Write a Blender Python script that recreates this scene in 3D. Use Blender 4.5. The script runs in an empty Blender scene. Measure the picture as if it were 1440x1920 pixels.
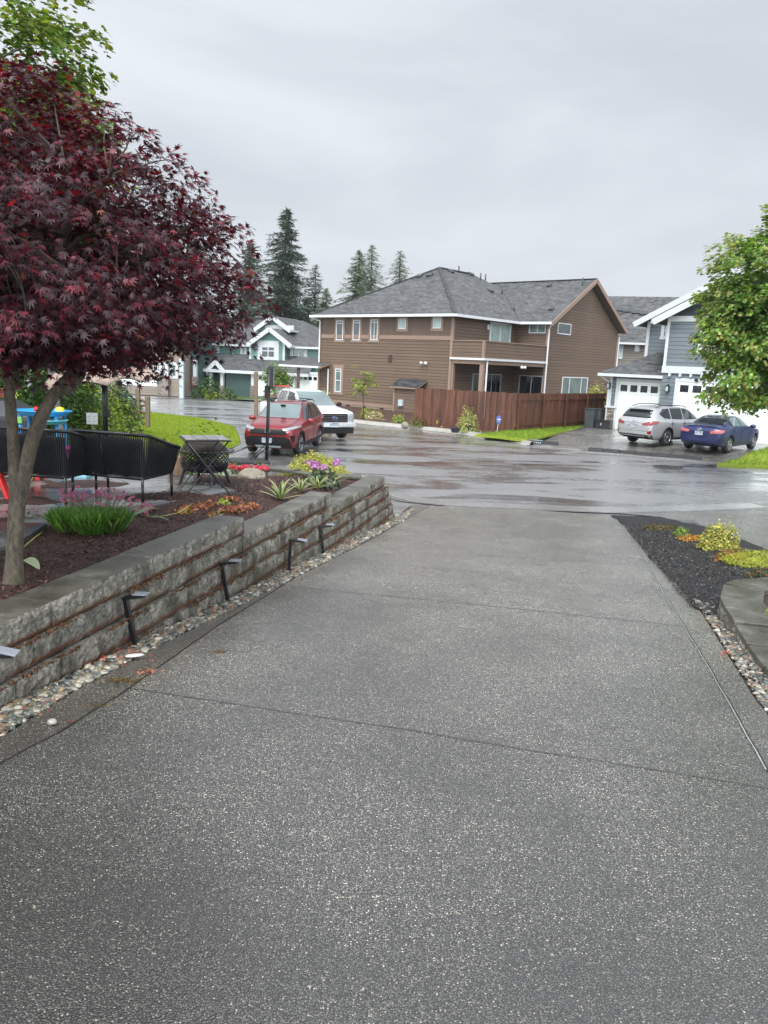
import bpy, bmesh, math, random
import numpy as np
from mathutils import Vector, Matrix, noise
from mathutils.bvhtree import BVHTree
PI = math.pi; R = math.radians
rnd = random.Random(7); NR = np.random.default_rng(7)
SC = bpy.context.scene
COL = SC.collection
# ------------------------------------------------------------------ camera
CZ = 3.2; FPX = 1441.0
_up = Vector((320.0, 7400.0, FPX)).normalized()
_fw = Vector((0, 0, -1)); _Y = (_fw - _up*_fw.dot(_up)).normalized(); _X = _Y.cross(_up)
CM = Matrix((_X, _Y, _up))                       # camera axes -> world
def ray(px, py):
    d = CM @ Vector((px-720, 960-py, -FPX)); return d/d.y
def at(px, py, z=0.0):
    d = ray(px, py); t = (z-CZ)/d.z; return Vector((d.x*t, t, z))
def atY(px, py, y):
    d = ray(px, py); return Vector((d.x*y, y, CZ+d.z*y))
cam = bpy.data.cameras.new('camera'); co = bpy.data.objects.new('camera', cam); COL.objects.link(co)
co.matrix_world = Matrix.Translation((0, 0, CZ)) @ CM.to_4x4()
cam.sensor_fit = 'VERTICAL'; cam.sensor_height = 36; cam.lens = 36*FPX/1920; cam.clip_end = 4000; cam.clip_start = .05
SC.camera = co
SC.view_settings.view_transform = 'Standard'; SC.view_settings.look = 'None'; SC.view_settings.gamma = 1
# ------------------------------------------------------------------ mesh helpers
def sstep(a, b, x):
    t = min(1, max(0, (x-a)/(b-a))); return t*t*(3-2*t)
class MB:
    def __init__(s): s.v = []; s.f = []; s.c = []; s.sm = []
    def add(s, vs, fs, col=None, smooth=False):
        o = len(s.v); s.v += [tuple(p) for p in vs]
        for f in fs: s.f.append(tuple(i+o for i in f)); s.c.append(col); s.sm.append(smooth)
        return s
    def box(s, c, d, rz=0, M=None, col=None):
        vs = []
        for z in (-.5, .5):
            for x, y in ((-.5, -.5), (.5, -.5), (.5, .5), (-.5, .5)): vs.append(Vector((x*d[0], y*d[1], z*d[2])))
        T = Matrix.Translation(c) @ (M.to_4x4() if M else Matrix.Rotation(rz, 4, 'Z'))
        return s.add([T @ v for v in vs], [(0,3,2,1),(4,5,6,7),(0,1,5,4),(1,2,6,5),(2,3,7,6),(3,0,4,7)], col)
    def bar(s, a, b, w, h=None, up=Vector((0,0,1)), col=None):
        a = Vector(a); b = Vector(b); h = h or w; d = b-a; L = d.length; x = d/L
        y = up.cross(x)
        if y.length < 1e-3: y = Vector((0,1,0)).cross(x)
        if y.length < 1e-3: y = Vector((1,0,0)).cross(x)
        y.normalize(); z = x.cross(y)
        return s.box((a+b)/2, (L, w, h), M=Matrix((x, y, z)).transposed(), col=col)
    def tube(s, pts, rads, n=8, col=None, cap=True, smooth=True):
        pts = [Vector(p) for p in pts]
        if not hasattr(rads, '__len__'): rads = [rads]*len(pts)
        vs = []; ref = None
        for i, p in enumerate(pts):
            d = (pts[min(i+1, len(pts)-1)]-pts[max(i-1, 0)]).normalized()
            if ref is None: ref = d.orthogonal().normalized()
            ref = (ref - d*ref.dot(d)).normalized(); o = d.cross(ref)
            for k in range(n):
                a = 2*PI*k/n; vs.append(p+(ref*math.cos(a)+o*math.sin(a))*rads[i])
        fs = []
        for i in range(len(pts)-1):
            for k in range(n): fs.append((i*n+k, i*n+(k+1) % n, (i+1)*n+(k+1) % n, (i+1)*n+k))
        if cap: fs += [tuple(range(n-1, -1, -1)), tuple((len(pts)-1)*n+k for k in range(n))]
        return s.add(vs, fs, col, smooth)
    def prism(s, poly, z0, z1, col=None):
        n = len(poly); ar = sum(poly[i][0]*poly[(i+1)%n][1]-poly[(i+1)%n][0]*poly[i][1] for i in range(n))
        if ar < 0: poly = poly[::-1]
        vs = [(p[0], p[1], z0) for p in poly]+[(p[0], p[1], z1) for p in poly]
        fs = [tuple(range(n-1, -1, -1)), tuple(range(n, 2*n))]+[(i, (i+1) % n, n+(i+1) % n, n+i) for i in range(n)]
        return s.add(vs, fs, col)
    def lathe(s, prof, c=(0,0,0), n=20, M=None, col=None, smooth=True):
        vs = []; c = Vector(c)
        for r, z in prof:
            for k in range(n):
                a = 2*PI*k/n; p = Vector((r*math.cos(a), r*math.sin(a), z)); vs.append((M @ p if M else p)+c)
        fs = [(i*n+k, i*n+(k+1) % n, (i+1)*n+(k+1) % n, (i+1)*n+k) for i in range(len(prof)-1) for k in range(n)]
        return s.add(vs, fs, col, smooth)
    def blob(s, c, r, seed=0, sub=2, amp=.2, fr=1.5, col=None, M=None):
        bm = bmesh.new(); bmesh.ops.create_icosphere(bm, subdivisions=sub, radius=1)
        vs = []
        for v in bm.verts:
            k = 1+amp*noise.noise(v.co*fr+Vector((seed*7.3, seed*3.1, 0)))*2
            p = Vector((v.co.x*r[0], v.co.y*r[1], v.co.z*r[2]))*k
            vs.append((M @ p if M else p)+Vector(c))
        fs = [tuple(v.index for v in f.verts) for f in bm.faces]; bm.free()
        return s.add(vs, fs, col, True)
    def build(s, name, mat, parent=None, bevel=0, loc=None):
        me = bpy.data.meshes.new(name); me.from_pydata(s.v, [], s.f); me.validate()
        o = bpy.data.objects.new(name, me); COL.objects.link(o)
        if isinstance(mat, (list, tuple)):
            for m in mat: me.materials.append(m)
        else: me.materials.append(mat)
        if len(me.polygons) == len(s.sm): me.polygons.foreach_set('use_smooth', s.sm)
        if len(me.polygons) == len(s.c) and any(c is not None for c in s.c):
            at_ = me.color_attributes.new('tint', 'FLOAT_COLOR', 'CORNER')
            arr = []
            for p, c in zip(me.polygons, s.c):
                c = c or (.5, .5, .5)
                arr += [c[0], c[1], c[2], 1]*p.loop_total
            at_.data.foreach_set('color', arr)
        uvs(me)
        if bevel:
            b = o.modifiers.new('bevel', 'BEVEL'); b.width = bevel; b.segments = 2; b.limit_method = 'ANGLE'
        if parent is not None: o.parent = parent
        if loc is not None: o.location = loc
        return o
def uvs(me):
    ul = me.uv_layers.new(name='UVMap'); nl = len(me.loops)
    vi = np.empty(nl, int); me.loops.foreach_get('vertex_index', vi)
    vc = np.empty(len(me.vertices)*3); me.vertices.foreach_get('co', vc); vc = vc.reshape(-1, 3)
    nf = len(me.polygons); nn = np.empty(nf*3); me.polygons.foreach_get('normal', nn); nn = nn.reshape(-1, 3)
    lt = np.empty(nf, int); me.polygons.foreach_get('loop_total', lt)
    N = np.repeat(nn, lt, axis=0)
    u = np.stack([-N[:,1], N[:,0], N[:,0]*0], 1); L = np.linalg.norm(u, axis=1); flat = L < .02
    u[flat] = (1,0,0); L[flat] = 1; u /= L[:,None]; v = np.cross(N, u); P = vc[vi]
    uv = np.stack([(P*u).sum(1), (P*v).sum(1)], 1); ul.data.foreach_set('uv', uv.ravel())
def tag(o, label=None, cat=None, group=None, kind=None):
    if label: o['label'] = label
    if cat: o['category'] = cat
    if group: o['group'] = group
    if kind: o['kind'] = kind
    return o
def thing(name, loc, label, cat, group=None, rz=0):
    o = bpy.data.objects.new(name, None); COL.objects.link(o); o.location = loc; o.rotation_euler = (0, 0, rz)
    o.empty_display_size = .2
    return tag(o, label, cat, group)
def kids(o): return [c for c in bpy.data.objects if c.parent == o]
def copy_tree(o, parent=None):
    c = o.copy(); COL.objects.link(c); c.parent = parent
    for k in kids(o): copy_tree(k, c)
    return c
def fastmesh(name, V, F, k, mat, tint=None, parent=None, smooth=False):
    """V (n,3), F (m,k) faces, tint (m,3)"""
    me = bpy.data.meshes.new(name); me.vertices.add(len(V)); me.vertices.foreach_set('co', np.asarray(V, dtype=np.float32).ravel())
    m = len(F); me.loops.add(m*k); me.loops.foreach_set('vertex_index', np.asarray(F, dtype=np.int32).ravel())
    me.polygons.add(m); me.polygons.foreach_set('loop_start', np.arange(0, m*k, k, dtype=np.int32))
    me.update(calc_edges=True)
    if smooth: me.polygons.foreach_set('use_smooth', np.ones(m, bool))
    if tint is not None:
        a = me.color_attributes.new('tint', 'FLOAT_COLOR', 'CORNER')
        c = np.repeat(np.concatenate([tint, np.ones((m, 1))], 1), k, axis=0); a.data.foreach_set('color', c.astype(np.float32).ravel())
    me.materials.append(mat); o = bpy.data.objects.new(name, me); COL.objects.link(o)
    if parent is not None: o.parent = parent
    return o
def sheet(name, poly, zf, mat, step=.5, kind='structure', cat=None, label=None, drop=0, col=None):
    """polygon cut into a grid, heights from zf(x,y); drop = skirt depth"""
    bm = bmesh.new(); f = bm.faces.new([bm.verts.new((p[0], p[1], 0)) for p in poly])
    if f.normal.z < 0 or sum(poly[i-1][0]*poly[i][1]-poly[i][0]*poly[i-1][1] for i in range(len(poly))) < 0: f.normal_flip()
    xs = [p[0] for p in poly]; ys = [p[1] for p in poly]
    for ax, lo, hi in ((0, min(xs), max(xs)), (1, min(ys), max(ys))):
        x = math.ceil(lo/step)*step
        while x < hi:
            no = (1,0,0) if ax == 0 else (0,1,0); c = (x,0,0) if ax == 0 else (0,x,0)
            bmesh.ops.bisect_plane(bm, geom=bm.verts[:]+bm.edges[:]+bm.faces[:], plane_co=c, plane_no=no); x += step
    for v in bm.verts: v.co.z = zf(v.co.x, v.co.y)
    if drop:
        es = [e for e in bm.edges if e.is_boundary]
        g = bmesh.ops.extrude_edge_only(bm, edges=es)['geom']
        for v in g:
            if isinstance(v, bmesh.types.BMVert): v.co.z -= drop
    bmesh.ops.recalc_face_normals(bm, faces=bm.faces[:]) if drop else None
    if drop:
        up = max(bm.faces, key=lambda q: abs(q.normal.z)*q.calc_area())
        if up.normal.z < 0: bmesh.ops.reverse_faces(bm, faces=bm.faces[:])
    me = bpy.data.meshes.new(name); bm.to_mesh(me); bm.free(); me.materials.append(mat); uvs(me)
    for p in me.polygons: p.use_smooth = abs(p.normal.z) > .7
    o = bpy.data.objects.new(name, me); COL.objects.link(o)
    if kind: o['kind'] = kind
    if cat: o['category'] = cat
    if label: o['label'] = label
    return o
def jag(poly, step=.3, amp=.05, fr=1.3):
    out = []
    for i in range(len(poly)):
        a = Vector(poly[i][:2]).to_3d(); b = Vector(poly[(i+1) % len(poly)][:2]).to_3d(); n = max(1, int((b-a).length/step)); d = (b-a).normalized(); pn = Vector((-d.y, d.x, 0))
        for k in range(n):
            p = a+(b-a)*(k/n); p += pn*amp*noise.noise(p*fr*3)*(1 if k else 0); out.append((p.x, p.y))
    return out
# ------------------------------------------------------------------ materials
class NT:
    def __init__(s, name):
        s.m = bpy.data.materials.new(name); s.m.use_nodes = True; s.t = s.m.node_tree; s.n = s.t.nodes; s.l = s.t.links
        s.n.clear(); s.out = s.n.new('ShaderNodeOutputMaterial'); s.p = s.n.new('ShaderNodeBsdfPrincipled'); s.l.new(s.p.outputs[0], s.out.inputs[0])
    def N(s, typ, ins=None, **kw):
        n = s.n.new('ShaderNode'+typ)
        for k, v in kw.items(): setattr(n, k, v)
        for k, v in (ins or {}).items(): s.set(n.inputs[k], v)
        return n
    def set(s, sock, v):
        if isinstance(v, bpy.types.NodeSocket): s.l.new(v, sock)
        elif isinstance(v, bpy.types.Node): s.l.new(v.outputs[0], sock)
        elif hasattr(v, '__len__') and len(v) == 3 and sock.type == 'RGBA': sock.default_value = (*v, 1)
        else: sock.default_value = v
    def P(s, **kw):
        names = dict(col='Base Color', rough='Roughness', metal='Metallic', spec='Specular IOR Level', coat='Coat Weight', coatr='Coat Roughness', nrm='Normal', trans='Transmission Weight', ior='IOR', alpha='Alpha', sheen='Sheen Weight')
        for k, v in kw.items(): s.set(s.p.inputs[names[k]], v)
        return s
    def co(s, uv=False, obj=False):
        t = s.N('TexCoord'); return t.outputs['UV'] if uv else t.outputs['Object']
    def noise(s, vec, scale, detail=3, rough=.5, dist=0):
        return s.N('TexNoise', {'Vector': vec, 'Scale': scale, 'Detail': detail, 'Roughness': rough, 'Distortion': dist}).outputs['Fac']
    def vor(s, vec, scale, out='Distance', feature='F1', rnd_=1):
        return s.N('TexVoronoi', {'Vector': vec, 'Scale': scale, 'Randomness': rnd_}, feature=feature).outputs[out]
    def ramp(s, fac, stops, interp='LINEAR'):
        r = s.N('ValToRGB', {'Fac': fac}); e = r.color_ramp.elements; r.color_ramp.interpolation = interp
        while len(e) < len(stops): e.new(.5)
        for i, (p, c) in enumerate(stops):
            e[i].position = p; e[i].color = (*c, 1) if hasattr(c, '__len__') else (c, c, c, 1)
        return r.outputs[0]
    def mix(s, fac, a, b, mode='MIX'):
        m = s.N('Mix', data_type='RGBA', blend_type=mode); s.set(m.inputs[0], fac); s.set(m.inputs[6], a); s.set(m.inputs[7], b); return m.outputs[2]
    def math(s, op, a, b=0, c=0, clamp=False):
        m = s.N('Math', operation=op, use_clamp=clamp); s.set(m.inputs[0], a); s.set(m.inputs[1], b); s.set(m.inputs[2], c); return m.outputs[0]
    def mr(s, v, a, b, c=0, d=1):
        return s.N('MapRange', {'Value': v, 'From Min': a, 'From Max': b, 'To Min': c, 'To Max': d}).outputs[0]
    def bump(s, h, strength=.3, dist=.01, nrm=None):
        b = s.N('Bump', {'Height': h, 'Strength': strength, 'Distance': dist})
        if nrm: s.set(b.inputs['Normal'], nrm)
        return b.outputs[0]
    def tint(s): return s.N('Attribute', attribute_name='tint').outputs['Color']
    def sep(s, v): return s.N('SeparateXYZ', {'Vector': v}).outputs
    def mp(s, v, scale=(1,1,1), rot=(0,0,0), loc=(0,0,0)):
        return s.N('Mapping', {'Vector': v, 'Scale': scale, 'Rotation': rot, 'Location': loc}).outputs[0]
def dim(c, k): return tuple(x*k for x in c)
def M_plain(name, col, rough=.5, metal=0, var=.25, vs=3, bump=0, bs=40, spec=.5, coat=0, streak=False):
    t = NT(name); c = t.co(); v = t.mp(c, (1,1,.2)) if streak else c
    n = t.noise(v, vs, 4); cc = t.mix(n, dim(col, 1-var), dim(col, 1+var))
    t.P(col=cc, rough=t.mr(t.noise(c, vs*2.3, 2), .3, .7, rough*.85, min(1, rough*1.15)), metal=metal, spec=spec, coat=coat)
    if bump: t.P(nrm=t.bump(t.noise(c, bs, 4), bump, .01))
    return t.m
def M_leaf(name, trans=.35, rough=.4, hue=None, spec=.5, transcol=1.6):
    t = NT(name); c = t.tint(); t.P(col=c, rough=rough, spec=spec)
    tr = t.N('BsdfTranslucent', {'Color': t.mix(1.0, c, hue or (transcol, transcol, transcol*.6), 'MULTIPLY')})
    mx = t.N('MixShader', {0: trans, 1: t.p.outputs[0], 2: tr.outputs[0]}); t.l.new(mx.outputs[0], t.out.inputs[0])
    return t.m
def M_tint(name, rough=.5, bump=0, bs=60, metal=0, coat=0, var=.3, spec=.5):
    t = NT(name); c = t.co(); n = t.noise(c, bs*.5, 4)
    t.P(col=t.mix(1.0, t.tint(), t.mix(n, (1-var,)*3, (1+var,)*3), 'MULTIPLY'), rough=rough, metal=metal, coat=coat, spec=spec)
    if bump: t.P(nrm=t.bump(t.noise(c, bs, 4), bump, .01))
    return t.m
def M_siding(name, col, lap=.19, vertical=False, dark=.55):
    t = NT(name); uv = t.co(uv=True); x = t.sep(uv)
    q = t.math('FRACT', t.math('DIVIDE', x[0 if vertical else 1], lap)); row = t.math('FLOOR', t.math('DIVIDE', x[0 if vertical else 1], lap))
    rn = t.N('TexWhiteNoise', {'W': row}, noise_dimensions='1D').outputs[0]
    base = t.mix(rn, dim(col, .93), dim(col, 1.07)); st = t.noise(t.mp(uv, (1.5, .15, 1) if vertical else (.25, 6, 1)), 3, 4)
    base = t.mix(1.0, base, t.mix(st, (.86,)*3, (1.14,)*3), 'MULTIPLY')
    wd = t.noise(t.mp(uv, (.6,.35,1)), 1.0, 5); base = t.mix(1.0, base, t.mix(wd, (.8,.8,.8), (1.18,1.18,1.17)), 'MULTIPLY')
    if vertical: ln = t.math('LESS_THAN', t.math('ABSOLUTE', t.math('SUBTRACT', q, .5)), .12); h = ln; base = t.mix(t.math('MULTIPLY', ln, .15), base, dim(col, 1.25)); bs = .9
    else: h = t.math('SUBTRACT', 1, q); ln = t.math('LESS_THAN', q, .13); base = t.mix(t.math('MULTIPLY', ln, min(1, dark*1.5)), base, dim(col, .22)); bs = 1.0
    t.P(col=base, rough=.6, spec=.35, nrm=t.bump(h, bs, .02)); return t.m
def M_shingle(name, col=(.068,.070,.073)):
    t = NT(name); uv = t.co(uv=True)
    b = t.N('TexBrick', {'Vector': uv, 'Scale': 1, 'Mortar Size': .012, 'Mortar Smooth': .3, 'Brick Width': .3, 'Row Height': .145, 'Color1': dim(col, .6), 'Color2': dim(col, 1.5), 'Mortar': dim(col, .3)}, offset=.5, squash=1)
    v = t.vor(t.mp(uv, (3.3, 6.9, 1)), 1, 'Color'); bw = t.sep(v)[0]
    c = t.mix(.6, b.outputs[0], t.mix(bw, dim(col, .35), dim(col, 2.0))); ms = t.noise(uv, .35, 4)
    c = t.mix(1.0, c, t.mix(ms, (.8,.8,.8), (1.25,1.25,1.22)), 'MULTIPLY')
    q = t.math('FRACT', t.math('DIVIDE', t.sep(uv)[1], .145))
    h = t.math('ADD', t.math('SUBTRACT', 1, q), t.math('MULTIPLY', bw, .5))
    t.P(col=c, rough=t.mr(bw, 0, 1, .48, .75), spec=.4, nrm=t.bump(h, .9, .02)); return t.m
def M_glass(name, col=(.03,.045,.05), rough=.04):
    t = NT(name); n = t.noise(t.co(), 1.3, 2); t.P(col=t.mix(n, dim(col, .5), dim(col, 1.6)), rough=rough, spec=.9, coat=.3); return t.m
def M_concrete(name, col, wet=.3, rs=(.25, .6), agg=0, scale=1.0, joint=None, stain=(.7, 1.25), painted_sheen=None):
    t = NT(name); c = t.co(); big = t.noise(c, .55*scale, 5, .6); mid = t.noise(c, 4*scale, 4, .6)
    cc = t.mix(big, dim(col, stain[0]), dim(col, stain[1])); cc = t.mix(1.0, cc, t.mix(mid, (.8,)*3, (1.2,)*3), 'MULTIPLY')
    h = t.noise(c, 60, 4)
    if painted_sheen:   # wet sky sheen put into the colour: paler down the slope, patchy edge
        wy_ = t.math('ADD', t.sep(c)[1], t.math('MULTIPLY', t.math('SUBTRACT', t.noise(t.mp(c, (1,.6,1)), .7, 4), .5), 5)); cc = t.mix(t.mr(wy_, 2.4, 8.0), cc, t.mix(1.0, cc, (painted_sheen,)*3, 'MULTIPLY'))
    if agg:
        vc = t.vor(c, agg, 'Color'); vd = t.vor(c, agg, 'Distance'); pat_ = t.ramp(t.noise(t.mp(c, loc=(9,2,0)), .9, 5, .62), [(.36, .72), (.5, 1), (.66, 1.22)]); cc = t.mix(1.0, cc, pat_, 'MULTIPLY'); s = t.sep(vc)
        peb = t.ramp(s[0], [(0, (.20,.20,.21)), (.35, (.52,.52,.53)), (.65, (.95,.93,.89)), (.86, (1.5,1.45,1.32)), (.95, (2.4,2.3,1.95)), (1, (5.4,5.2,4.6))])
        cc = t.mix(1.0, cc, peb, 'MULTIPLY')
        big2 = t.vor(c, agg*.33, 'Color'); bd = t.vor(c, agg*.33, 'Distance'); sp = t.math('MULTIPLY', t.math('GREATER_THAN', t.sep(big2)[0], .975), t.math('LESS_THAN', bd, .28))
        cc = t.mix(sp, cc, t.mix(t.sep(big2)[1], (.62,.60,.54), (.42,.38,.26)))
        h = t.math('ADD', t.math('MULTIPLY', t.math('SUBTRACT', .6, vd), .9), t.math('MULTIPLY', t.math('MULTIPLY', t.math('SUBTRACT', s[1], .5), .5), 1))
        gap = t.ramp(vd, [(.36, 0), (.58, 1)]); cc = t.mix(gap, cc, dim(col, .38)); t.P(nrm=t.bump(h, 1.0, .006)); t.set(t.p.inputs['Coat Normal'], t.bump(h, .26, .0035)); t.p.inputs['Coat IOR'].default_value = 1.95
    else: t.P(nrm=t.bump(h, .35, .004))
    w = t.noise(t.mp(c, (1,1,1), loc=(3,7,1)), .8*scale, 4, .55)
    t.P(col=cc, rough=t.mr(w, .35, .65, rs[0], rs[1]), spec=.6, coat=t.math('SUBTRACT', 1, t.math('MULTIPLY', gap, .5)) if agg else 1, coatr=t.mr(w, .35, .65, .18, .30)); return t.m
# ------------------------------------------------------------------ world: overcast
w = bpy.data.worlds.new('World'); SC.world = w; w.use_nodes = True; nt = w.node_tree; nt.nodes.clear()
out = nt.nodes.new('ShaderNodeOutputWorld'); bg = nt.nodes.new('ShaderNodeBackground'); nt.links.new(bg.outputs[0], out.inputs[0])
sky = nt.nodes.new('ShaderNodeTexSky'); sky.sky_type = 'NISHITA'; sky.sun_disc = False
SUN_EL, SUN_AZ = R(58), R(200)
sky.sun_elevation = SUN_EL; sky.sun_rotation = SUN_AZ; sky.dust_density = 4; sky.air_density = 1
def wn(t, **k):
    n = nt.nodes.new('ShaderNode'+t)
    for a, b in k.items(): setattr(n, a, b)
    return n
tc = wn('TexCoord'); mp = wn('Mapping'); nt.links.new(tc.outputs['Generated'], mp.inputs[0]); mp.inputs['Scale'].default_value = (1.1, 1.0, 3.4); mp.inputs['Location'].default_value = (.3, .1, .9)
n1 = wn('TexNoise'); nt.links.new(mp.outputs[0], n1.inputs['Vector']); n1.inputs['Scale'].default_value = 1.5; n1.inputs['Detail'].default_value = 6; n1.inputs['Roughness'].default_value = .5; n1.inputs['Distortion'].default_value = .35
rp = wn('ValToRGB'); nt.links.new(n1.outputs['Fac'], rp.inputs[0]); e = rp.color_ramp.elements
rp.color_ramp.interpolation = 'EASE'; e[0].position = .32; e[0].color = (3.0, 3.18, 3.45, 1); e[1].position = .68; e[1].color = (4.0, 4.2, 4.48, 1)
# brighter overhead than near the horizon, as an overcast sky is
sx = wn('SeparateXYZ'); nt.links.new(tc.outputs['Generated'], sx.inputs[0]); mrg = wn('MapRange'); nt.links.new(sx.outputs[2], mrg.inputs[0])
for k, v in ((1, .36), (2, .85), (3, 1.0), (4, 1.25)): mrg.inputs[k].default_value = v
ms_ = wn('MapRange'); nt.links.new(sx.outputs[1], ms_.inputs[0])
for k, v in ((1, .15), (2, -.6), (3, 1.0), (4, 3.3)): ms_.inputs[k].default_value = v
mm_ = wn('Math', operation='MULTIPLY'); nt.links.new(mrg.outputs[0], mm_.inputs[0]); nt.links.new(ms_.outputs[0], mm_.inputs[1])
sc_ = wn('VectorMath', operation='SCALE'); nt.links.new(rp.outputs[0], sc_.inputs[0]); nt.links.new(mm_.outputs[0], sc_.inputs['Scale'])
mx = wn('Mix', data_type='RGBA'); mx.inputs[0].default_value = .96; nt.links.new(sky.outputs[0], mx.inputs[6]); nt.links.new(sc_.outputs[0], mx.inputs[7])
nt.links.new(mx.outputs[2], bg.inputs[0]); bg.inputs[1].default_value = .1
sun = bpy.data.lights.new('sun', 'SUN'); sun.energy = 1.5; sun.angle = R(28); sun.color = (1, .97, .93)
so = bpy.data.objects.new('sun', sun); COL.objects.link(so); so.location = (0, 0, 40)
sd = Vector((math.sin(SUN_AZ)*math.cos(SUN_EL), math.cos(SUN_AZ)*math.cos(SUN_EL), math.sin(SUN_EL)))
so.rotation_euler = sd.to_track_quat('Z', 'Y').to_euler()
SC.view_settings.exposure = 1.1
# ------------------------------------------------------------------ shared materials
def M_street():
    t = NT('wet_asphalt'); c = t.co()
    big = t.noise(t.mp(c, (.20, .62, 1)), 1.0, 6, .62, .8); fine = t.noise(c, 90, 3); mid = t.noise(t.mp(c, (.5, 1.3, 1)), 1.2, 4, .6)
    pud = t.ramp(t.math('ADD', t.math('MULTIPLY', big, .72), t.math('MULTIPLY', mid, .28)), [(.46, 0), (.56, .6), (.67, 1)])
    cc = t.mix(mid, (.10,.101,.103), (.17,.169,.167)); cc = t.mix(pud, cc, (.03, .029, .029))
    lp = t.vor(c, 70, 'Color'); cc = t.mix(1.0, cc, t.mix(t.sep(lp)[0], (.6,)*3, (1.5,)*3), 'MULTIPLY')
    rough = t.mr(pud, 0, 1, .42, .05)
    hh = t.math('MULTIPLY', fine, t.mr(pud, 0, 1, 1, .06)); wav = t.noise(t.mp(c, (1, 1.6, 1)), 2.2, 3)
    nr = t.bump(wav, .10, .02); nr = t.bump(hh, .4, .006, nr)
    t.p.inputs['Coat IOR'].default_value = 2.5; t.P(col=cc, rough=rough, spec=.8, nrm=nr, coat=1, coatr=t.mr(pud, 0, 1, .36, .05)); return t.m
mt_street = M_street()
mt_drive = M_concrete('exposed_aggregate', (.078,.076,.069), rs=(.3, .5), agg=135, painted_sheen=5.0, stain=(.62, 1.3))
mt_drive_dark = M_concrete('aggregate_border', (.080,.076,.065), rs=(.3, .5), agg=130, painted_sheen=3.0, stain=(.55, 1.25))
mt_conc = M_concrete('wet_concrete', (.25,.245,.235), rs=(.2, .5), agg=60)
mt_curb = M_concrete('curb_concrete', (.33,.315,.285), rs=(.3, .6))
mt_joint = M_plain('joint_filler', (.028,.027,.025), .25, var=.5, vs=12)
mt_joint2 = M_plain('joint_grey', (.060,.057,.052), .3, var=.7, vs=5)  # dark grey of the control joint strips
mt_joint_light = M_plain('joint_sealant', (.30,.31,.32), .25, var=.5, vs=9)
mt_dirt = M_plain('soil', (.035,.022,.015), .9, var=.5, vs=8, bump=.8)
def M_mulch(name, a, b, c3):
    t = NT(name); c = t.co(); v = t.vor(t.mp(c, (1, 1, 1)), 55, 'Color'); d = t.vor(c, 55, 'Distance'); n = t.noise(c, 3, 4)
    cc = t.ramp(t.sep(v)[0], [(0, a), (.6, b), (1, c3)]); cc = t.mix(1.0, cc, t.mix(n, (.6,)*3, (1.4,)*3), 'MULTIPLY')
    t.P(col=cc, rough=.65, spec=.4, nrm=t.bump(d, .9, .015)); return t.m
mt_mulch = M_mulch('red_bark_mulch', (.014,.007,.006), (.038,.015,.012), (.09,.045,.036))
mt_mulch_dark = M_mulch('black_compost', (.004,.004,.005), (.011,.010,.011), (.03,.029,.029))
mt_mulch_brown = M_mulch('brown_bark', (.030,.014,.010), (.07,.032,.022), (.12,.07,.05))
def M_lawn():
    t = NT('lawn_grass'); c = t.co(); n = t.noise(c, .9, 5, .6); f = t.noise(c, 35, 3); g = t.noise(t.mp(c, (1, .4, 1)), 8, 3)
    cc = t.mix(n, (.14,.20,.018), (.28,.34,.035)); cc = t.mix(1.0, cc, t.mix(g, (.75,)*3, (1.3,)*3), 'MULTIPLY')
    t.P(col=cc, rough=.75, spec=.25, nrm=t.bump(f, 1, .03)); return t.m
mt_lawn = M_lawn()
mt_blade = M_leaf('grass_blades', .4, .55, transcol=1.5, spec=.2)
mt_pebble = M_tint('river_pebble', .28, .15, 80, var=.25, spec=.6)
mt_mblade = M_tint('bark_chips', .6, .3, 80)
mt_black = M_plain('black_metal', (.010,.010,.012), .28, var=.4)
mt_blackp = M_plain('black_plastic', (.018,.018,.02), .45, var=.3)
mt_darkgrey = M_plain('dark_grey_plastic', (.05,.055,.06), .45)
mt_white = M_plain('white_trim', (.62,.64,.66), .45, var=.06)
mt_galv = M_plain('pale_painted_post', (.42,.50,.53), .5, var=.1)
# ------------------------------------------------------------------ ground, street, lots
def gz(x, y): return -1.45*sstep(38, 95, y)
GRD = M_plain('ground_soil_grass', (.05,.075,.03), .8, var=.4, vs=.2)
g = MB(); g.add([(-600,-200,-2.2),(600,-200,-2.2),(600,1000,-2.2),(-600,1000,-2.2)], [(0,1,2,3)]); o = g.build('ground', GRD); tag(o, kind='structure')
sheet('street', [(-60, 12.5), (45, 12.5), (45, 110), (-60, 110)], gz, mt_street, 3)
# driveway (slopes down to the street), borders either side, ruled by its two joints
S = 1.32/17.3
def dz(x, y): return max(-.01, 1.32-S*y) if y < 17 else .022
JL = [(-3.1, -1.5), (-2.62, .9), (-1.97, 3.72), (-1.83, 4.12), (-1.71, 4.75), (-1.46, 6.44), (-.99, 8.9), (-.15, 12.12), (.62, 15.6), (1.02, 17.3)]
JR = [(1.05, -1.5), (1.55, .9), (2.25, 4.03), (2.72, 5.97), (3.3, 8.5), (3.79, 10.59), (4.51, 13.79), (5.19, 17.05)]
EL = [(-3.55, -1.5), (-3.0, .9), (-2.14, 3.95), (-2.01, 4.87), (-1.73, 6.06), (-1.23, 7.98), (-.57, 10.5), (.21, 13.86), (.42, 15.2), (.62, 17.4)]
ER = [(1.45, -1.5), (1.95, .9), (2.75, 5.24), (3.5, 8.11), (3.96, 10.35), (4.74, 14.19), (5.35, 17.0)]
SEAM = [at(735,934), at(770,943), at(850,951), at(1000,958), at(1160,964), at(1300,960), at(1440,954)]
SEAM = [(p.x, p.y) for p in SEAM]
mid = [p for p in SEAM if 1.1 < p[0] < 5.2]
sheet('driveway', JL+mid+JR[::-1], dz, mt_drive, .4)
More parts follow.
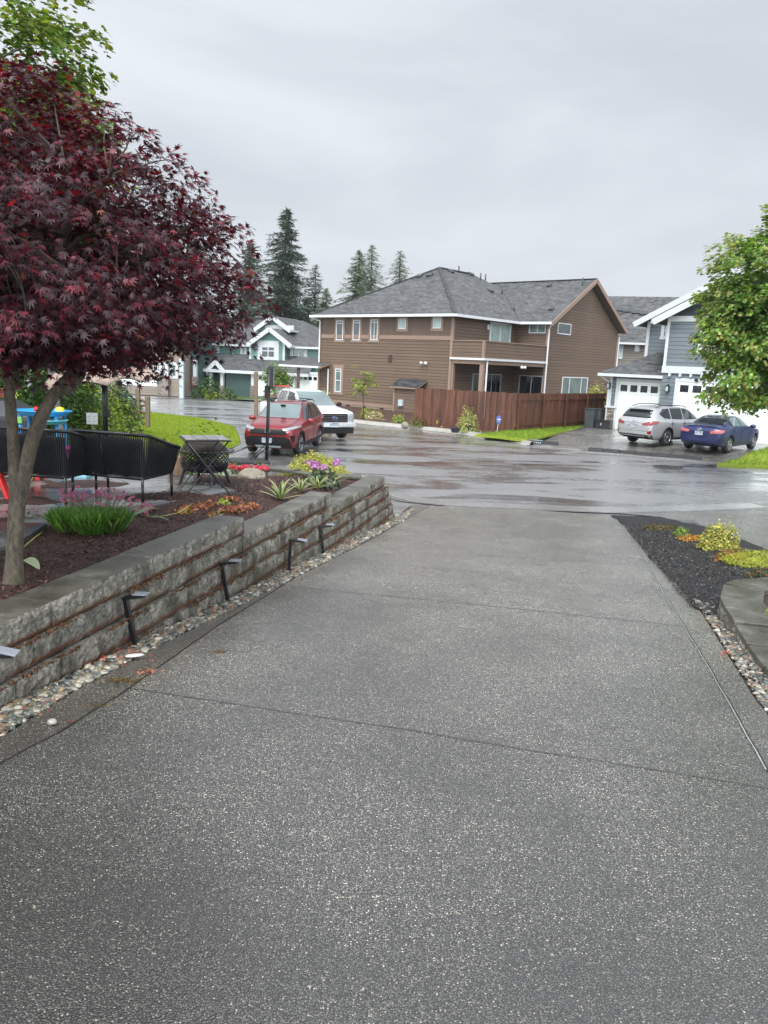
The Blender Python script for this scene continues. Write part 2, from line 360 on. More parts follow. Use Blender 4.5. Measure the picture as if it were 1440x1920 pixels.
sheet('driveway_border', EL+JL[::-1], lambda x, y: dz(x, y)-.003, mt_drive_dark, .4)
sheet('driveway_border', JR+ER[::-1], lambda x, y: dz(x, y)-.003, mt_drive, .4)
def strip(name, pts, w, mat, zf, lift=.004, kind='structure', wig=.0, th=None):
    m = MB(); P = [Vector((p[0], p[1], 0)) for p in pts]; Q = []
    for i in range(len(P)-1):
        n = max(1, int((P[i+1]-P[i]).length/.12))
        for k in range(n): Q.append(P[i].lerp(P[i+1], k/n))
    Q.append(P[-1]); vs = []
    for i, p in enumerate(Q):
        d = (Q[min(i+1, len(Q)-1)]-Q[max(0, i-1)]).normalized(); n = Vector((-d.y, d.x, 0)); p = p+n*wig*noise.noise(p*3)
        ww = w*(1+.5*noise.noise(p*4+Vector((9,0,0)))) if wig else w
        for s in (-.5, .5): q = p+n*s*ww; vs.append((q.x, q.y, zf(q.x, q.y)+lift))
    m.add(vs, [(2*i, 2*i+2, 2*i+3, 2*i+1) for i in range(len(Q)-1)]); o = m.build(name, mat); 
    if kind: o['kind'] = kind
    return o
mt_gutter = M_concrete('gutter_concrete', (.20,.20,.195), rs=(.12, .35))
jp = [(p[0]+rnd.uniform(-.012, .012), p[1]) for p in JL]
strip('expansion_joint', jp, .013, mt_joint, dz, .004, wig=.008)
strip('expansion_joint', JR, .013, mt_joint, dz, .004, wig=.008)
strip('sealant_line', [(p[0]-.012, p[1]) for p in JR if p[1] > 1], .008, mt_joint_light, dz, .008, wig=.008)
for a, b in (((240,1290),(1440,1478)), ((545,1100),(1290,1175)), ((900,1040),(1217,1063))):
    def onp(px, py):
        d = ray(px, py); tt = (CZ-1.32)/(-d.z-S); return (d.x*tt, tt)
    A = onp(*a); B = onp(*b); strip('control_joint', [A, ((A[0]+B[0])/2, (A[1]+B[1])/2+.03), B], .010, mt_joint2, dz, .004, wig=.012)
strip('street_seam', SEAM, .035, mt_joint, lambda x, y: .03, .004, wig=.02)
strip('gutter', [(p[0], p[1]+.38) for p in SEAM], .72, mt_gutter, lambda x, y: .012, .004)
# right hand neighbour paving and meter lid
sheet('sidewalk', SEAM[4:]+[(14, 19.3), (22, 22), (22, 8), (9, 6.5), at(1440,1075,.15)[:2], at(1330,1000,.1)[:2], at(1240,968,.04)[:2]], lambda x, y: .02+.012*max(0, 17.5-y), M_concrete('pale_aggregate', (.20,.195,.185), rs=(.22, .45), agg=70), .6)
mm = MB(); p = at(1278, 977, .06); mm.box((p.x, p.y, .055), (.62, .36, .02), .1); mm.box((p.x, p.y, .068), (.5, .25, .01), .1)
tag(mm.build('meter_lid', M_plain('meter_lid_grey', (.10,.10,.10), .4), bevel=.004), 'grey rectangular meter lid set in the pale paving right of the dark bed', 'meter lid')
# right-hand dark planting bed
def rz_(x, y): return dz(x, min(y, 17))+.014+.10*sstep(0, 1.3, x-(3.5+(y-8)*.22))*sstep(18, 13, y)
bedR = [at(1145,966,.03)[:2], at(1240,968,.05)[:2], at(1330,1000,.15)[:2], (6.15, 11.9), (7.6, 10.5), (9.5, 8.0), (9.3, 7.5), (3.9, 7.5), (3.52, 7.75)]+[(p[0]-.06, p[1]) for p in ER[3:6]]+[(4.98, 16.0)]
bedR = [tuple(p) for p in bedR]
sheet('planting_bed', jag(bedR, .35, .1), rz_, mt_mulch_dark, .25)
# terrace behind the wall: mulch, patio
WP, WQ = Vector((-2.33, 4.44, 0)), Vector((.16, 14.87, 0)); WD = (WQ-WP).normalized(); WN = Vector((-WD.y, WD.x, 0))
def wallx(y, off=0): return (WP+WD*((y-WP.y)/WD.y)+WN*off).x
def mz(x, y):
    d = (wallx(y)-x-.38); lw_ = 1.41-.14*sstep(7.5, 8.6, y)-.20*sstep(10.4, 11.4, y); far = 1.385-.33*sstep(11.2, 13.6, y)
    return lw_+(far-lw_)*sstep(0, .9, d)+.05*noise.noise(Vector((x, y, 0))*1.3)+.012*noise.noise(Vector((x, y, 3))*7)
mulchp = [(wallx(y, .38), y) for y in (-1, 3, 6, 9, 12, 14.1)]+[(-.95, 14.25), (-2.0, 13.9), (-2.9, 13.95), (-3.6, 13.7), (-4.3, 13.5), (-12, 13.4), (-12, -1)]
sheet('mulch_bed', mulchp, mz, mt_mulch, .25)
def M_pavers():
    t = NT('wet_slate_pavers'); c = t.co(); r = t.mp(c, rot=(0, 0, R(-38)))
    b = t.N('TexBrick', {'Vector': r, 'Scale': 1, 'Mortar Size': .012, 'Brick Width': .92, 'Row Height': .46, 'Color1': (.095,.10,.105), 'Color2': (.19,.19,.19), 'Mortar': (.012,.012,.012)}, offset=.37)
    n = t.noise(c, 2.6, 5, .6); f = t.noise(c, 24, 4); cc = t.mix(1.0, b.outputs[0], t.mix(n, (.6,.6,.6), (1.35,1.3,1.25)), 'MULTIPLY')
    t.P(col=cc, rough=t.mr(n, .35, .65, .08, .38), spec=.6, nrm=t.bump(t.math('ADD', t.math('MULTIPLY', b.outputs[1], -1.5), f), .4, .006)); return t.m
mt_pav = M_pavers()
patp = [(-2.05, 10.4), (-2.95, 11.55), (-4.2, 12.6), (-12, 14.0), (-12, 7.6), (-3.45, 7.75), (-2.85, 8.95)]
sheet('patio', patp, lambda x, y: 1.395, mt_pav, 1, drop=.3)
agp = [(-3.47, 7.72), (-12, 7.55), (-12, 4.4), (-4.3, 5.9), (-3.35, 6.75)]
sheet('aggregate_path', agp, lambda x, y: 1.425, M_concrete('path_aggregate', (.12,.12,.12), rs=(.25,.5), agg=90), 1, drop=.3)
strip('path_joint', [(-3.6, 7.0), (-8, 7.3)], .02, mt_joint, lambda x, y: 1.426); strip('path_joint', [(-4.2, 6.1), (-5.0, 7.6)], .02, mt_joint, lambda x, y: 1.426)
# lawn falling to the street
def yed(x): return 27+max(0, -x-5.4)*1.93 if x < -5.4 else 27+(-x-5.4)*1.6
def lz(x, y):
    t = max(0, min(1, (yed(x)-y)/15)); return .07+1.10*(t**1.25)+.03*noise.noise(Vector((x, y, 0))*.6)*t
lawnp = [(-4.3, 13.4), (-4.9, 17), (-5.3, 21), (-5.55, 24.5), (-5.4, 26.2), (-5.35, 28), (-6.0, 31), (-7.0, 35), (-9.5, 38.7), (-12.6, 41), (-18, 43), (-34, 46), (-34, 13), (-12, 13.2), (-7, 13.2), (-4.6, 13.2)]
sheet('lawn', jag(lawnp, .6, .12), lz, mt_lawn, .5)
strip('lawn_kerb', [(-4.75, 17), (-5.1, 21), (-5.35, 24.5), (-5.2, 26.2), (-5.15, 28), (-5.8, 31), (-6.8, 35), (-9.4, 38.95), (-12.6, 41.3), (-18, 43.3), (-34, 46.3)], .35, mt_gutter, lambda x, y: .05)
# concrete pad the hoop stands on
sheet('hoop_pad', [(-4.6, 15.5), (-5.2, 21), (-5.4, 24.5), at(462,842)[:2], at(520,846)[:2], at(560,868)[:2], at(600,892)[:2], (-1.0, 16.0)], lambda x, y: .035, mt_gutter, 1)
# brown house lot
def lot(name, poly, z, mat, step=1.5, **k): return sheet(name, poly, (lambda x, y: z) if not callable(z) else z, mat, step, drop=.4, **k)
curb = [at(x, y, 0) for x, y in ((640,790),(700,797),(770,804),(830,810),(880,816),(950,826),(995,836))]
curb = [Vector((-6.0, 44.5, 0)), Vector((-3.6, 41.2, 0))]+curb
cp = [(p.x, p.y) for p in curb]
back = [(10, 48), (14, 56), (24, 70), (2, 90), (-9.5, 64), (-8.5, 54)]
lot('house_bed', cp+back, .16, mt_mulch_brown)
def kerb(name, pts, z, w=.18, mat=None):
    m = MB(); P = [Vector((p[0], p[1], 0)) for p in pts]; vs = []
    for i, p in enumerate(P):
        d = (P[min(i+1, len(P)-1)]-P[max(0, i-1)]).normalized(); n = Vector((-d.y, d.x, 0))
        for q, zz in ((p-n*.22, .01), (p-n*.05, .05), (p+n*0, z), (p+n*w, z+.01), (p+n*w, 0)): vs.append((q.x, q.y, zz))
    k = 5; m.add(vs, [(i*k+j, (i+1)*k+j, (i+1)*k+j+1, i*k+j+1) for i in range(len(P)-1) for j in range(4)], smooth=False); o = m.build(name, mat or mt_curb)
    bm = bmesh.new(); bm.from_mesh(o.data); bmesh.ops.recalc_face_normals(bm, faces=bm.faces[:])
    if sum(f.normal.z for f in bm.faces) < 0: bmesh.ops.reverse_faces(bm, faces=bm.faces[:])
    bm.to_mesh(o.data); bm.free(); tag(o, kind='structure'); return o
kerb('curb', cp, .17)
# grass wedge at the end of the fence
gw = [at(*q, .19)[:2] for q in ((890,815), (930,818), (985,825), (1085,804), (1120,797), (1090,790), (965,806))]
sheet('grass_verge', gw, lambda x, y: .195, mt_lawn, .5, drop=.1)
# gray house driveway
def gdz(x, y):
    d_ = (x-9)*.64+(y-33.5)*.77; return .03+.17*sstep(.1, 1.8, d_)+.06*sstep(1.5, 9, d_)
gp = [at(990,836)[:2], at(1100,849)[:2], at(1210,858)[:2], at(1320,868)[:2], at(1420,872)[:2], (19, 27.6), (30, 27), (30, 42), (14, 50), (12.2, 45), at(1085,804,.2)[:2]]
sheet('gray_house_driveway', gp, gdz, mt_conc, 1, drop=.05)
gl = [at(1345,868,.1)[:2], at(1400,856,.1)[:2], at(1440,846,.1)[:2], (20, 32.0), (24, 29), (17, 26.9)]
sheet('neighbour_lawn', jag([tuple(p) for p in gl], .5, .1), lambda x, y: gdz(x, y)+.05, mt_lawn, .5, drop=.12)
# far side of the street on the left
fl = [at(385,741,-1.0)[:2], at(440,745,-1.0)[:2], at(520,747,-1.0)[:2], at(600,756,-.6)[:2], (-6, 90), (-20, 100), (-34, 100)]
sheet('far_lawn', [tuple(p) for p in fl], lambda x, y: gz(x, y)+.12, mt_lawn, 3, drop=.3)
fd = [(-26.5, 66), (-21, 64.5), (-18.7, 71), (-19.5, 84), (-32, 84)]
sheet('taupe_house_driveway', fd, lambda x, y: gz(x, y)+.03, M_concrete('dark_driveway', (.11,.11,.11), rs=(.3,.5)), 2)
sheet('green_house_driveway', [(-16.5, 75), (-5.5, 70.0), (-4, 74), (-5, 90), (-14, 90)], lambda x, y: gz(x, y)+.14, mt_conc, 2)
# grass as blades where it is near enough to see
def blades(name, poly, zf, n, h=.07, w=.010, cols=((.10,.19,.02), (.22,.33,.04)), seed=1):
    r = np.random.default_rng(seed); xs = [p[0] for p in poly]; ys = [p[1] for p in poly]
    from mathutils.geometry import intersect_point_tri_2d
    pts = []
    def inside(x, y):
        c = False; j = len(poly)-1
        for i in range(len(poly)):
            if (poly[i][1] > y) != (poly[j][1] > y) and x < (poly[j][0]-poly[i][0])*(y-poly[i][1])/(poly[j][1]-poly[i][1])+poly[i][0]: c = not c
            j = i
        return c
    while len(pts) < n:
        x = r.uniform(min(xs), max(xs)); y = r.uniform(min(ys), max(ys))
        if inside(x, y): pts.append((x, y, zf(x, y)-.005))
    P = np.array(pts); a = r.uniform(0, 2*PI, n); d = np.stack([np.cos(a), np.sin(a), 0*a], 1); hh = h*r.uniform(.5, 1.3, n); lean = r.normal(0, .35, (n, 2))
    tip = P+np.stack([lean[:,0]*hh, lean[:,1]*hh, hh], 1); V = np.stack([P-d*w/2, P+d*w/2, tip], 1).reshape(-1, 3)
    F = np.arange(n*3).reshape(-1, 3); k = r.uniform(0, 1, (n, 1)); T = np.array(cols[0])*(1-k)+np.array(cols[1])*k
    o = fastmesh(name, V, F, 3, mt_blade, T); tag(o, kind='stuff', cat='grass'); return o
o = blades('lawn_grass', lawnp[:10]+[(-14, 36), (-11, 22), (-8.5, 14.2)]+lawnp[-2:], lz, 60000, .075, .02, ((.14,.21,.018), (.28,.35,.035))); tag(o, 'bright green lawn sloping down from the patio to the street', kind='stuff')
o = blades('verge_grass', [tuple(p) for p in gw], lambda x, y: .195, 5000, .10, .025, seed=2); tag(o, 'green grass wedge at the foot of the brown fence', kind='stuff')
o = blades('neighbour_grass', [tuple(p) for p in gl], lambda x, y: gdz(x, y)+.05, 6000, .10, .025, seed=3); tag(o, 'grass beside the blue sedan at the right edge', kind='stuff')
o = blades('far_grass', [tuple(p) for p in fl[:4]]+[(-8, 78), (-20, 80)], lambda x, y: gz(x, y)+.12, 5000, .2, .06, seed=4); tag(o, 'far strip of grass before the green house', kind='stuff')
# mulch chips and pebbles
def chips(name, poly_fn, n, zf, size, cols, mat, label, cat, seed=5):
    r = np.random.default_rng(seed); P = []
    while len(P) < n:
        q = poly_fn(r)
        if q is not None: P.append((q[0], q[1], zf(q[0], q[1])))
    P = np.array(P); a = r.uniform(0, 2*PI, n); tl = r.normal(0, .45, n); L = size*r.uniform(.5, 1.6, n)
    X = np.stack([np.cos(a)*np.cos(tl), np.sin(a)*np.cos(tl), np.sin(tl)], 1); Yv = np.stack([-np.sin(a), np.cos(a), r.normal(0, .4, n)], 1); W = L*r.uniform(.2, .5, n); Z = np.cross(X, Yv)
    base = [(-.5,-.5,0),(.5,-.5,0),(.4,.5,0),(-.4,.5,0),(0,0,.35)]; V = np.zeros((n, 5, 3))
    for i, b in enumerate(base): V[:,i] = P+X*(b[0]*L)[:,None]+Yv*(b[1]*W)[:,None]+Z*(b[2]*W)[:,None]+np.array([0,0,.004])
    F = np.array([(0,1,4),(1,2,4),(2,3,4),(3,0,4)]); F = (F[None]+np.arange(n)[:,None,None]*5).reshape(-1, 3)
    k = r.integers(0, len(cols), n); T = np.array(cols)[k]*r.uniform(.6, 1.4, (n, 1)); T = np.repeat(T, 4, axis=0)
    o = fastmesh(name, V.reshape(-1, 3), F, 3, mat, T); tag(o, label, cat, kind='stuff'); return o
def f1(r):
    y = 4+10*r.random()**1.3; x = wallx(y, .38)-r.random()**1.2*(2.2 if y < 9 else 2.0)
    return (x, y)
chips('mulch_chips', f1, 34000, mz, .022, [(.045,.016,.013), (.07,.027,.021), (.022,.009,.008), (.12,.065,.048)], mt_mblade, 'reddish brown bark chips covering the bed behind the wall', 'mulch')
def erl(y): return lerpx(ER, y)
def lerpx(T, y):
    for (x0, y0), (x1, y1) in zip(T, T[1:]):
        if y0 <= y <= y1: return x0+(x1-x0)*(y-y0)/(y1-y0)
    return T[0][0] if y < T[0][1] else T[-1][0]
def f2(r):
    y = 5.2+11*r.random()**1.2; lo = erl(y)-.10; x = lo+(r.random()**1.3)*(1.7 if y < 12 else 1.1)
    if y < 8.1 and x < erl(y)+.4: return None
    return (x, y) if y < 15.6 else None
chips('compost_chips', f2, 24000, rz_, .020, [(.013,.013,.014), (.03,.029,.029), (.008,.008,.009), (.013,.012,.012), (.013,.013,.013), (.02,.02,.02), (.12,.11,.095)], mt_mblade, 'near black compost crumbs covering the bed right of the driveway', 'compost', 6)
def pebbles(name, fn, n, zf, label, seed, s0=.015, s1=.027):
    r = np.random.default_rng(seed); bm = bmesh.new(); bmesh.ops.create_icosphere(bm, subdivisions=2, radius=1)
    B = np.array([v.co[:] for v in bm.verts]); F = np.array([[v.index for v in f.verts] for f in bm.faces]); bm.free()
    cols = np.array([(.17,.16,.135), (.24,.22,.17), (.085,.095,.085), (.34,.31,.25), (.11,.125,.10), (.46,.43,.36), (.19,.115,.075), (.05,.055,.055), (.14,.15,.14), (.28,.21,.13)])
    V = []; T = []; 
    for i in range(n):
        x, y, up, big = fn(r); up *= .6; s = (s0+(s1-s0)*r.random())*big; q = Matrix.Rotation(r.uniform(0, 6.28), 3, 'Z') @ Matrix.Rotation(r.normal(0, .3), 3, 'X')
        sc = np.array([1.25*r.uniform(.8, 1.3), r.uniform(.7, 1.05), r.uniform(.45, .75)])*s
        k = 1+.16*np.sin(B @ r.normal(0, 1.6, 3)+r.uniform(0, 6))[:,None]
        P = (B*k*sc) @ np.array(q.transposed()); P += np.array([x, y, zf(x, y)+s*.35+up*s]); V.append(P); T.append(np.repeat(cols[r.integers(len(cols))][None]*r.uniform(.5, 1.05), len(F), 0))
    FF = (F[None]+np.arange(n)[:,None,None]*len(B)).reshape(-1, 3)
    o = fastmesh(name, np.concatenate(V), FF, 3, mt_pebble, np.concatenate(T), smooth=True); tag(o, label, 'pebbles', kind='stuff'); return o
def ell(y):
    for (x0, y0), (x1, y1) in zip(EL, EL[1:]):
        if y0 <= y <= y1: return x0+(x1-x0)*(y-y0)/(y1-y0)
    return EL[-1][0]
def fp(r):
    y = 3.3+13.3*r.random()**1.15; lo = wallx(y, -.02) if y < 14.9 else wallx(14.9)-.1+(y-14.9)*.35; hi = ell(y)-.02
    if y > 14.4: hi = ell(y)+.06
    return (lo+(hi-lo)*r.random(), y, r.random()*1.1, r.choice([.5,.65,.8,1.0,1.15]))
sheet('gravel_soil', [(wallx(2,-.0), 2), (wallx(14.9, 0), 14.9), (.55, 17.2)]+[(p[0]+.02, p[1]) for p in EL[::-1] if p[1] >= 1]+[(-3.0, 2)], lambda x, y: dz(x, min(y, 17))-.02, mt_dirt, .5)
pebbles('river_pebbles', fp, 10500, lambda x, y: dz(x, min(y, 17))-.015, 'mixed grey and tan river pebbles in the strip at the foot of the long block wall', 11)
def lerpx(T, y):
    for (x0, y0), (x1, y1) in zip(T, T[1:]):
        if y0 <= y <= y1: return x0+(x1-x0)*(y-y0)/(y1-y0)
    return T[0][0] if y < T[0][1] else T[-1][0]
ZRW = .94
RF = [at(x, y, ZRW) for x, y in ((1500,1325),(1434,1248),(1404,1206),(1380,1168),(1362,1140),(1352,1119))]
RWF = [(RF[0].x-.25*(RF[0].y-.2), .2), (RF[0].x-.25*(RF[0].y-2.9), 2.9)]+[(p.x, p.y) for p in RF]
def rwx(y): return lerpx(RWF, y)
def erl(y): return lerpx(ER, y)
def fr_(r):
    y = 1.5+7.0*r.random(); lo = erl(y)+.015; hi = max(lo+.05, rwx(y)) if y < 7.75 else lo+.34*sstep(8.6, 7.8, y)
    return (lo+(hi-lo)*r.random(), y, r.random()*.9, r.choice([.5,.65,.8,1.0]))
sheet('gravel_soil', [(p[0]-.02, p[1]) for p in ER if p[1] < 9]+[(4.0, 8.4), (4.2, 7.9), (3.8, 7.4), (3.5, 5.2), (3.0, 2.0), (2.4, -1.5)], lambda x, y: dz(x, y)-.02, mt_dirt, .5)
pebbles('river_pebbles', fr_, 2200, lambda x, y: dz(x, y)-.005, 'mixed river pebbles squeezed between the driveway and the low curved wall', 12)
# ------------------------------------------------------------------ long block retaining wall
def M_block():
    t = NT('split_face_block'); c = t.co(); z = t.sep(c)[2]
    n = t.noise(c, 9, 6, .75); s = t.noise(t.mp(c, (1, 1, .35)), 4.5, 5, .65); f = t.noise(c, 55, 4, .7)
    n2 = t.noise(c, 30, 5, .8); n = t.math('ADD', t.math('MULTIPLY', n, .45), t.math('MULTIPLY', n2, .55)); cc = t.ramp(n, [(.34, (.030,.028,.023)), (.45, (.13,.122,.10)), (.53, (.27,.255,.215)), (.64, (.47,.45,.39))])
    cc = t.mix(t.ramp(s, [(.36, .8), (.52, 0)]), cc, (.040,.036,.027))
    q = t.math('FRACT', t.math('DIVIDE', t.math('ADD', z, .089), .2)); lo = t.ramp(q, [(.0, 1), (.14, .85), (.30, 0)])
    m2 = t.noise(c, 3.2, 5, .6); ms = t.math('MULTIPLY', lo, t.ramp(m2, [(.36, 0), (.48, 1)]))
    moss = t.mix(t.noise(c, 14, 3), (.15, .042, .012), (.07, .035, .010)); cc = t.mix(ms, cc, moss)
    g = t.ramp(t.noise(c, 1.7, 4), [(.56, 0), (.68, .55)]); cc = t.mix(g, cc, (.06,.052,.02))
    t.P(col=cc, rough=.7, spec=.4, nrm=t.bump(t.math('ADD', t.math('MULTIPLY', n, 1.5), f), .9, .02)); return t.m
mt_block = M_block()
def M_cap():
    t = NT('wet_cap_stone'); c = t.co(); n = t.noise(c, 2.5, 5, .65); f = t.noise(c, 40, 4, .7)
    cc = t.ramp(n, [(.3, (.026,.025,.019)), (.5, (.068,.065,.054)), (.7, (.15,.145,.125))]); cc = t.mix(1.0, cc, t.mix(f, (.6,.6,.6), (1.45,1.43,1.4)), 'MULTIPLY'); g = t.ramp(t.noise(c, 1.1, 5, .7), [(.56, 0), (.70, .7)])
    cc = t.mix(g, cc, (.055,.050,.016)); t.P(col=cc, rough=t.mr(n, .3, .7, .22, .55), spec=.55, nrm=t.bump(f, .5, .005)); return t.m
mt_cap = M_cap()
wallT = thing('retaining_wall', (WP.x, WP.y, 0), 'long grey split-face block wall with stepped caps along the left of the driveway', 'retaining wall')
WI = Matrix.Translation((-WP.x, -WP.y, 0))
def wp(s, o, z): return WP+WD*s+WN*o+Vector((0, 0, z))
LEN = (WQ-WP).length
y2s = lambda y: (y-WP.y)/WD.y
CAPT = [(-6.5, y2s(8.1), 1.50), (y2s(8.1), y2s(11.1), 1.29), (y2s(11.1), y2s(14.35), 1.088)]
def rough_block(m, s0, s1, z0, z1, o, seed, depth=.28, nx=None, side=False):
    nx = nx or max(3, int((s1-s0)/.045)); nz = 6; vs = []; g = .0022
    for j in range(nz+1):
        for i in range(nx+1):
            a = i/nx; b = j/nz; s = s0+g+(s1-s0-2*g)*a; z = z0+.002+(z1-z0-.004)*b
            e = min(1, min(a, 1-a)*(s1-s0)/.03, min(b, 1-b)*(z1-z0)/.03)
            p = Vector((s*9, z*9, seed*1.7)); d = .010*noise.noise(p*.7)+.012*noise.noise(p*2.1)+.008*noise.noise(p*5)
            off = o+.007*(1-e)**2-.006*e-d*max(.5, e); vs.append(wp(s, off, z))
    n = nx+1; fs = [(j*n+i, j*n+i+1, (j+1)*n+i+1, (j+1)*n+i) for j in range(nz) for i in range(nx)]
    k = len(vs); vs += [wp(s0+g, o+depth, z0+.002), wp(s1-g, o+depth, z0+.002), wp(s1-g, o+depth, z1-.002), wp(s0+g, o+depth, z1-.002)]
    top = [nz*n+i for i in range(n)]; fs += [tuple(top)+(k+2, k+3), tuple([j*n+nx for j in range(nz+1)][::-1])+(k+2, k+1), tuple([j*n for j in range(nz+1)])+(k+3, k), (k, k+3, k+2, k+1)]
    fs[-3] = tuple(reversed(fs[-3])); fs[-2] = tuple(reversed(fs[-2])); m.add(vs, fs)
COURSE_TOPS = [1.40, 1.20, 1.0, .8, .6, .4, .2]
for ci, (s0, s1, zt) in enumerate(CAPT):
    m = MB(); s = s0; k = 0; o = .048-.0*ci
    while s < s1-.05:
        L = min(.60 if k % 3 else .72, s1-s)
        if s1-s-L < .2: L = s1-s
        zt2 = zt+rnd.uniform(-.004, .004); rough_block(m, s, s+L, zt-.10-.085, zt2, o+rnd.uniform(-.006, .006), ci*40+k, .32); s += L; k += 1
    c = m.build('cap_course', [mt_block, mt_cap], wallT); c.matrix_parent_inverse = WI
    for p in c.data.polygons: p.material_index = 1 if p.normal.z > .8 else 0
zc = 1.315; lvl = 0
for k, zt in enumerate([1.31, 1.10, .90, .70, .50, .30, .10]):
    m = MB(); b = 0
    smax = {0: CAPT[0][1], 1: CAPT[1][1]}.get(k, y2s(14.45)+.12*min(k-1, 4)); s = -6.5-(k % 2)*.23
    # extent: from where the course leaves the ground; the ground falls with s
    gs = (1.32-zt-.05)/S; s0 = max(s, y2s(gs)-.5)
    s = s+math.floor((s0-s)/.46)*.46
    while s < smax-.02:
        L = min(.46, smax-s); rough_block(m, s, s+L, zt-.2, zt-.004, .035-.017*k+rnd.uniform(-.005, .005) if k else .058, 300+k*60+b, .3); s += L; b += 1
    c = m.build('block_course', mt_block, wallT); c.matrix_parent_inverse = WI
# far return end of the wall, behind the edging stones
m = MB()
A0 = wp(y2s(14.35), .05, 0)
for k in range(5):
    for j in range(7):
        d = Vector((-.99, .16, 0)); p = A0+d*(.23+j*.46+(k % 2)*.2)+Vector((0, .16-.0*k, .0+k*.2)); m.box(p, (.45, .26, .192), math.atan2(.16, -.99))
c = m.build('return_wall', mt_block, wallT, bevel=.01); c.matrix_parent_inverse = WI
# moss & needles on the ledges
r_ = np.random.default_rng(3); P = []
for k, zt in enumerate([1.31, 1.10, .90, .70, .50, .30]):
    for i in range(1400):
        s = r_.uniform(-2, y2s(14.35)); z = zt
        lim = (CAPT[0][1] if k == 0 else CAPT[1][1] if k == 1 else LEN)
        if s > lim or z < 1.25-S*(WP.y+s*WD.y)-.05: continue
        if noise.noise(Vector((s*1.3, k*5.1, 0))) < -.12: continue
        p = wp(s, .035-.017*(k+1)+r_.uniform(-.0, .03)-.008, z+.002+r_.uniform(-.006, .004)); P.append((p.x, p.y, p.z))
P = np.array(P); n = len(P); V = np.repeat(P, 4, 0).reshape(n, 4, 3)+r_.normal(0, .009, (n, 4, 3)); F = np.array([(0,1,2),(0,2,3),(0,3,1),(1,3,2)])[None]+np.arange(n)[:,None,None]*4
T = np.array([(.16,.045,.012),(.09,.03,.012),(.07,.055,.012),(.20,.08,.02)])[r_.integers(0, 4, n)]; T = np.repeat(T, 4, 0)
o = fastmesh('ledge_moss', V.reshape(-1, 3), F.reshape(-1, 3), 3, mt_mblade, T); tag(o, 'rust brown moss and fallen needles on the ledges between the courses of the long wall', 'moss', kind='stuff')
# paver edging at the far end of the terrace
et = thing('paver_edging', (-1.5, 14.1, 1.0), 'row of flat dark edging pavers at the far end of the mulch bed', 'edging')
for a, b in (((440,878),(500,873)), ((498,878),(556,884)), ((556,886),(590,891)), ((634,893),(676,895))):
    A = at(*a, 1.10); B = at(*b, 1.10); m = MB(); m.bar(A, B, .28, .06); q = m.build('paver', mt_cap, et, bevel=.01); q.matrix_parent_inverse = Matrix.Translation((1.5, -14.1, -1.0))
# ------------------------------------------------------------------ right-hand low curved wall
lw = thing('low_garden_wall', (3.6, 6.5, .6), 'low curved grey block wall with wedge-shaped capstones at the right edge', 'garden wall'); LWI = Matrix.Translation((-3.6, -6.5, -.6))
E1 = RF[-1]; BK_ = [at(x, y, ZRW) for x, y in ((1359,1094),(1385,1086),(1440,1081),(1500,1084))]; face = [RWF[0], ((RWF[0][0]+RWF[1][0])/2, (RWF[0][1]+RWF[1][1])/2)]+RWF[1:]+[(p.x, p.y) for p in BK_]+[(BK_[-1].x+.8, BK_[-1].y-.1)]
ZT = lambda y: dz(0, y)+.245
m1 = MB(); m2 = MB()
for i in range(len(face)-1):
    a = Vector((*face[i], 0)); b = Vector((*face[i+1], 0)); d = (b-a).normalized(); n = Vector((d.y, -d.x, 0)); zt = ZRW; L = (b-a).length
    nx = 10; nz = 6; vs = []
    for j in range(nz+1):
        for k in range(nx+1):
            t = k/nx; u = j/nz; e = min(1, min(t, 1-t)*L/.03, min(u, 1-u)*.4/.04); p = a+d*(L*(.008+.984*t)); z = zt-.42+.405*u
            q = Vector((p.x*9, p.y*9, z*9)); dd = .03*noise.noise(q*.7)+.016*noise.noise(q*2); vs.append(p+Vector((0,0,z))+n*(.012*(1-e)-.014*e-dd*e*.8))
    N_ = nx+1; fs = [(j*N_+k, j*N_+k+1, (j+1)*N_+k+1, (j+1)*N_+k) for j in range(nz) for k in range(nx)]
    m1.add(vs, fs)
    # wedge capstone
    w0 = .40; a2 = a+n*w0*1.0+d*.02; b2 = b+n*w0-d*.02; g = d*.028
    jj = rnd.uniform(-.009, .009)
    m2.prism([tuple((a+g-n*.01)[:2]), tuple((b-g-n*.01)[:2]), tuple(b2[:2]), tuple(a2[:2])], zt-.06+jj, zt+.006+jj)
q = m1.build('block_face', mt_block, lw); q.matrix_parent_inverse = LWI
bm = bmesh.new(); bm.from_mesh(q.data); bmesh.ops.recalc_face_normals(bm, faces=bm.faces[:]); bm.to_mesh(q.data); bm.free()
q = m2.build('capstones', mt_cap, lw, bevel=.012); q.matrix_parent_inverse = LWI
m3 = MB(); inner = [(p[0]+.06, p[1]-.06) for p in face]; m3.prism(inner+[(9, 7.4), (9, 0.0)], .3, .875); q = m3.build('fill', mt_dirt, lw); q.matrix_parent_inverse = LWI
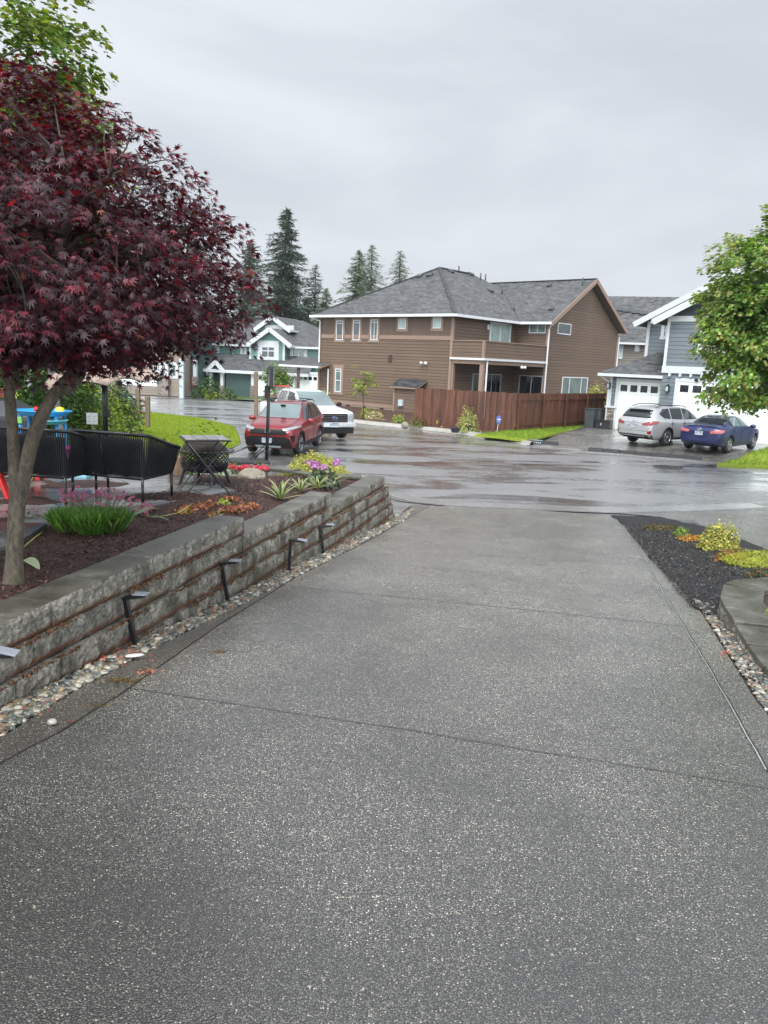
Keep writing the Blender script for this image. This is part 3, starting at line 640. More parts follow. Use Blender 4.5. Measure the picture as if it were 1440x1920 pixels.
# ------------------------------------------------------------------ path lights
def make_light():
    r = thing('path_light', (0,0,0), '', '')
    m = MB(); m.bar((0,0,-.03), (0,0,.375), .032, .032); m.build('post', mt_black, r, bevel=.002)
    m = MB(); m.box((.065, 0, .378), (.17, .055, .024)); h = m.build('lamp_head', mt_black, r, bevel=.003)
    m = MB(); m.box((.125, 0, .393), (.10, .075, .010), M=Matrix.Rotation(.16, 3, 'Y')); m.build('solar_panel', M_plain('solar_panel', (.22,.24,.27), .2, spec=.8), r, bevel=.002)
    return r
pl = make_light(); TH = math.atan2(WD.y, WD.x)-PI/2
LB = [((-1.95, 5.86, .86), (232, 1118), 'black solar path light standing over a patch of red leaves, largest in view', .06), ((-1.54, 7.47, .74), (415, 1054), 'black path light by the first step down of the wall caps', .03),
      ((-1.14, 9.17, .61), (545, 1012), 'black path light leaning slightly, third from the far end of the driveway wall row', -.09), ((-.82, 10.45, .52), (600, 986), 'smallest and farthest black path light along the block wall', .04), ((atY(-34, 1340, 4.2).x, 4.2, .985), (-34, 1222), 'black path light cut off by the left edge of the photo', .02)]
LB[2] = (LB[2][0], LB[2][1], 'black path light tilted to the right, between the upright ones near the wall end', -.09)
for i, (b, tp, lab, ln) in enumerate(LB):
    o = pl if i == 0 else copy_tree(pl); hz = atY(*tp, b[1]); o.location = b; H = (hz.z-b[2]); 
    o.scale = (1.15, 1.15, H/.385); d = hz-Vector(b); o.rotation_euler = (0, math.atan2(hz.x-b[0], H), R(-8)+i*.06); tag(o, lab, 'path light', 'solar path lights along the block wall')
# ------------------------------------------------------------------ building helpers
class Fac:
    def __init__(s, O, d): s.O = Vector((O[0], O[1], 0)); s.d = Vector((d[0], d[1], 0)).normalized(); s.n = Vector((s.d.y, -s.d.x, 0)); s.M = Matrix((s.d, -s.n, Vector((0,0,1)))).transposed()
    def P(s, a, z, o=0): return s.O+s.d*a+s.n*o+Vector((0, 0, z))
    def hit(s, px, py, o=0):
        r = ray(px, py); t = ((s.O+s.n*o)-Vector((0,0,CZ))).dot(s.n)/r.dot(s.n); p = Vector((0,0,CZ))+r*t; return (p-s.O).dot(s.d), p.z
    def box(s, m, s0, s1, z0, z1, o0, o1): m.box(s.P((s0+s1)/2, (z0+z1)/2, (o0+o1)/2), (s1-s0, abs(o1-o0), z1-z0), M=s.M); return m
    def px(s, x0, y0, x1, y1):
        a = s.hit(x0, y0); b = s.hit(x1, y1); c = s.hit(x0, y1); d = s.hit(x1, y0)
        return ((a[0]+c[0])/2, (b[0]+d[0])/2, (b[1]+c[1])/2, (a[1]+d[1])/2)
def window(par, F, r, fm, trim=None, tw=.12, fw=.06, mv=(), mh=(), pane=None, sill=False, o=0, name='window', pout=.018):
    s0, s1, z0, z1 = r; m = MB()
    F.box(m, s0, s1, z0, z0+fw, o-.03, o+.05); F.box(m, s0, s1, z1-fw, z1, o-.03, o+.05); F.box(m, s0, s0+fw, z0+fw, z1-fw, o-.03, o+.05); F.box(m, s1-fw, s1, z0+fw, z1-fw, o-.03, o+.05)
    for a in mv: x = s0+(s1-s0)*a; F.box(m, x-fw*.4, x+fw*.4, z0+fw, z1-fw, o-.02, o+.04)
    for a in mh: z = z0+(z1-z0)*a; F.box(m, s0+fw, s1-fw, z-fw*.4, z+fw*.4, o-.02, o+.037)
    w_ = m.build(name, fm, par)
    m = MB(); F.box(m, s0+fw*.8, s1-fw*.8, z0+fw*.8, z1-fw*.8, o-.02, o+pout); m.build('pane', pane or mt_glass, w_)
    if trim:
        m = MB(); b0, b1 = s0-tw, s1+tw
        F.box(m, b0-.03, b1+.03, z1, z1+tw*1.3, o-.01, o+.033); F.box(m, b0-.03, b1+.03, z0-tw, z0, o-.01, o+.033); F.box(m, b0, s0, z0, z1, o-.01, o+.03); F.box(m, s1, b1, z0, z1, o-.01, o+.03); m.build('window_trim', trim, w_)
    return w_
def roofmesh(par, tops, mat, th=.16, name='roof', fm=None):
    """tops = list of 3-D polygons; slab with underside"""
    bm = bmesh.new()
    vm = {}
    def gv(p):
        k = tuple(round(c, 4) for c in p)
        if k not in vm: vm[k] = bm.verts.new(p)
        return vm[k]
    fs = [bm.faces.new([gv(p) for p in t]) for t in tops]
    for f in fs:
        f.normal_update()
        if f.normal.z < 0: f.normal_flip()
    g = bmesh.ops.extrude_face_region(bm, geom=bm.faces[:], use_keep_orig=True)['geom']
    for v in g:
        if isinstance(v, bmesh.types.BMVert): v.co.z -= th
    bmesh.ops.recalc_face_normals(bm, faces=bm.faces[:])
    me = bpy.data.meshes.new(name); bm.to_mesh(me); bm.free(); me.materials.append(mat); me.materials.append(fm or mat); uvs(me)
    for p in me.polygons: p.material_index = 0 if p.normal.z > .2 else 1
    o = bpy.data.objects.new(name, me); COL.objects.link(o); o.parent = par; return o
def quadpart(par, name, mat, polys):
    m = MB()
    for p in polys: m.add(p, [tuple(range(len(p)))])
    return m.build(name, mat, par)
mt_glass = M_glass('window_glass', (.05,.065,.07)); mt_glass_dark = M_glass('dark_glass', (.012,.014,.02)); mt_blind = M_glass('curtained_glass', (.30,.40,.38), .08); mt_glassb = M_glass('pale_glass', (.12,.17,.16), .05)
mt_roof = M_shingle('grey_shingles'); mt_roofd = M_shingle('dark_shingles', (.035,.038,.042))
BR = (.138,.095,.067)
mt_bside = M_siding('brown_lap_siding', BR, .19); mt_bvert = M_siding('brown_board_siding', (.130,.091,.069), .11, vertical=True)
mt_btrim = M_plain('tan_brown_trim', (.26,.18,.135), .55, var=.12); mt_soffit = M_plain('brown_soffit', (.10,.07,.055), .7)
mt_found = M_plain('tan_foundation', (.36,.30,.25), .8, var=.12)
mt_stone = None
def M_stone():
    t = NT('stacked_stone'); uv = t.co(uv=True); b = t.N('TexBrick', {'Vector': uv, 'Scale': 1, 'Mortar Size': .012, 'Brick Width': .28, 'Row Height': .09, 'Color1': (.13,.11,.10), 'Color2': (.38,.34,.30), 'Mortar': (.03,.03,.03)}, offset=.4)
    n = t.noise(uv, 3, 4); t.P(col=t.mix(1.0, b.outputs[0], t.mix(n, (.6,.55,.5), (1.3,1.3,1.3)), 'MULTIPLY'), rough=.7, nrm=t.bump(b.outputs[1], -.8, .02)); return t.m
mt_stone = M_stone()
def sub(par, name, mat, F, r, o0, o1, bevel=0):
    m = MB(); F.box(m, r[0], r[1], r[2], r[3], o0, o1); return m.build(name, mat, par, bevel=bevel)
def vent_at(par, plane_p, plane_n, px, py, size=(.45, .35, .14), name='roof_vent', mat=None, pipe=False):
    r = ray(px, py); t = (plane_p-Vector((0,0,CZ))).dot(plane_n)/r.dot(plane_n); p = Vector((0,0,CZ))+r*t
    m = MB()
    if pipe: m.tube([p-Vector((0,0,.1)), p+Vector((0,0,size[2]))], size[0], 8)
    else:
        up = plane_n.normalized(); x = Vector((-up.y, up.x, 0)).normalized(); y = up.cross(x); m.box(p+up*.06, size, M=Matrix((x, y, up)).transposed())
    m.build(name, mat or mt_darkgrey, par, bevel=0 if pipe else .02)
# ------------------------------------------------------------------ the brown house
bh = thing('brown_house', (0,0,0), 'two-storey brown house with grey shingle roof, corner deck and side gable behind the wooden fence', 'house')
th = .853; U = Vector((-math.sin(th), math.cos(th), 0)); Vv = Vector((math.cos(th), math.sin(th), 0)); EZ = 6.20; PT = .575; OV = .5; W = 12.45
A = Vector((3.69, 46.73, 0)); LC = 7.2; LD = 2.37; LE = 11.17; Bp = A+U*W; C_ = A+Vv*LC; D_ = C_-U*LD; E_ = D_+Vv*LE; LM = W+4.0
z = lambda p, h: Vector((p.x, p.y, h))
ap1 = A+U*W/2+Vv*W/2; ap2 = ap1+Vv*4.0; A2 = A+Vv*LM; B2 = Bp+Vv*LM; RZ = EZ+PT*W/2
roofmesh(bh, [[z(Bp,EZ), z(A,EZ), z(ap1,RZ)], [z(A,EZ), z(A2,EZ), z(ap2,RZ), z(ap1,RZ)], [z(A2,EZ), z(B2,EZ), z(ap2,RZ)], [z(B2,EZ), z(Bp,EZ), z(ap1,RZ), z(ap2,RZ)]], mt_roof, .12, fm=mt_soffit)
G = (D_+E_)/2; WR = EZ+PT*LE/2; G = G-U*.0; BK = 15.0
roofmesh(bh, [[z(D_,EZ), z(G,WR), z(G+U*BK,WR), z(D_+U*BK,EZ)], [z(G,WR), z(E_,EZ), z(E_+U*BK,EZ), z(G+U*BK,WR)]], mt_roof, .14, fm=mt_soffit, name='gable_roof')
m = MB()
for p, q, zz0, zz1 in ((D_, G, EZ, WR), (E_, G, EZ, WR)):
    m.bar(z(p, zz0-.12)-U*.03, z(q, zz1-.12)-U*.03, .06, .26)
m.build('rake_board', mt_btrim, bh)
m = MB()
for p, q in ((Bp-Vv*.05, A-Vv*.05), (A-U*.05, C_-U*.05), (C_-Vv*.05, D_-Vv*.05)): m.bar(z(p, EZ-.08), z(q, EZ-.08), .12, .16)
m.build('gutter', mt_white, bh)
# hip and valley lines
m = MB(); m.bar(z(A, EZ+.03), z(ap1, RZ+.03), .22, .05); m.bar(z(ap1, RZ+.03), z(ap2, RZ+.03), .22, .05); m.bar(z(Bp, EZ+.03), z(ap1, RZ+.03), .2, .05); m.bar(z(G, WR+.02), z(G+U*9, WR+.02), .22, .05); m.build('ridge_cap', mt_roofd, bh)
t_ = (WR-EZ)/PT; vj = C_+Vv*0; m = MB(); m.bar(z(C_, EZ+.02), z(C_+U*t_+Vv*t_, WR+.02), .07, .03); m.build('valley_flashing', mt_darkgrey, bh)
# walls
Aw = A+(U+Vv)*OV; Bw = Bp+(Vv-U)*OV; Cw = C_+(U+Vv)*OV; Dw = D_+(U+Vv)*OV; Ew = E_+(U-Vv)*OV
GZ = .38; BZ = 3.78
sp = EZ-.12
FL = Fac(Bw, -U); FA = Fac(Aw, Vv); FC = Fac(Cw, -U); FD = Fac(Dw, Vv)
lf = (Aw-Bw).length; la = (Cw-Aw).length; lc_ = (Dw-Cw).length; ld_ = (Ew-Dw).length
zb = FL.hit(720, 632)[1]; BZ = zb
quadpart(bh, 'wall', mt_bside, [[FL.P(0,GZ), FL.P(lf,GZ), FL.P(lf,BZ), FL.P(0,BZ)], [FA.P(0,GZ), FA.P(la,GZ), FA.P(la,sp), FA.P(0,sp)], [FC.P(0,GZ), FC.P(lc_,GZ), FC.P(lc_,sp), FC.P(0,sp)],
    [FD.P(0,GZ), FD.P(ld_,GZ), FD.P(ld_,sp), FD.P(0,sp)], [z(Bw,GZ), z(Bw,sp), z(B2,sp), z(B2,GZ)], [z(Ew,GZ), z(Ew+U*BK,GZ), z(Ew+U*BK,sp), z(Ew,sp)]])
gw_ = WR-.14-OV*0; quadpart(bh, 'gable_wall', mt_bside, [[FD.P(-.0,sp), FD.P(ld_,sp), FD.P(ld_/2, sp+PT*ld_/2+.1)]])
quadpart(bh, 'upper_wall', mt_bvert, [[FL.P(0,BZ), FL.P(lf,BZ), FL.P(lf,sp), FL.P(0,sp)]])
m = MB(); FL.box(m, .0, lf, BZ-.12, BZ+.12, 0, .03); m.build('belly_band', mt_btrim, bh)
for F, s in ((FL, lf), (FD, 0), (FD, ld_), (FL, 0)): m = MB(); F.box(m, s-.09, s+.09, GZ, sp, -.09 if s else -.09, .045); m.build('corner_board', mt_btrim, bh)
m = MB(); FL.box(m, 0, lf, GZ-.12, GZ+.10, -.05, .05); m.build('skirt_board', mt_btrim, bh); m = MB(); FD.box(m, 0, ld_, GZ-.1, GZ+.06, -.05, .03); m.build('skirt_board', mt_btrim, bh)
m = MB(); FL.box(m, 0, lf, -.2, GZ-.12, -.3, .0); FA.box(m, 0, la, -.2, GZ, -.3, -.002); FC.box(m, 0.0, lc_, -.2, GZ, -.3, -.002); FD.box(m, 0, ld_, -.2, GZ-.1, -.3, .0); m.build('foundation', mt_found, bh)
for k in range(7):
    s = 1.2+k*1.55; sub(bh, 'foundation_vent', mt_black, FL, (s, s+.34, .16, .25), -.01, .012)
for x0, y0, x1, y1 in ((631,601,644,638), (662.5,600,675.5,638), (695.5,599,709,638)):
    window(bh, FL, FL.px(x0,y0,x1,y1), mt_white, mt_btrim, .14, .06, mh=(.86,), mv=(.5,) if x0 > 690 else ())
for x0, y0, x1, y1 in ((748,597,762,617), (812.5,594,828,616)): window(bh, FL, FL.px(x0,y0,x1,y1), mt_white, mt_btrim, .15, .06, pane=mt_blind, mh=(.8,) if x0 > 800 else ())
window(bh, FL, FL.px(629,691,640,735), mt_white, mt_btrim, .18, .06, mh=(.5, .88), pane=mt_glassb)
s, zz = FL.hit(732, 672); sub(bh, 'wall_vent', M_plain('vent_brown', (.05,.035,.03), .6), FL, (s-.14, s+.14, zz-.22, zz+.22), 0, .07, .01)
def flood(F, px, py, sc=1):
    s, zz = F.hit(px, py); f = MB(); f.lathe([(.0,.0),(.09,0),(.09,.05),(0,.05)], F.P(s, zz, .02), 12, F.M @ Matrix.Rotation(PI/2, 3, 'X'))
    for a in (-1, 1): f.lathe([(.03,0),(.10,.14),(.10,.2),(0,.2)], F.P(s+a*.12, zz, .1), 12, F.M @ Matrix.Rotation(PI/2, 3, 'X') @ Matrix.Rotation(a*.5, 3, 'Y'))
    f.build('floodlight', mt_white, bh)
flood(FL, 798, 681)
# shed bump-out with little roof
r = FL.px(752, 729, 795, 772); sd_ = MB(); FL.box(sd_, r[0], r[1], -.1, r[3], 0, .75); b = sd_.build('bump_out', mt_bside, bh)
m = MB(); FL.box(m, r[0]-.03, r[0]+.09, .1, r[3], .70, .775); FL.box(m, r[0]-.05, r[1]+.05, r[3]-.02, r[3]+.1, .74, .79); m.build('bump_out_trim', mt_btrim, b)
zt = r[3]+.1; a_ = [FL.P(r[0]-.2, zt, .95), FL.P(r[1]+.2, zt, .95), FL.P(r[1]+.2, zt+.5, 0), FL.P(r[0]-.2, zt+.5, 0)]; roofmesh(bh, [a_], mt_roofd, .08, 'bump_out_roof', fm=mt_btrim)
r2 = FL.px(763, 749, 771, 761); sub(bh, 'meter_box', mt_galv, FL, (r2[0], r2[1], r2[2], r2[3]), .75, .9, .01)
# deck and covered patio at the corner
K_ = Aw-U*LD*1.0; FS = Fac(Aw, -U); FK = Fac(K_, Vv); lk = (Dw-K_).length; DT = FS.hit(847, 637)[1]; DBt = FS.hit(845, 675)[1]
print('DECK', DT, DBt)
dk = MB(); FS.box(dk, .0, LD, DBt+.16, DT-.05, -.12, .0); FK.box(dk, 0, lk, DBt+.16, DT-.05, -.12, .0); deck = dk.build('deck', mt_bside, bh)
m = MB(); FS.box(m, 0.05, LD+.03, DT-.05, DT, -.16, .04); FK.box(m, 0, lk, DT-.05, DT+.002, -.16, .04); FK.box(m, -.06, .12, DBt+.1, DT-.06, -.1, .03); m.build('deck_trim', mt_btrim, deck)
m = MB(); FS.box(m, 0, LD, DBt+.05, DBt+.17, -.02, .13); FK.box(m, -.1, lk, DBt+.05, DBt+.175, -.02, .13); m.build('deck_gutter', mt_white, deck)
m = MB(); FS.box(m, 0, LD, DBt-.18, DBt+.05, -.2, .0); FK.box(m, -.0, lk, DBt-.18, DBt+.05, -.2, .005); m.build('deck_beam', mt_btrim, deck)
m = MB(); m.prism([tuple(q[:2]) for q in (Aw-Vv*0, K_, Dw-Vv*.02, Cw)], DBt+.02, DBt+.10); m.build('deck_floor', mt_soffit, deck)
m = MB(); m.box(K_+U*.12+Vv*.12+Vector((0,0,(DBt-.1)/2)), (.24, .24, DBt-.1), th); m.build('patio_post', mt_btrim, bh); m = MB(); m.box(Aw-U*.1+Vv*.12+Vector((0,0,(DBt-.1)/2)), (.2,.2,DBt-.1), th); m.build('patio_post', mt_btrim, bh)
flood(FK, 976, 689)
window(bh, FA, FA.px(917.5,605,957,645), mt_white, None, fw=.13, mv=(.5,), pane=mt_blind, name='balcony_door'); s, zz = FA.hit(914, 613); sub(bh, 'wall_lamp', mt_white, FA, (s-.07, s+.07, zz-.16, zz+.16), 0, .12, .02)
window(bh, FC, FC.px(992.5,606,1024,625), mt_white, None, fw=.06, mv=(.5,), pane=mt_glassb)
r = FA.px(884,701,937,770); window(bh, FA, (r[0], min(r[1], la-.1), .45, r[3]), mt_galv, None, fw=.06, mv=(.33,.66), pane=mt_glass_dark, name='sliding_door')
r = FC.px(972,704,1019,770); window(bh, FC, (max(.1, r[0]), min(r[1], lc_-.1), .45, r[3]), mt_galv, None, fw=.06, mv=(.52,), pane=mt_glass_dark, name='sliding_door')
window(bh, FD, FD.px(1045,606,1070,627.5), mt_white, None, fw=.07, pane=mt_glass); window(bh, FD, FD.px(1052.5,707,1100,752), mt_white, None, fw=.07, mv=(.28,.74), pane=mt_glassb)
m = MB()
def spout(F, s, z0, z1, o=.1, to=None):
    m = MB(); m.bar(F.P(s, z1, o), F.P(s, z0, o), .09, .07)
    if to is not None: m.bar(F.P(s, z1-.03, o), to, .09, .07)
    m.build('downspout', mt_white, bh)
spout(FD, -.12, 0, EZ-.4, .12, z(D_, EZ-.15)); spout(FK, .32, 0, DBt, .06); spout(FL, .05, 3.0, EZ-.35, .1, z(Bp, EZ-.15)); spout(FD, ld_+.1, 0, EZ-.4, .1); spout(FL, 1.0, 0, 2.6, .1)
# side entry porch at the far left corner
pr = MB(); porch = [FL.P(-3.2, 2.75, .9), FL.P(1.1, 2.75, .9), FL.P(1.1, 3.35, -1.2), FL.P(-3.2, 3.35, -1.2)]
roofmesh(bh, [porch, [FL.P(-3.2,2.75,-3.4), FL.P(-3.2,3.35,-1.2), FL.P(1.1,3.35,-1.2), FL.P(1.1,2.75,-3.4)]], mt_roof, .15, 'porch_roof', fm=mt_btrim)
m = MB(); m.bar(FL.P(-3.2,2.68,.95), FL.P(.9,2.68,.95), .12, .13); m.build('porch_gutter', mt_white, bh)
m = MB(); m.bar(FL.P(-1.4,0,.7), FL.P(-1.4,2.65,.7), .2, .2); m.build('porch_post', M_plain('porch_post_brown', (.085,.05,.04), .6), bh)
n1_ = Vector((-PT*Vv.x, -PT*Vv.y, 1)); n2_ = Vector((-PT*U.x, -PT*U.y, 1)); n3_ = Vector((-PT*Vv.x, -PT*Vv.y, 1))
for x, y in ((786,519), (806,517)): vent_at(bh, z(A,EZ), n1_, x, y)
for x, y in ((845,510), (882,515), (919,546)): vent_at(bh, z(A,EZ), n2_, x, y)
for x, y in ((860,511), (941,551), (964,583), (901,524), (910,526)): vent_at(bh, z(A,EZ), n2_, x, y, (.05,.05,.45), 'vent_pipe', pipe=True)
for x, y in ((1030,537), (1034,581)): vent_at(bh, z(D_,EZ), n3_, x, y, (.3,.3,.16))
vent_at(bh, z(D_,EZ), n3_, 1092, 536, (.04,.04,.55), 'vent_pipe', pipe=True)
# ------------------------------------------------------------------ wooden fence
mt_cedar = None
def M_cedar():
    t = NT('weathered_cedar'); uv = t.co(uv=True); c = t.co(); x = t.math('DIVIDE', t.sep(uv)[0], .145); row = t.math('FLOOR', x); rn = t.N('TexWhiteNoise', {'W': row}, noise_dimensions='1D').outputs[0]
    st = t.noise(t.mp(uv, (14, .9, 1)), 1, 5, .65); cc = t.ramp(st, [(.25, (.042,.017,.009)), (.5, (.096,.040,.023)), (.75, (.16,.076,.047))]); cc = t.mix(1.0, cc, t.mix(rn, (.62,.62,.66), (1.3,1.25,1.22)), 'MULTIPLY')
    big = t.noise(uv, .8, 4); cc = t.mix(1.0, cc, t.mix(big, (.7,.7,.72), (1.25,1.2,1.2)), 'MULTIPLY'); t.P(col=cc, rough=.6, spec=.35, nrm=t.bump(st, .5, .01)); return t.m
mt_cedar = M_cedar()
def board_fence(name, p0, p1, z0, z1, label, rails):
    o = thing(name, (p0[0], p0[1], z0), label, 'fence'); I = Matrix.Translation((-p0[0], -p0[1], -z0)); d = Vector((p1[0]-p0[0], p1[1]-p0[1])); L = d.length; F = Fac(p0, d); m = MB(); s = 0; k = 0
    while s < L-.02:
        h = z1+rnd.uniform(-.02, .02); F.box(m, s+.004, min(s+.141, L), z0+.05+rnd.uniform(0, .03), h, 0, .02+(.006 if k % 2 else 0)+rnd.uniform(0, .004)); s += .145; k += 1
    q = m.build('boards', mt_cedar, o); q.matrix_parent_inverse = I
    if rails:
        m = MB(); F.box(m, 0, L, z1-.34, z1-.24, .027, .07); F.box(m, 0, L, z0+.25, z0+.35, .027, .07); q = m.build('rail', mt_cedar, o); q.matrix_parent_inverse = I
        s = .02
        while s < L: m = MB(); F.box(m, s, s+.1, z0, z1-.0, .071, .16); q = m.build('post', mt_cedar, o); q.matrix_parent_inverse = I; s += 2.35
    else:
        m = MB(); F.box(m, 0, L, z0, z0+.14, .031, .05); q = m.build('kick_board', mt_cedar, o); q.matrix_parent_inverse = I
    return o
fA = at(775, 798, .16); fB = at(965, 808, .19); fC = at(1131, 796, .2)
board_fence('board_fence', fA, fB, .16, 2.02, 'reddish brown board fence along the bed facing the street, smooth side out', False)
board_fence('board_fence', fB, Vector(fB)+Vv*((Vector(fC)-Vector(fB)).dot(Vv)), .19, 2.0, 'reddish brown board fence running back from the corner, with rails and posts showing', True)
# ------------------------------------------------------------------ the grey house on the right
gh = thing('gray_house', (0,0,0), 'two-storey blue-grey house with white trim and two white garage doors behind the parked cars', 'house')
mt_gside = M_siding('blue_grey_lap_siding', (.135,.16,.178), .20, dark=.45); mt_gwhite = M_plain('white_house_trim', (.52,.55,.56), .45, var=.05)
def M_gdoor(name='white_garage_door', col=(.76,.80,.78)):
    t = NT(name); uv = t.co(uv=True); q = t.math('FRACT', t.math('DIVIDE', t.math('ADD', t.sep(uv)[1], -.25), .53)); l = t.math('LESS_THAN', q, .035)
    g = t.N('TexBrick', {'Vector': uv, 'Scale': 1, 'Mortar Size': .018, 'Brick Width': .9, 'Row Height': .53, 'Color1': (1,1,1), 'Color2': (1,1,1), 'Mortar': (.8,.8,.8)}, offset=0)
    t.P(col=t.mix(l, t.mix(1.0, g.outputs[0], col, 'MULTIPLY'), dim(col, .6)), rough=.4, nrm=t.bump(g.outputs[1], -.4, .01)); return t.m
mt_gdoor = M_gdoor()
ga = R(-40); gd = Vector((math.cos(ga), math.sin(ga), 0)); gn = Vector((gd.y, -gd.x, 0)); g0 = at(1137, 803, .25)
FG = Fac(g0, gd); 
def S_(x, y, F=FG): return F.hit(x, y)
sJ = FG.hit(1243, 760)[0]     # where the 2-storey volume starts
zE = FG.hit(1200, 703)[1]; GZ0 = .22
# garage volume 1
gdep = 7.0
m = MB(); FG.box(m, 0, sJ, -.2, zE, -gdep, 0); m.build('garage_wall', mt_gside, gh)
F2 = Fac(FG.P(sJ, 0, .55), gd); L2 = 8.2
zT = F2.hit(1243, 592)[1]; zB = F2.hit(1250, 686)[1]
m = MB(); F2.box(m, 0, L2, -.2, zT, -9.0, 0); m.build('wall', mt_gside, gh)
PG = .52; hw = L2/2; eo = .55
gE0 = F2.P(-eo, zT-PG*eo+.05, .5); gE1 = F2.P(L2+eo, zT-PG*eo+.05, .5); gT = F2.P(hw, zT+PG*hw+.05, .5); bk = -F2.n*10.5
roofmesh(gh, [[gE0, gT, gT+bk, gE0+bk], [gT, gE1, gE1+bk, gT+bk]], mt_roof, .14, fm=mt_soffit)
m = MB()
for p in (gE0, gE1): m.bar(p+F2.n*.03+Vector((0,0,-.10)), gT+F2.n*.03+Vector((0,0,-.10)), .06, .30)
m.build('rake_board', mt_gwhite, gh)
m = MB(); m.bar(gE0+Vector((0,0,-.09))-F2.d*.05, gE0+bk+Vector((0,0,-.09))-F2.d*.05, .12, .15); m.build('gutter', mt_gwhite, gh)
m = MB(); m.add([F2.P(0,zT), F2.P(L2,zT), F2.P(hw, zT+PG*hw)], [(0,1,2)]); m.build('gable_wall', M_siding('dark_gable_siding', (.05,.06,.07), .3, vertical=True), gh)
m = MB(); F2.box(m, 0.14, L2-.14, zT-.28, zT-.02, 0, .05); F2.box(m, 0, .14, zB, zT, 0, .05); F2.box(m, L2-.14, L2, zB, zT, 0, .05); F2.box(m, -.02, L2+.02, zB-.34, zB, 0, .09); m.build('trim_board', mt_gwhite, gh)
k = 0
while k*.52 < L2: 
    m = MB(); F2.box(m, .35+k*.52, .45+k*.52, zB-.50, zB-.345, 0, .14); m.build('corbel', mt_gwhite, gh); k += 1
# rear upper volume left of the front gable
F3 = Fac(F2.P(-1.9, 0, -2.2), gd); z3 = F3.hit(1222, 603)[1]
m = MB(); F3.box(m, 0, 6, zE-.2, z3, -7, 0); m.build('rear_wall', mt_gside, gh)
q0 = F3.P(-.5, z3-.1, .6); q1 = F3.P(5.5, z3-.1+PG*6.0, .6); bk3 = -F3.n*9
roofmesh(gh, [[q0, q1, q1+bk3, q0+bk3]], mt_roof, .14, 'rear_roof', fm=mt_soffit)
m = MB(); m.bar(q0+F3.n*.03+Vector((0,0,-.1)), q1+F3.n*.03+Vector((0,0,-.1)), .06, .28); m.build('rear_rake_board', mt_gwhite, gh)
m = MB(); F3.box(m, 0, .16, zE, z3, 0, .04); m.build('corner_board', mt_gwhite, gh)
window(gh, F3, F3.px(1244, 608, 1254, 632), mt_gwhite, mt_gwhite, .12, .06, pane=mt_glass_dark, mv=(.5,), mh=(.5,))
window(gh, F2, F2.px(1317, 603, 1366, 657), mt_gwhite, mt_gwhite, .16, .07, pane=mt_glass_dark, mv=(.5,)); 
# hip roof over garage 1
e0 = FG.P(-.5, zE+.02, .5); e1 = FG.P(sJ+.02, zE+.02, .5); e2 = FG.P(-.5, zE+.02, -gdep); r1 = FG.P(sJ+.02, zE+.02+.55*3.2, -2.7); 
zr = F3.hit(1213, 651)[1]; r0 = FG.P(2.2, zE+.02+.55*2.7, -2.2)
roofmesh(gh, [[e0, e1, FG.P(sJ+.02, r0.z, -2.2), r0], [e0, r0, FG.P(2.2, r0.z, -gdep), e2]], mt_roof, .12, 'garage_roof', fm=mt_soffit)
m = MB(); m.bar(FG.P(-.5, zE-.06, .55), FG.P(sJ+.05, zE-.06, .55), .12, .15); m.bar(FG.P(-.45, zE-.1, .5), FG.P(-.06, zE-.45, .08), .08); m.bar(FG.P(-.06, zE-.45, .08), FG.P(-.06, .2, .08), .09, .07); m.build('garage_gutter', mt_gwhite, gh)
def gdoor(F, r, nwin, par=gh, tr=.16, trim=mt_gwhite, win=mt_glass_dark, o=0):
    s0, s1, z0, z1 = r; m = MB(); F.box(m, s0, s1, z0, z1, o-.02, o+.03); d = m.build('garage_door', mt_gdoor, par)
    m = MB(); F.box(m, s0-tr, s0, z0, z1+tr, o, o+.06); F.box(m, s1, s1+tr, z0, z1+tr, o, o+.06); F.box(m, s0, s1, z1, z1+tr, o, o+.06); m.build('door_trim', trim, d)
    pw = (s1-s0)/nwin
    for k in range(nwin): m = MB(); F.box(m, s0+pw*(k+.16), s0+pw*(k+.84), z1-.50, z1-.16, o+.01, o+.036); m.build('door_window', win, d)
r = FG.px(1158, 717, 1237, 800); gdoor(FG, (r[0], min(r[1], sJ-.25), .24, r[3]), 4)
s2 = F2.hit(1268, 760)[0]; z2 = F2.hit(1290, 716)[1]; gdoor(F2, (s2, s2+4.9, .24, z2), 8)
m = MB(); FG.box(m, -.05, .36, -.1, 1.35, 0, .10); FG.box(m, -.12, .0, -.1, 1.35, -.5, .09); m.build('stone_base', mt_stone, gh)
m = MB(); FG.box(m, -.14, .44, 1.35, 1.45, -.02, .15); FG.box(m, -.04, .10, 1.45, zE-.02, 0, .04); m.build('stone_cap', mt_gwhite, gh)
for F, x, y in ((FG, 1143, 722), (F2, 1253, 728)):
    s, zz = F.hit(x, y); m = MB(); F.box(m, s-.09, s+.09, zz-.18, zz+.13, .04, .2); F.box(m, s-.03, s+.03, zz+.05, zz+.2, 0, .1); l = m.build('wall_lantern', mt_black, gh); m = MB(); F.box(m, s-.06, s+.06, zz-.14, zz+.08, .035, .206); m.build('lantern_glass', mt_blind, l)
s, zz = F2.hit(1308, 714); m = MB(); m.lathe([(.0,0),(.07,0),(.09,.16),(0,.2)], F2.P(s, zz, .08), 10, F2.M @ Matrix.Rotation(PI/2.4, 3, 'X')); m.build('security_camera', mt_black, gh)
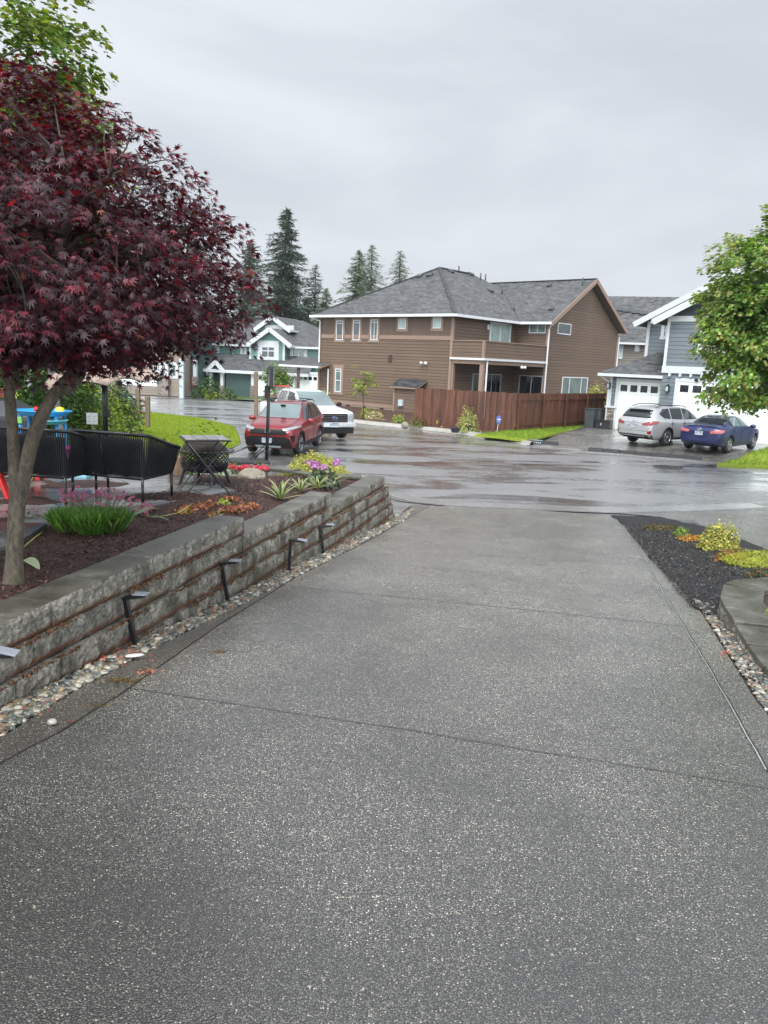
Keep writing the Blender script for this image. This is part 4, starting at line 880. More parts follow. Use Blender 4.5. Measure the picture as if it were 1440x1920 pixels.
# ------------------------------------------------------------------ tan house behind, between brown and grey
tn = thing('tan_house', (0,0,0), 'tan house with a plain grey roof half hidden between the brown and the grey-blue house', 'house')
FT = Fac(atY(1158, 690, 66).xy, (math.cos(R(-18)), math.sin(R(-18)))); zt = FT.hit(1180, 641)[1]; zr = FT.hit(1200, 583)[1]+1.6
m = MB(); FT.box(m, -8, 16, -.5, zt, -9, 0); m.build('wall', M_siding('taupe_lap_siding', (.19,.17,.145), .2), tn)
roofmesh(tn, [[FT.P(-8,zt-.1,.5), FT.P(16,zt-.1,.5), FT.P(11,zr,-5), FT.P(-4,zr,-5)], [FT.P(16,zt-.1,.5), FT.P(16,zt-.1,-10), FT.P(11,zr,-5)], [FT.P(16,zt-.1,-10), FT.P(-8,zt-.1,-10), FT.P(-4,zr,-5), FT.P(11,zr,-5)]], mt_roof, .15, fm=mt_soffit)
m = MB(); m.bar(FT.P(-8,zt-.15,.55), FT.P(16,zt-.15,.55), .12, .16); m.build('gutter', mt_gwhite, tn)
window(tn, FT, FT.px(1161,643,1168,673), mt_gwhite, None, fw=.12, pane=mt_blind); window(tn, FT, FT.px(1190,645,1199,659), mt_gwhite, None, fw=.12, pane=mt_blind)
nt_ = (FT.n*(-(zr-zt)/5.5)*-1+Vector((0,0,1)))
nt_ = Vector((FT.n.x*(zr-zt)/5.5, FT.n.y*(zr-zt)/5.5, 1))
for x in (1160, 1175, 1192, 1207): vent_at(tn, FT.P(0,zt-.1,.5), nt_, x, 580+(x-1160)*.14+2, (.7,.5,.25))
# ------------------------------------------------------------------ green house, far left
gr = thing('green_house', (0,0,0), 'far green gabled house with white trim and white garage doors beyond the street', 'house')
mt_teal = M_siding('green_lap_siding', (.12,.24,.21), .22, dark=.3); mt_tealv = M_siding('green_board_siding', (.15,.29,.25), .4, vertical=True); mt_tealdk = M_siding('dark_and_shaded_green', (.045,.085,.078), .2, dark=.3)
g_a = R(-22); D0 = 83.0
FU = Fac(atY(470, 700, D0).xy, (math.cos(g_a), math.sin(g_a))); H = FU.hit
zb_ = H(470, 742)[1]
s0 = H(372, 700)[0]; s1 = H(597, 700)[0]; ze = H(560, 650)[1]; ze0 = ze
m = MB(); FU.box(m, s0, s1, zb_-1.5, ze, -11, 0); m.build('wall', mt_teal, gr)
# main roof (hip to the right), ridge along the facade
zr = H(520, 606)[1]+.6; w0 = s1+.6
roofmesh(gr, [[FU.P(s0-.6,ze,.6), FU.P(w0,ze,.6), FU.P(w0-5.5,zr,-5.5), FU.P(s0+3,zr,-5.5)], [FU.P(w0,ze,.6), FU.P(w0,ze,-11.6), FU.P(w0-5.5,zr,-5.5)], [FU.P(s0-.6,ze,.6), FU.P(s0+3,zr,-5.5), FU.P(s0-.6,ze,-11.6)], [FU.P(w0,ze,-11.6), FU.P(s0-.6,ze,-11.6), FU.P(s0+3,zr,-5.5), FU.P(w0-5.5,zr,-5.5)]], mt_roof, .2, fm=mt_gwhite)
# front gable bay
def gable(par, F, xl, xa, xr, yl, ya, o, wx0, wx1, wbot, depth, wm, nm, ov=.5):
    sa, za = F.hit(xa, ya, o+ov); sl, zl = F.hit(xl, yl, o+ov); sr, zr_ = F.hit(xr, yl, o+ov); zl = (zl+zr_)/2; hw_ = (sr-sl)/2; sa = (sl+sr)/2
    roofmesh(par, [[F.P(sl,zl,o+ov), F.P(sa,za,o+ov), F.P(sa,za,o-depth), F.P(sl,zl,o-depth)], [F.P(sa,za,o+ov), F.P(sr,zl,o+ov), F.P(sr,zl,o-depth), F.P(sa,za,o-depth)]], mt_roof, .18, nm+'_roof', fm=mt_gwhite)
    m = MB()
    for a in (sl, sr): m.bar(F.P(a,zl-.12,o+ov+.03), F.P(sa,za-.12,o+ov+.03), .08, .42)
    m.build(nm+'_rake', mt_gwhite, par)
    if wm:
        c0 = F.hit(wx0, 660, o)[0]; c1 = F.hit(wx1, 660, o)[0]; zz0 = F.hit((wx0+wx1)/2, wbot, o)[1]; k = (za-zl)/hw_
        za2 = za-.25; e0_ = za2-k*(sa-c0); e1_ = za2-k*(c1-sa)
        m = MB(); m.add([F.P(c0,zz0,o), F.P(c1,zz0,o), F.P(c1,e1_,o), F.P(sa,za2,o), F.P(c0,e0_,o), F.P(c0,zz0,o-depth), F.P(c0,e0_,o-depth), F.P(c1,zz0,o-depth), F.P(c1,e1_,o-depth)], [(0,1,2,3,4), (5,0,4,6), (1,7,8,2)]); m.build(nm+'_wall', wm, par)
        m = MB(); F.box(m, c0-.02, c0+.22, zz0, e0_-.1, o-.05, o+.06); F.box(m, c1-.22, c1+.02, zz0, e1_-.1, o-.05, o+.06); m.build(nm+'_corner_board', mt_gwhite, par)
        return c0, c1
gable(gr, FU, 476, 511.5, 545, 618, 592.6, -1.5, 480, 540, 622, 5, mt_tealv, 'upper_gable')
m = MB(); a, b = FU.px(484, 612.5, 538, 616)[0:2]; zz = FU.hit(511, 614, -1.45)[1]; FU.box(m, a, b, zz-.25, zz+.25, -1.5, -1.38); m.build('gable_band', mt_gwhite, gr)
gable(gr, FU, 464, 507, 546, 646, 615, .9, 468, 534, 690, 4, mt_teal, 'front_gable')
FB = Fac(FU.P(0, 0, .9), FU.d)
m = MB(); r = FB.px(487, 622, 521, 646); FB.box(m, r[0], r[1], r[2], r[3]-1.0, 0, .03); m.build('gable_panel', mt_tealv, gr)
window(gr, FB, FB.px(490,649,516,671), mt_gwhite, mt_gwhite, .42, .12, pane=mt_glass_dark, mv=(.5,), mh=(.6,))
window(gr, FU, FU.px(548,653,572,676), mt_gwhite, mt_gwhite, .25, .12, pane=mt_glassb, mv=(.5,)); window(gr, FU, FU.px(454,648,459,664), mt_gwhite, mt_gwhite, .25, .1, pane=mt_glassb); window(gr, FU, FU.px(398,650,408,664), mt_gwhite, mt_gwhite, .25, .1, pane=mt_glassb)
# lower porch / garage roof
zl_ = H(500, 696)[1]; zu_ = H(500, 680)[1]; ls = H(388, 690)[0]; rs = H(607, 690)[0]
roofmesh(gr, [[FU.P(ls,zl_,3.2), FU.P(rs,zl_,3.2), FU.P(rs-1,zu_+.8,-.0), FU.P(ls+.6,zu_+.8,-.0)]], mt_roof, .15, 'lower_roof', fm=mt_gwhite)
m = MB(); m.bar(FU.P(ls,zl_-.15,3.27), FU.P(rs,zl_-.15,3.27), .14, .3); m.build('lower_gutter', mt_gwhite, gr)
FW = Fac(FU.P(0,0,2.7), FU.d); HW = FW.hit
a, b = HW(424,720)[0], HW(472,720)[0]; m = MB(); FW.box(m, a, b, zb_-1.5, zl_-.1, -2.6, 0); m.build('shaded_wall', mt_tealdk, gr)  # shade under the lower roof put into a darker siding colour
a2, b2 = HW(474,720)[0], HW(604,720)[0]; m = MB(); FW.box(m, a2, b2, zb_-1.5, zl_-.1, -2.6, .02); m.build('garage_wall', mt_teal, gr)
a3, b3 = HW(358,720)[0], HW(398,720)[0]; m = MB(); FW.box(m, a3, b3, zb_-1.5, zl_+.4, -4.6, -2.0); m.build('side_wall', mt_teal, gr)
window(gr, Fac(FW.P(0,0,-2), FW.d), Fac(FW.P(0,0,-2), FW.d).px(378,694,386,705), mt_gwhite, mt_gwhite, .2, .1, pane=mt_glassb)
sub(gr, 'front_door', mt_black, Fac(FW.P(0,0,-2.6), FW.d), Fac(FW.P(0,0,-2.6), FW.d).px(409,700,415,737), 0, .06); sub(gr, 'door_sidelight', mt_gwhite, Fac(FW.P(0,0,-2.6), FW.d), Fac(FW.P(0,0,-2.6), FW.d).px(401,699,408,736), 0, .04)
for x0, x1 in ((395, 399.5), (415.5, 421), (473, 478)):
    c0, c1 = HW(x0,720)[0], HW(x1,720)[0]; zz = HW(x0, 723)[1]; m = MB(); FW.box(m, c0, c1, zz, zl_-.1, -.02, .25); m.build('porch_column', mt_gwhite, gr); m = MB(); FW.box(m, c0-.08, c1+.08, zb_-1, zz, -.05, .32); m.build('stone_pier', mt_stone, gr)
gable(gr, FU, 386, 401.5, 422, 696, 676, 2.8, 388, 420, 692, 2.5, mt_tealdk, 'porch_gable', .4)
for x0, x1, nw in ((484, 512, 3), (521, 553, 4), (559, 596, 4)):
    r = FW.px(x0, 703, x1, 737); gdoor(FW, (r[0], r[1], r[2]-.3, r[3]), nw, gr, .3, o=.03)
sub(gr, 'side_window', mt_blind, FW, FW.px(599, 706, 602.5, 724), .02, .08)
for x in (487, 497): vent_at(gr, FU.P(0,ze,.6), Vector((FU.n.x*(zr-ze)/6.1, FU.n.y*(zr-ze)/6.1, 1)), x-3, 597+(x-487)*.0, (.7,.5,.3))
# gray-roofed house behind to the right of it
hb = thing('far_gray_roof_house', (0,0,0), 'dark grey roof and green wall sliver between the green and brown houses', 'house'); FH = Fac(atY(560, 680, 100).xy, (1, -.25)); zz = FH.hit(585, 650)[1]; zr = FH.hit(575, 622)[1]
m = MB(); FH.box(m, -2, 16, -2.5, zz, -8, 0); m.build('wall', mt_teal, hb)
roofmesh(hb, [[FH.P(-3,zz,.6), FH.P(17,zz,.6), FH.P(12,zr+2,-5), FH.P(0,zr+1.2,-5)]], mt_roof, .2, fm=mt_gwhite)
for x in (572, 586): vent_at(hb, FH.P(0,zz,.6), Vector((FH.n.x*.45, FH.n.y*.45, 1)), x, 626, (.8,.6,.3))
# ------------------------------------------------------------------ taupe house with the garage, far left
tp = thing('taupe_house', (0,0,0), 'far taupe house with a wide white garage door, left of the pale post', 'house')
mt_taupe = M_siding('beige_lap_siding', (.24,.20,.165), .2, dark=.3); FP = Fac(atY(300, 715, 78).xy, (math.cos(R(-8)), math.sin(R(-8)))); zb_ = FP.hit(300, 723)[1]
a, b = FP.hit(205, 700)[0], FP.hit(341, 700)[0]; zt = FP.hit(300, 672)[1]; m = MB(); FP.box(m, a, b, zb_-1, zb_+5.6, -9, 0); m.build('wall', mt_taupe, tp)
r = FP.px(228, 683, 297, 722); gdoor(FP, (r[0], r[1], zb_-.1, r[3]), 8, tp, .25, mt_gwhite)
for x0, x1 in ((299, 306), (309, 317)): sub(tp, 'garage_column', mt_gwhite, FP, FP.px(x0, 680, x1, 704), 0, .3)
r = FP.px(298, 704, 318, 724); sub(tp, 'stone_pier', mt_stone, FP, (r[0], r[1], zb_-1, r[3]), 0, .45); window(tp, FP, FP.px(322, 683, 331, 707), mt_gwhite, mt_gwhite, .15, .1, pane=mt_glassb)
roofmesh(tp, [[FP.P(a-.6,zb_+5.5,.7), FP.P(b+.6,zb_+5.5,.7), FP.P(b-3,zb_+8.2,-4.5), FP.P(a+4,zb_+8.2,-4.5)]], mt_roof, .2, fm=mt_gwhite)
hr = thing('dark_green_house', (0,0,0), 'dark green house corner with a red lower wall, seen under the maple crown', 'house'); FR = Fac(atY(352, 715, 80).xy, (1, -.1)); zb2 = FR.hit(355, 722)[1]
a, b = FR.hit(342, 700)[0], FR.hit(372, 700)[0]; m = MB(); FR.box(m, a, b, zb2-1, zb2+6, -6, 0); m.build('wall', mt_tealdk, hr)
r = FR.px(346, 706, 364, 721); sub(hr, 'red_wall', M_plain('brick_red_wall', (.22,.035,.022), .6), FR, (r[0], r[1], zb2-.3, r[3]), 0, .06)
sub(hr, 'column', mt_gwhite, FR, FR.px(365, 675, 371, 706), .1, .5); sub(hr, 'stone_pier', mt_stone, FR, FR.px(364, 706, 373, 722), .05, .6)
roofmesh(hr, [[FR.P(a-.5,zb2+6,.8), FR.P(b+.5,zb2+6,.8), FR.P(b,zb2+8.5,-4.5), FR.P(a,zb2+8.5,-4.5)]], mt_roof, .2, fm=mt_gwhite)
# flag off detail: pale post, mailbox post
p = at(341, 742, -.75); m = MB(); m.bar(p+Vector((0,0,-.5)), atY(341, 672, p.y), .38, .38); tag(m.build('street_post', mt_galv), 'thick pale blue-grey post standing at the far street edge', 'post')
p = at(480, 790, 0); d = atY(480, 697, p.y-3); q = p.copy(); 
p = Vector((atY(480, 790, 37).x, 37, -.02)); m = MB(); m.bar(p, Vector((p.x-.02, 37, atY(480,697,37).z)), .17, .17); tag(m.build('wooden_post', M_plain('weathered_post_wood', (.16,.115,.075), .8, var=.3, streak=True), bevel=.01), 'tall weathered wooden post behind the red SUV', 'post')
# ------------------------------------------------------------------ foliage
SH = {}
def palm():
    pts = []; lob = [(-118, .42), (-78, .68), (-38, .9), (0, 1.0), (38, .9), (78, .68), (118, .42)]
    out = [(0, -.02, 0)]
    for i, (a, L) in enumerate(lob):
        if i: am = R((lob[i-1][0]+a)/2); out.append((math.sin(am)*.20, .1+math.cos(am)*.20, 0))
        r = R(a)
        for da, f in ((-9, .55), (0, 1), (9, .55)): q = R(a+da); out.append((math.sin(q)*L*f*.62, .1+math.cos(q)*L*f*.62, -.10*(f == 1)*L))
    v = [(0, .1, .03)]+out; n = len(out); return np.array(v), np.array([(0, 1+(i+1) % n, 1+i) for i in range(n)])
SH['palm'] = palm()
SH['maple'] = (np.array([(0,0,0),(-.42,.22,-.05),(-.22,.42,.02),(-.34,.78,-.08),(0,1,-.1),(.34,.78,-.08),(.22,.42,.02),(.42,.22,-.05),(0,.4,.06)]), np.array([(8,(i+1) % 8,i) for i in range(8)]))
SH['leaf'] = (np.array([(0,0,0),(.30,.42,.05),(0,1,-.06),(-.30,.42,.05)]), np.array([(0,1,2),(0,2,3)]))
SH['blade'] = (np.array([(-.06,0,0),(.06,0,0),(.045,.55,.04),(-.045,.55,.04),(0,1,-.12)]), np.array([(0,1,2),(0,2,3),(3,2,4)]))
SH['needle'] = (np.array([(-.13,0,0),(.13,0,0),(0,1,-.1)]), np.array([(0,1,2)]))
def unit(v): return v/np.maximum(1e-9, np.linalg.norm(v, axis=1))[:,None]
def leafcloud(name, P, N, D, size, shape, mat, tint, parent=None):
    B, F = SH[shape]; n = len(P); N = unit(N); D = D-N*(D*N).sum(1)[:,None]; D = unit(D); Sd = np.cross(D, N); s = np.broadcast_to(np.asarray(size, float), (n,))
    V = P[:,None]+s[:,None,None]*(B[None,:,0:1]*Sd[:,None]+B[None,:,1:2]*D[:,None]+B[None,:,2:3]*N[:,None])
    FF = (F[None]+np.arange(n)[:,None,None]*len(B)).reshape(-1, 3); T = np.repeat(tint, len(F), 0)
    return fastmesh(name, V.reshape(-1, 3), FF, 3, mat, T, parent)
def palette(r, n, cols, w=None, jit=.25):
    cols = np.array(cols); k = r.choice(len(cols), n, p=w); return cols[k]*np.exp(r.normal(0, jit, (n, 1)))
mt_redleaf = M_leaf('maroon_maple_leaf', .22, .5, (3.6, .45, .7), spec=.6); mt_leaf = M_leaf('green_leaf', .38, .45, (1.9, 1.7, .5)); mt_leafd = M_leaf('waxy_leaf', .15, .3, (1.6, 1.5, .6), spec=.7); mt_petal = M_leaf('petal', .3, .5, (1.2, 1, 1.1)); mt_needle = M_leaf('conifer_needles', .15, .6, (1.4, 1.5, .6))
def M_bark(name, a, b, sc=1):
    t = NT(name); c = t.co(); n = t.ramp(t.noise(t.mp(c, (1, 1, .45)), 26*sc, 6, .75), [(.32, 0), (.66, 1)]); m = t.noise(c, 4, 4, .6); g = t.mix(n, a, b); g = t.mix(t.ramp(m, [(.52, 0), (.68, .45)]), g, (.095,.09,.055))
    t.P(col=g, rough=.75, nrm=t.bump(n, .8, .012)); return t.m
mt_bark = M_bark('maple_bark', (.030,.024,.017), (.185,.152,.11)); mt_barkg = M_bark('grey_bark', (.12,.12,.11), (.34,.34,.32)); mt_barkd = M_bark('dark_bark', (.03,.024,.018), (.09,.07,.05))
def clumps(r, C, n, m, rc, flat=.35, out=.6, jitN=.5, drop=.25):
    """for clump centres C (k,3) with outward dirs; m leaves each"""
    C = np.asarray(C); k = len(C); idx = np.repeat(np.arange(k), m); a = r.uniform(0, 2*PI, k*m); q = rc*np.sqrt(r.random(k*m))
    return idx, a, q
def tree_leaves(r, C, O, m, rc, flat, drop, jit):
    k = len(C); idx = np.repeat(np.arange(k), m); n = k*m; a = r.uniform(0, 2*PI, n); rr = rc*(.5+.8*r.random(k))[idx]*np.sqrt(r.random(n)); off = np.stack([np.cos(a)*rr, np.sin(a)*rr, r.normal(0, flat*rc, n)], 1)
    oo = O[idx]; off[:,2] -= drop*np.maximum(0, (off*oo).sum(1))+drop*.5*rr; P = C[idx]+off
    N = np.stack([np.zeros(n), np.zeros(n), np.ones(n)], 1)+oo*.55+r.normal(0, jit, (n, 3)); D = unit(off*np.array([1,1,0])+1e-6)*.6+oo*.7+r.normal(0, .35, (n, 3))+np.array([0,0,-.7]); return idx, P, N, D
def curve(a, b, sag=.0, n=6, wob=.05, seed=0):
    a = Vector(a); b = Vector(b); L = (b-a).length; return [a.lerp(b, i/n)+Vector((noise.noise(Vector((i*.9, seed, 0))), noise.noise(Vector((i*.9, seed, 5))), noise.noise(Vector((i*.9, seed, 9)))))*wob*L*math.sin(PI*i/n)+Vector((0,0,sag*L*math.sin(PI*i/n))) for i in range(n+1)]
# --- Japanese maple
jr = np.random.default_rng(21)
jm = thing('japanese_maple', at(26, 1086, 1.42), 'dark red Japanese maple with a forked trunk spreading over the patio', 'tree'); JI = Matrix.Translation(-jm.location)
Y0 = jm.location.y
ax = lambda x, y, Y: atY(x, y, Y)
m = MB(); RT = lambda px, Y: px*Y/FPX/2
base = ax(26, 1092, Y0); tr_ = [base+Vector((0,0,-.1)), base+Vector((0,0,.02)), ax(27, 1050, Y0), ax(29, 990, Y0), ax(32, 945, Y0), ax(36, 905, Y0)]
m.tube(tr_, [.105, .078, .064, .060, .060, .03], 14)
s1 = [ax(30, 985, Y0), ax(32, 940, Y0), ax(28, 885, Y0), ax(25, 830, Y0), ax(20, 765, Y0), ax(14, 690, Y0), ax(8, 600, Y0), ax(0, 500, Y0+.1), ax(-15, 400, Y0+.1)]
s2 = [ax(31, 990, Y0), ax(38, 930, Y0), ax(50, 868, Y0), ax(62, 820, Y0-.05), ax(80, 775, Y0-.05), ax(105, 735, Y0-.02), ax(135, 700, Y0), ax(160, 660, Y0+.05), ax(175, 590, Y0+.1), ax(190, 500, Y0+.15)]
s3 = [ax(100, 742, Y0-.02), ax(130, 728, Y0), ax(150, 705, Y0+.05), ax(156, 670, Y0+.1), ax(150, 600, Y0+.2), ax(110, 480, Y0+.3)]
s4 = [ax(20, 730, Y0), ax(30, 680, Y0), ax(45, 635, Y0), ax(70, 560, Y0), ax(120, 440, Y0-.1)]
m.tube(s1, [.035, .052, .047, .044, .040, .036, .032, .028, .024], 12); m.tube(s2, [.035, .053, .053, .051, .048, .043, .038, .033, .028, .022], 12); m.tube(s3, [.036, .04, .038, .032, .028, .022], 10); m.tube(s4, [.04, .038, .034, .03, .022], 10)
q = m.build('trunk', mt_bark, jm); q.matrix_parent_inverse = JI
JC = Vector((-3.05, 6.15, 3.55))
def jshape(d):   # radius of the crown in direction d
    h = Vector((d.x, d.y, 0)).length; k = 1+.10*noise.noise(d*2.3+Vector((4,1,0)))*2
    rx = 1.80 if d.x > 0 else 2.2; e = ((abs(d.x)/rx)**2.25+(abs(d.y)/1.6)**2.25+(abs(d.z)/(1.53 if d.z > 0 else .5))**2.25)**(-1/2.25); return e*k
C = []; O = []
while len(C) < 1200:
    d = Vector(jr.normal(0, 1, 3)); d.normalize()
    if d.z < 0: d.z *= .6
    d.normalize(); f = jr.random(); f = 1-.5*f*f if jr.random() < .8 else .35+.4*f
    c = JC+d*jshape(d)*f; C.append(c); O.append(d)
C = np.array([c[:] for c in C]); O = np.array([o[:] for o in O])
C[:,2] = np.where(C[:,2] < 3.30+.12*np.sin(C[:,0]*3.1)+.08*np.sin(C[:,1]*4.3), 3.30+.12*np.sin(C[:,0]*3.1)+.08*np.sin(C[:,1]*4.3)+.3*jr.random(len(C)), C[:,2])
_i, P, N, D = tree_leaves(jr, C, O, 58, .27, .17, .45, .6)
n = len(P); prj = np.array([0])
T = palette(jr, n, [(.040,.012,.020), (.028,.008,.014), (.085,.010,.020), (.14,.012,.024), (.020,.008,.012), (.13,.04,.015)], [.32,.3,.18,.08,.11,.01], .25)
q = leafcloud('crown', P, N, D, .080*jr.uniform(.7, 1.25, n), 'palm', mt_redleaf, T, jm); q.matrix_parent_inverse = JI
m = MB(); tops = [Vector(p) for s in (s1, s2, s3, s4) for p in s[-3:]]
limbs = []
for k in range(30):
    d = Vector((math.cos(k*2.4), math.sin(k*2.4)*.9, .25+.75*((k*7) % 10)/10)).normalized(); e = JC+d*jshape(d)*.78; s = min(tops, key=lambda t: (t-e).length); pth = curve(s, e, .08, 7, .12, k); m.tube(pth, [.026-.003*i for i in range(8)], 6, cap=False); limbs += pth[2:]
for i in range(0, len(C), 2):
    e = Vector(C[i]); s = min(limbs, key=lambda t: (t-e).length)
    if (s-e).length < 1.2: m.tube(curve(s, e, .03, 4, .1, i), [.009, .008, .006, .005, .003], 4, cap=False)
q = m.build('branches', mt_barkd, jm); q.matrix_parent_inverse = JI
# --- generic broadleaf tree
def broadleaf(name, base, C0, rad, nc, m_, rc, size, cols, w, label, trunk_r, group=None, seed=1, shape='maple', mat=None, bark=None, flat=.3, drop=.3, zmin=None, tips=None, cat='tree', fr=1.8, lobes=.14, stems=1, power=2.2):
    r = np.random.default_rng(seed); o = thing(name, base, label, cat, group); I = Matrix.Translation(-Vector(base)); C0 = Vector(C0); C = []; O = []
    while len(C) < nc:
        d = Vector(r.normal(0, 1, 3)).normalized(); f = r.random()**.45 if r.random() < .85 else r.random(); k = 1+lobes*2*noise.noise(d*fr+Vector((seed*3.3, 0, 0)))
        e = ((abs(d.x)/rad[0])**power+(abs(d.y)/rad[1])**power+(abs(d.z)/rad[2])**power)**(-1/power); c = C0+d*e*k*f
        if zmin and c.z < zmin: continue
        C.append(c); O.append(d)
    Ca = np.array([c[:] for c in C]); Oa = np.array([c[:] for c in O]); idx, P, N, D = tree_leaves(r, Ca, Oa, m_, rc, flat, drop, .45); n = len(P); T = palette(r, n, cols, w, .22)
    cl = np.exp(r.normal(0, .16, len(Ca)))[idx][:,None]; T = T*cl
    if tips is not None:   # young growth colour at the outer twig ends
        fr_ = np.linalg.norm((P-np.array(C0))/np.array(rad), axis=1); mk = (fr_ > .85) & (r.random(n) < .35); T[mk] = np.array(tips)*np.exp(r.normal(0, .2, (mk.sum(), 1)))
    q = leafcloud('crown', P, N, D, size*r.uniform(.7, 1.3, n), shape, mat or mt_leaf, T, o); q.matrix_parent_inverse = I
    mb = MB(); b = Vector(base); pts = []
    for s_ in range(stems):
        ofs = Vector((math.cos(s_*2.1), math.sin(s_*2.1), 0))*(rad[0]*.3 if stems > 1 else 0); top = C0+Vector((0,0,rad[2]*.75))+ofs; pth = curve(b+Vector((0,0,-.05)), top, 0, 10, .03, seed+s_); mb.tube(pth, [trunk_r*(1-.085*i) for i in range(11)], 10); pts += pth[3:]
    for k in range(min(26, nc)):
        e = Vector(Ca[k*(len(Ca)//min(26, nc))]); s = min(pts, key=lambda t: (t-e).length+abs(t.z-(e.z-.4*rad[0]))*.8); mb.tube(curve(s, e, .05, 5, .1, k), [trunk_r*.32*(1-.15*i) for i in range(6)], 6, cap=False)
    q = mb.build('trunk', bark or mt_barkg, o); q.matrix_parent_inverse = I; return o
G1 = [(.085,.165,.030), (.06,.125,.022), (.125,.215,.038), (.20,.255,.05)]
YB = 14.0
c_ = atY(-42, 270, YB); b_ = atY(126, 830, YB-.2); b_.z = 1.2
broadleaf('green_maple', b_, c_, (2.15, 1.8, 3.9), 900, 56, .34, .115, G1, [.4,.3,.22,.08], 'tall bright green maple rising behind the red maple at the top left', .075, 'green trees behind the red maple', 31, zmin=2.75, tips=(.19,.24,.05), drop=.35, power=2.6, lobes=.2)
b_ = atY(34, 810, 16); b_.z = 1.1; c_ = atY(-50, 430, 16)
broadleaf('green_maple', b_, c_, (2.4, 2.0, 3.2), 420, 40, .4, .15, [(.08,.17,.02), (.05,.11,.015), (.14,.23,.03)], None, 'second green maple with a pale trunk at the left edge, behind the dark loveseats', .09, 'green trees behind the red maple', 32, zmin=2.8)
# right maple beside the grey house
YR = 23.0
c_ = atY(1462, 590, YR); b_ = Vector((c_.x+.8, YR, .25))
broadleaf('young_maple', b_, c_, (2.25, 2.2, 3.05), 760, 62, .32, .125, [(.115,.225,.04), (.08,.165,.032), (.155,.27,.05), (.23,.30,.07)], [.38,.28,.24,.10], 'green maple with orange-tinged new leaves cut by the right edge', .09, None, 33, tips=(.26,.28,.08), lobes=.16, fr=2.4, power=2.0)
# young tree by the brown house, tree before the green house
b_ = at(681, 785, .16); c_ = atY(682, 716, b_.y); broadleaf('young_tree', b_, c_, (.66, .6, .85), 34, 26, .17, .12, [(.20,.26,.05), (.14,.20,.04), (.26,.30,.08)], None, 'thin young tree with sparse yellow-green leaves against the brown house wall', .035, None, 34, shape='leaf', lobes=.3, bark=mt_barkd, flat=.2)
b_ = atY(523, 748, 74); c_ = atY(522, 711, 74); broadleaf('round_tree', b_, c_, (1.35, 1.35, 1.75), 90, 30, .5, .26, G1, None, 'small round green tree in front of the far white garage doors', .07, None, 35, shape='leaf')
# --- shrubs
def shrub(name, c, rad, n, size, cols, label, seed, shape='leaf', mat=None, group=None, w=None, up=.5, cat='shrub', parts=None, shell=.7, lobes=.16, stem=True):
    r = np.random.default_rng(seed); c = Vector(c); o = thing(name, c, label, cat, group); d = unit(r.normal(0, 1, (n, 3))); d[:,2] = np.abs(d[:,2])*1.0-.12; d = unit(d)
    k = np.array([1+lobes*2*noise.noise(Vector(x)*2.2+Vector((seed*2.1, 0, 0)))+lobes*noise.noise(Vector(x)*6) for x in d]); f = np.where(r.random(n) < shell, 1-.22*r.random(n), r.random(n)**.5)
    P = d*np.array(rad)*(k*f)[:,None]; P[:,2] = np.maximum(P[:,2], .01); N = d+np.array([0,0,up])+r.normal(0, .45, (n, 3)); D = d*.8+np.array([0,0,.35])+r.normal(0, .5, (n, 3)); T = palette(r, n, cols, w, .25); T *= np.exp(r.normal(0, .1, (n, 1)))
    leafcloud('foliage', P, N, D, size*r.uniform(.6, 1.3, n), shape, mat or mt_leaf, T, o)
    if stem:
        m = MB()
        for i in range(7): a = i*.9; m.tube([(.02*math.cos(a), .02*math.sin(a), -.02), (rad[0]*.35*math.cos(a), rad[1]*.35*math.sin(a), rad[2]*.4), (rad[0]*.7*math.cos(a), rad[1]*.7*math.sin(a), rad[2]*.7)], [.02*min(1.5, rad[2]+.3), .012, .005], 5)
        m.build('stems', mt_barkd, o)
    return o
GL = [(.12,.21,.02), (.20,.28,.03), (.08,.15,.015), (.28,.32,.03)]; GD = [(.02,.055,.015), (.035,.08,.02), (.05,.11,.025)]
def gp_(px, Y, z): p = atY(px, 800, Y); p.z = z; return p
shrub('garden_shrub', gp_(60, 19.5, .9), (1.7,1.2,2.6), 5200, .15, [(.05,.12,.02), (.08,.17,.025), (.03,.08,.015)], 'broad mid-green shrub at the far left behind the red play furniture', 41, group='shrubs along the rail fence')
shrub('garden_shrub', gp_(112, 21, .9), (1.1,1.0,2.3), 3600, .13, GD+[(.10,.18,.03)], 'tall dark shrub between the two pale trunks behind the red maple', 42, group='shrubs along the rail fence')
shrub('garden_shrub', gp_(163, 20.3, .9), (.95,.9,1.75), 4200, .09, GL, 'bright yellow-green shrub behind the small white sign', 43, group='shrubs along the rail fence')
shrub('garden_shrub', gp_(205, 24.5, .6), (1.05,.9,2.1), 3200, .14, GD, 'dark glossy shrub directly behind the umbrella pole', 44, mat=mt_leafd, group='shrubs along the rail fence')
shrub('garden_shrub', gp_(218, 24.0, .5), (.75,.8,1.35), 3000, .09, GL, 'low bright shrub at the right end, spilling through the split-rail fence', 45, group='shrubs along the rail fence')
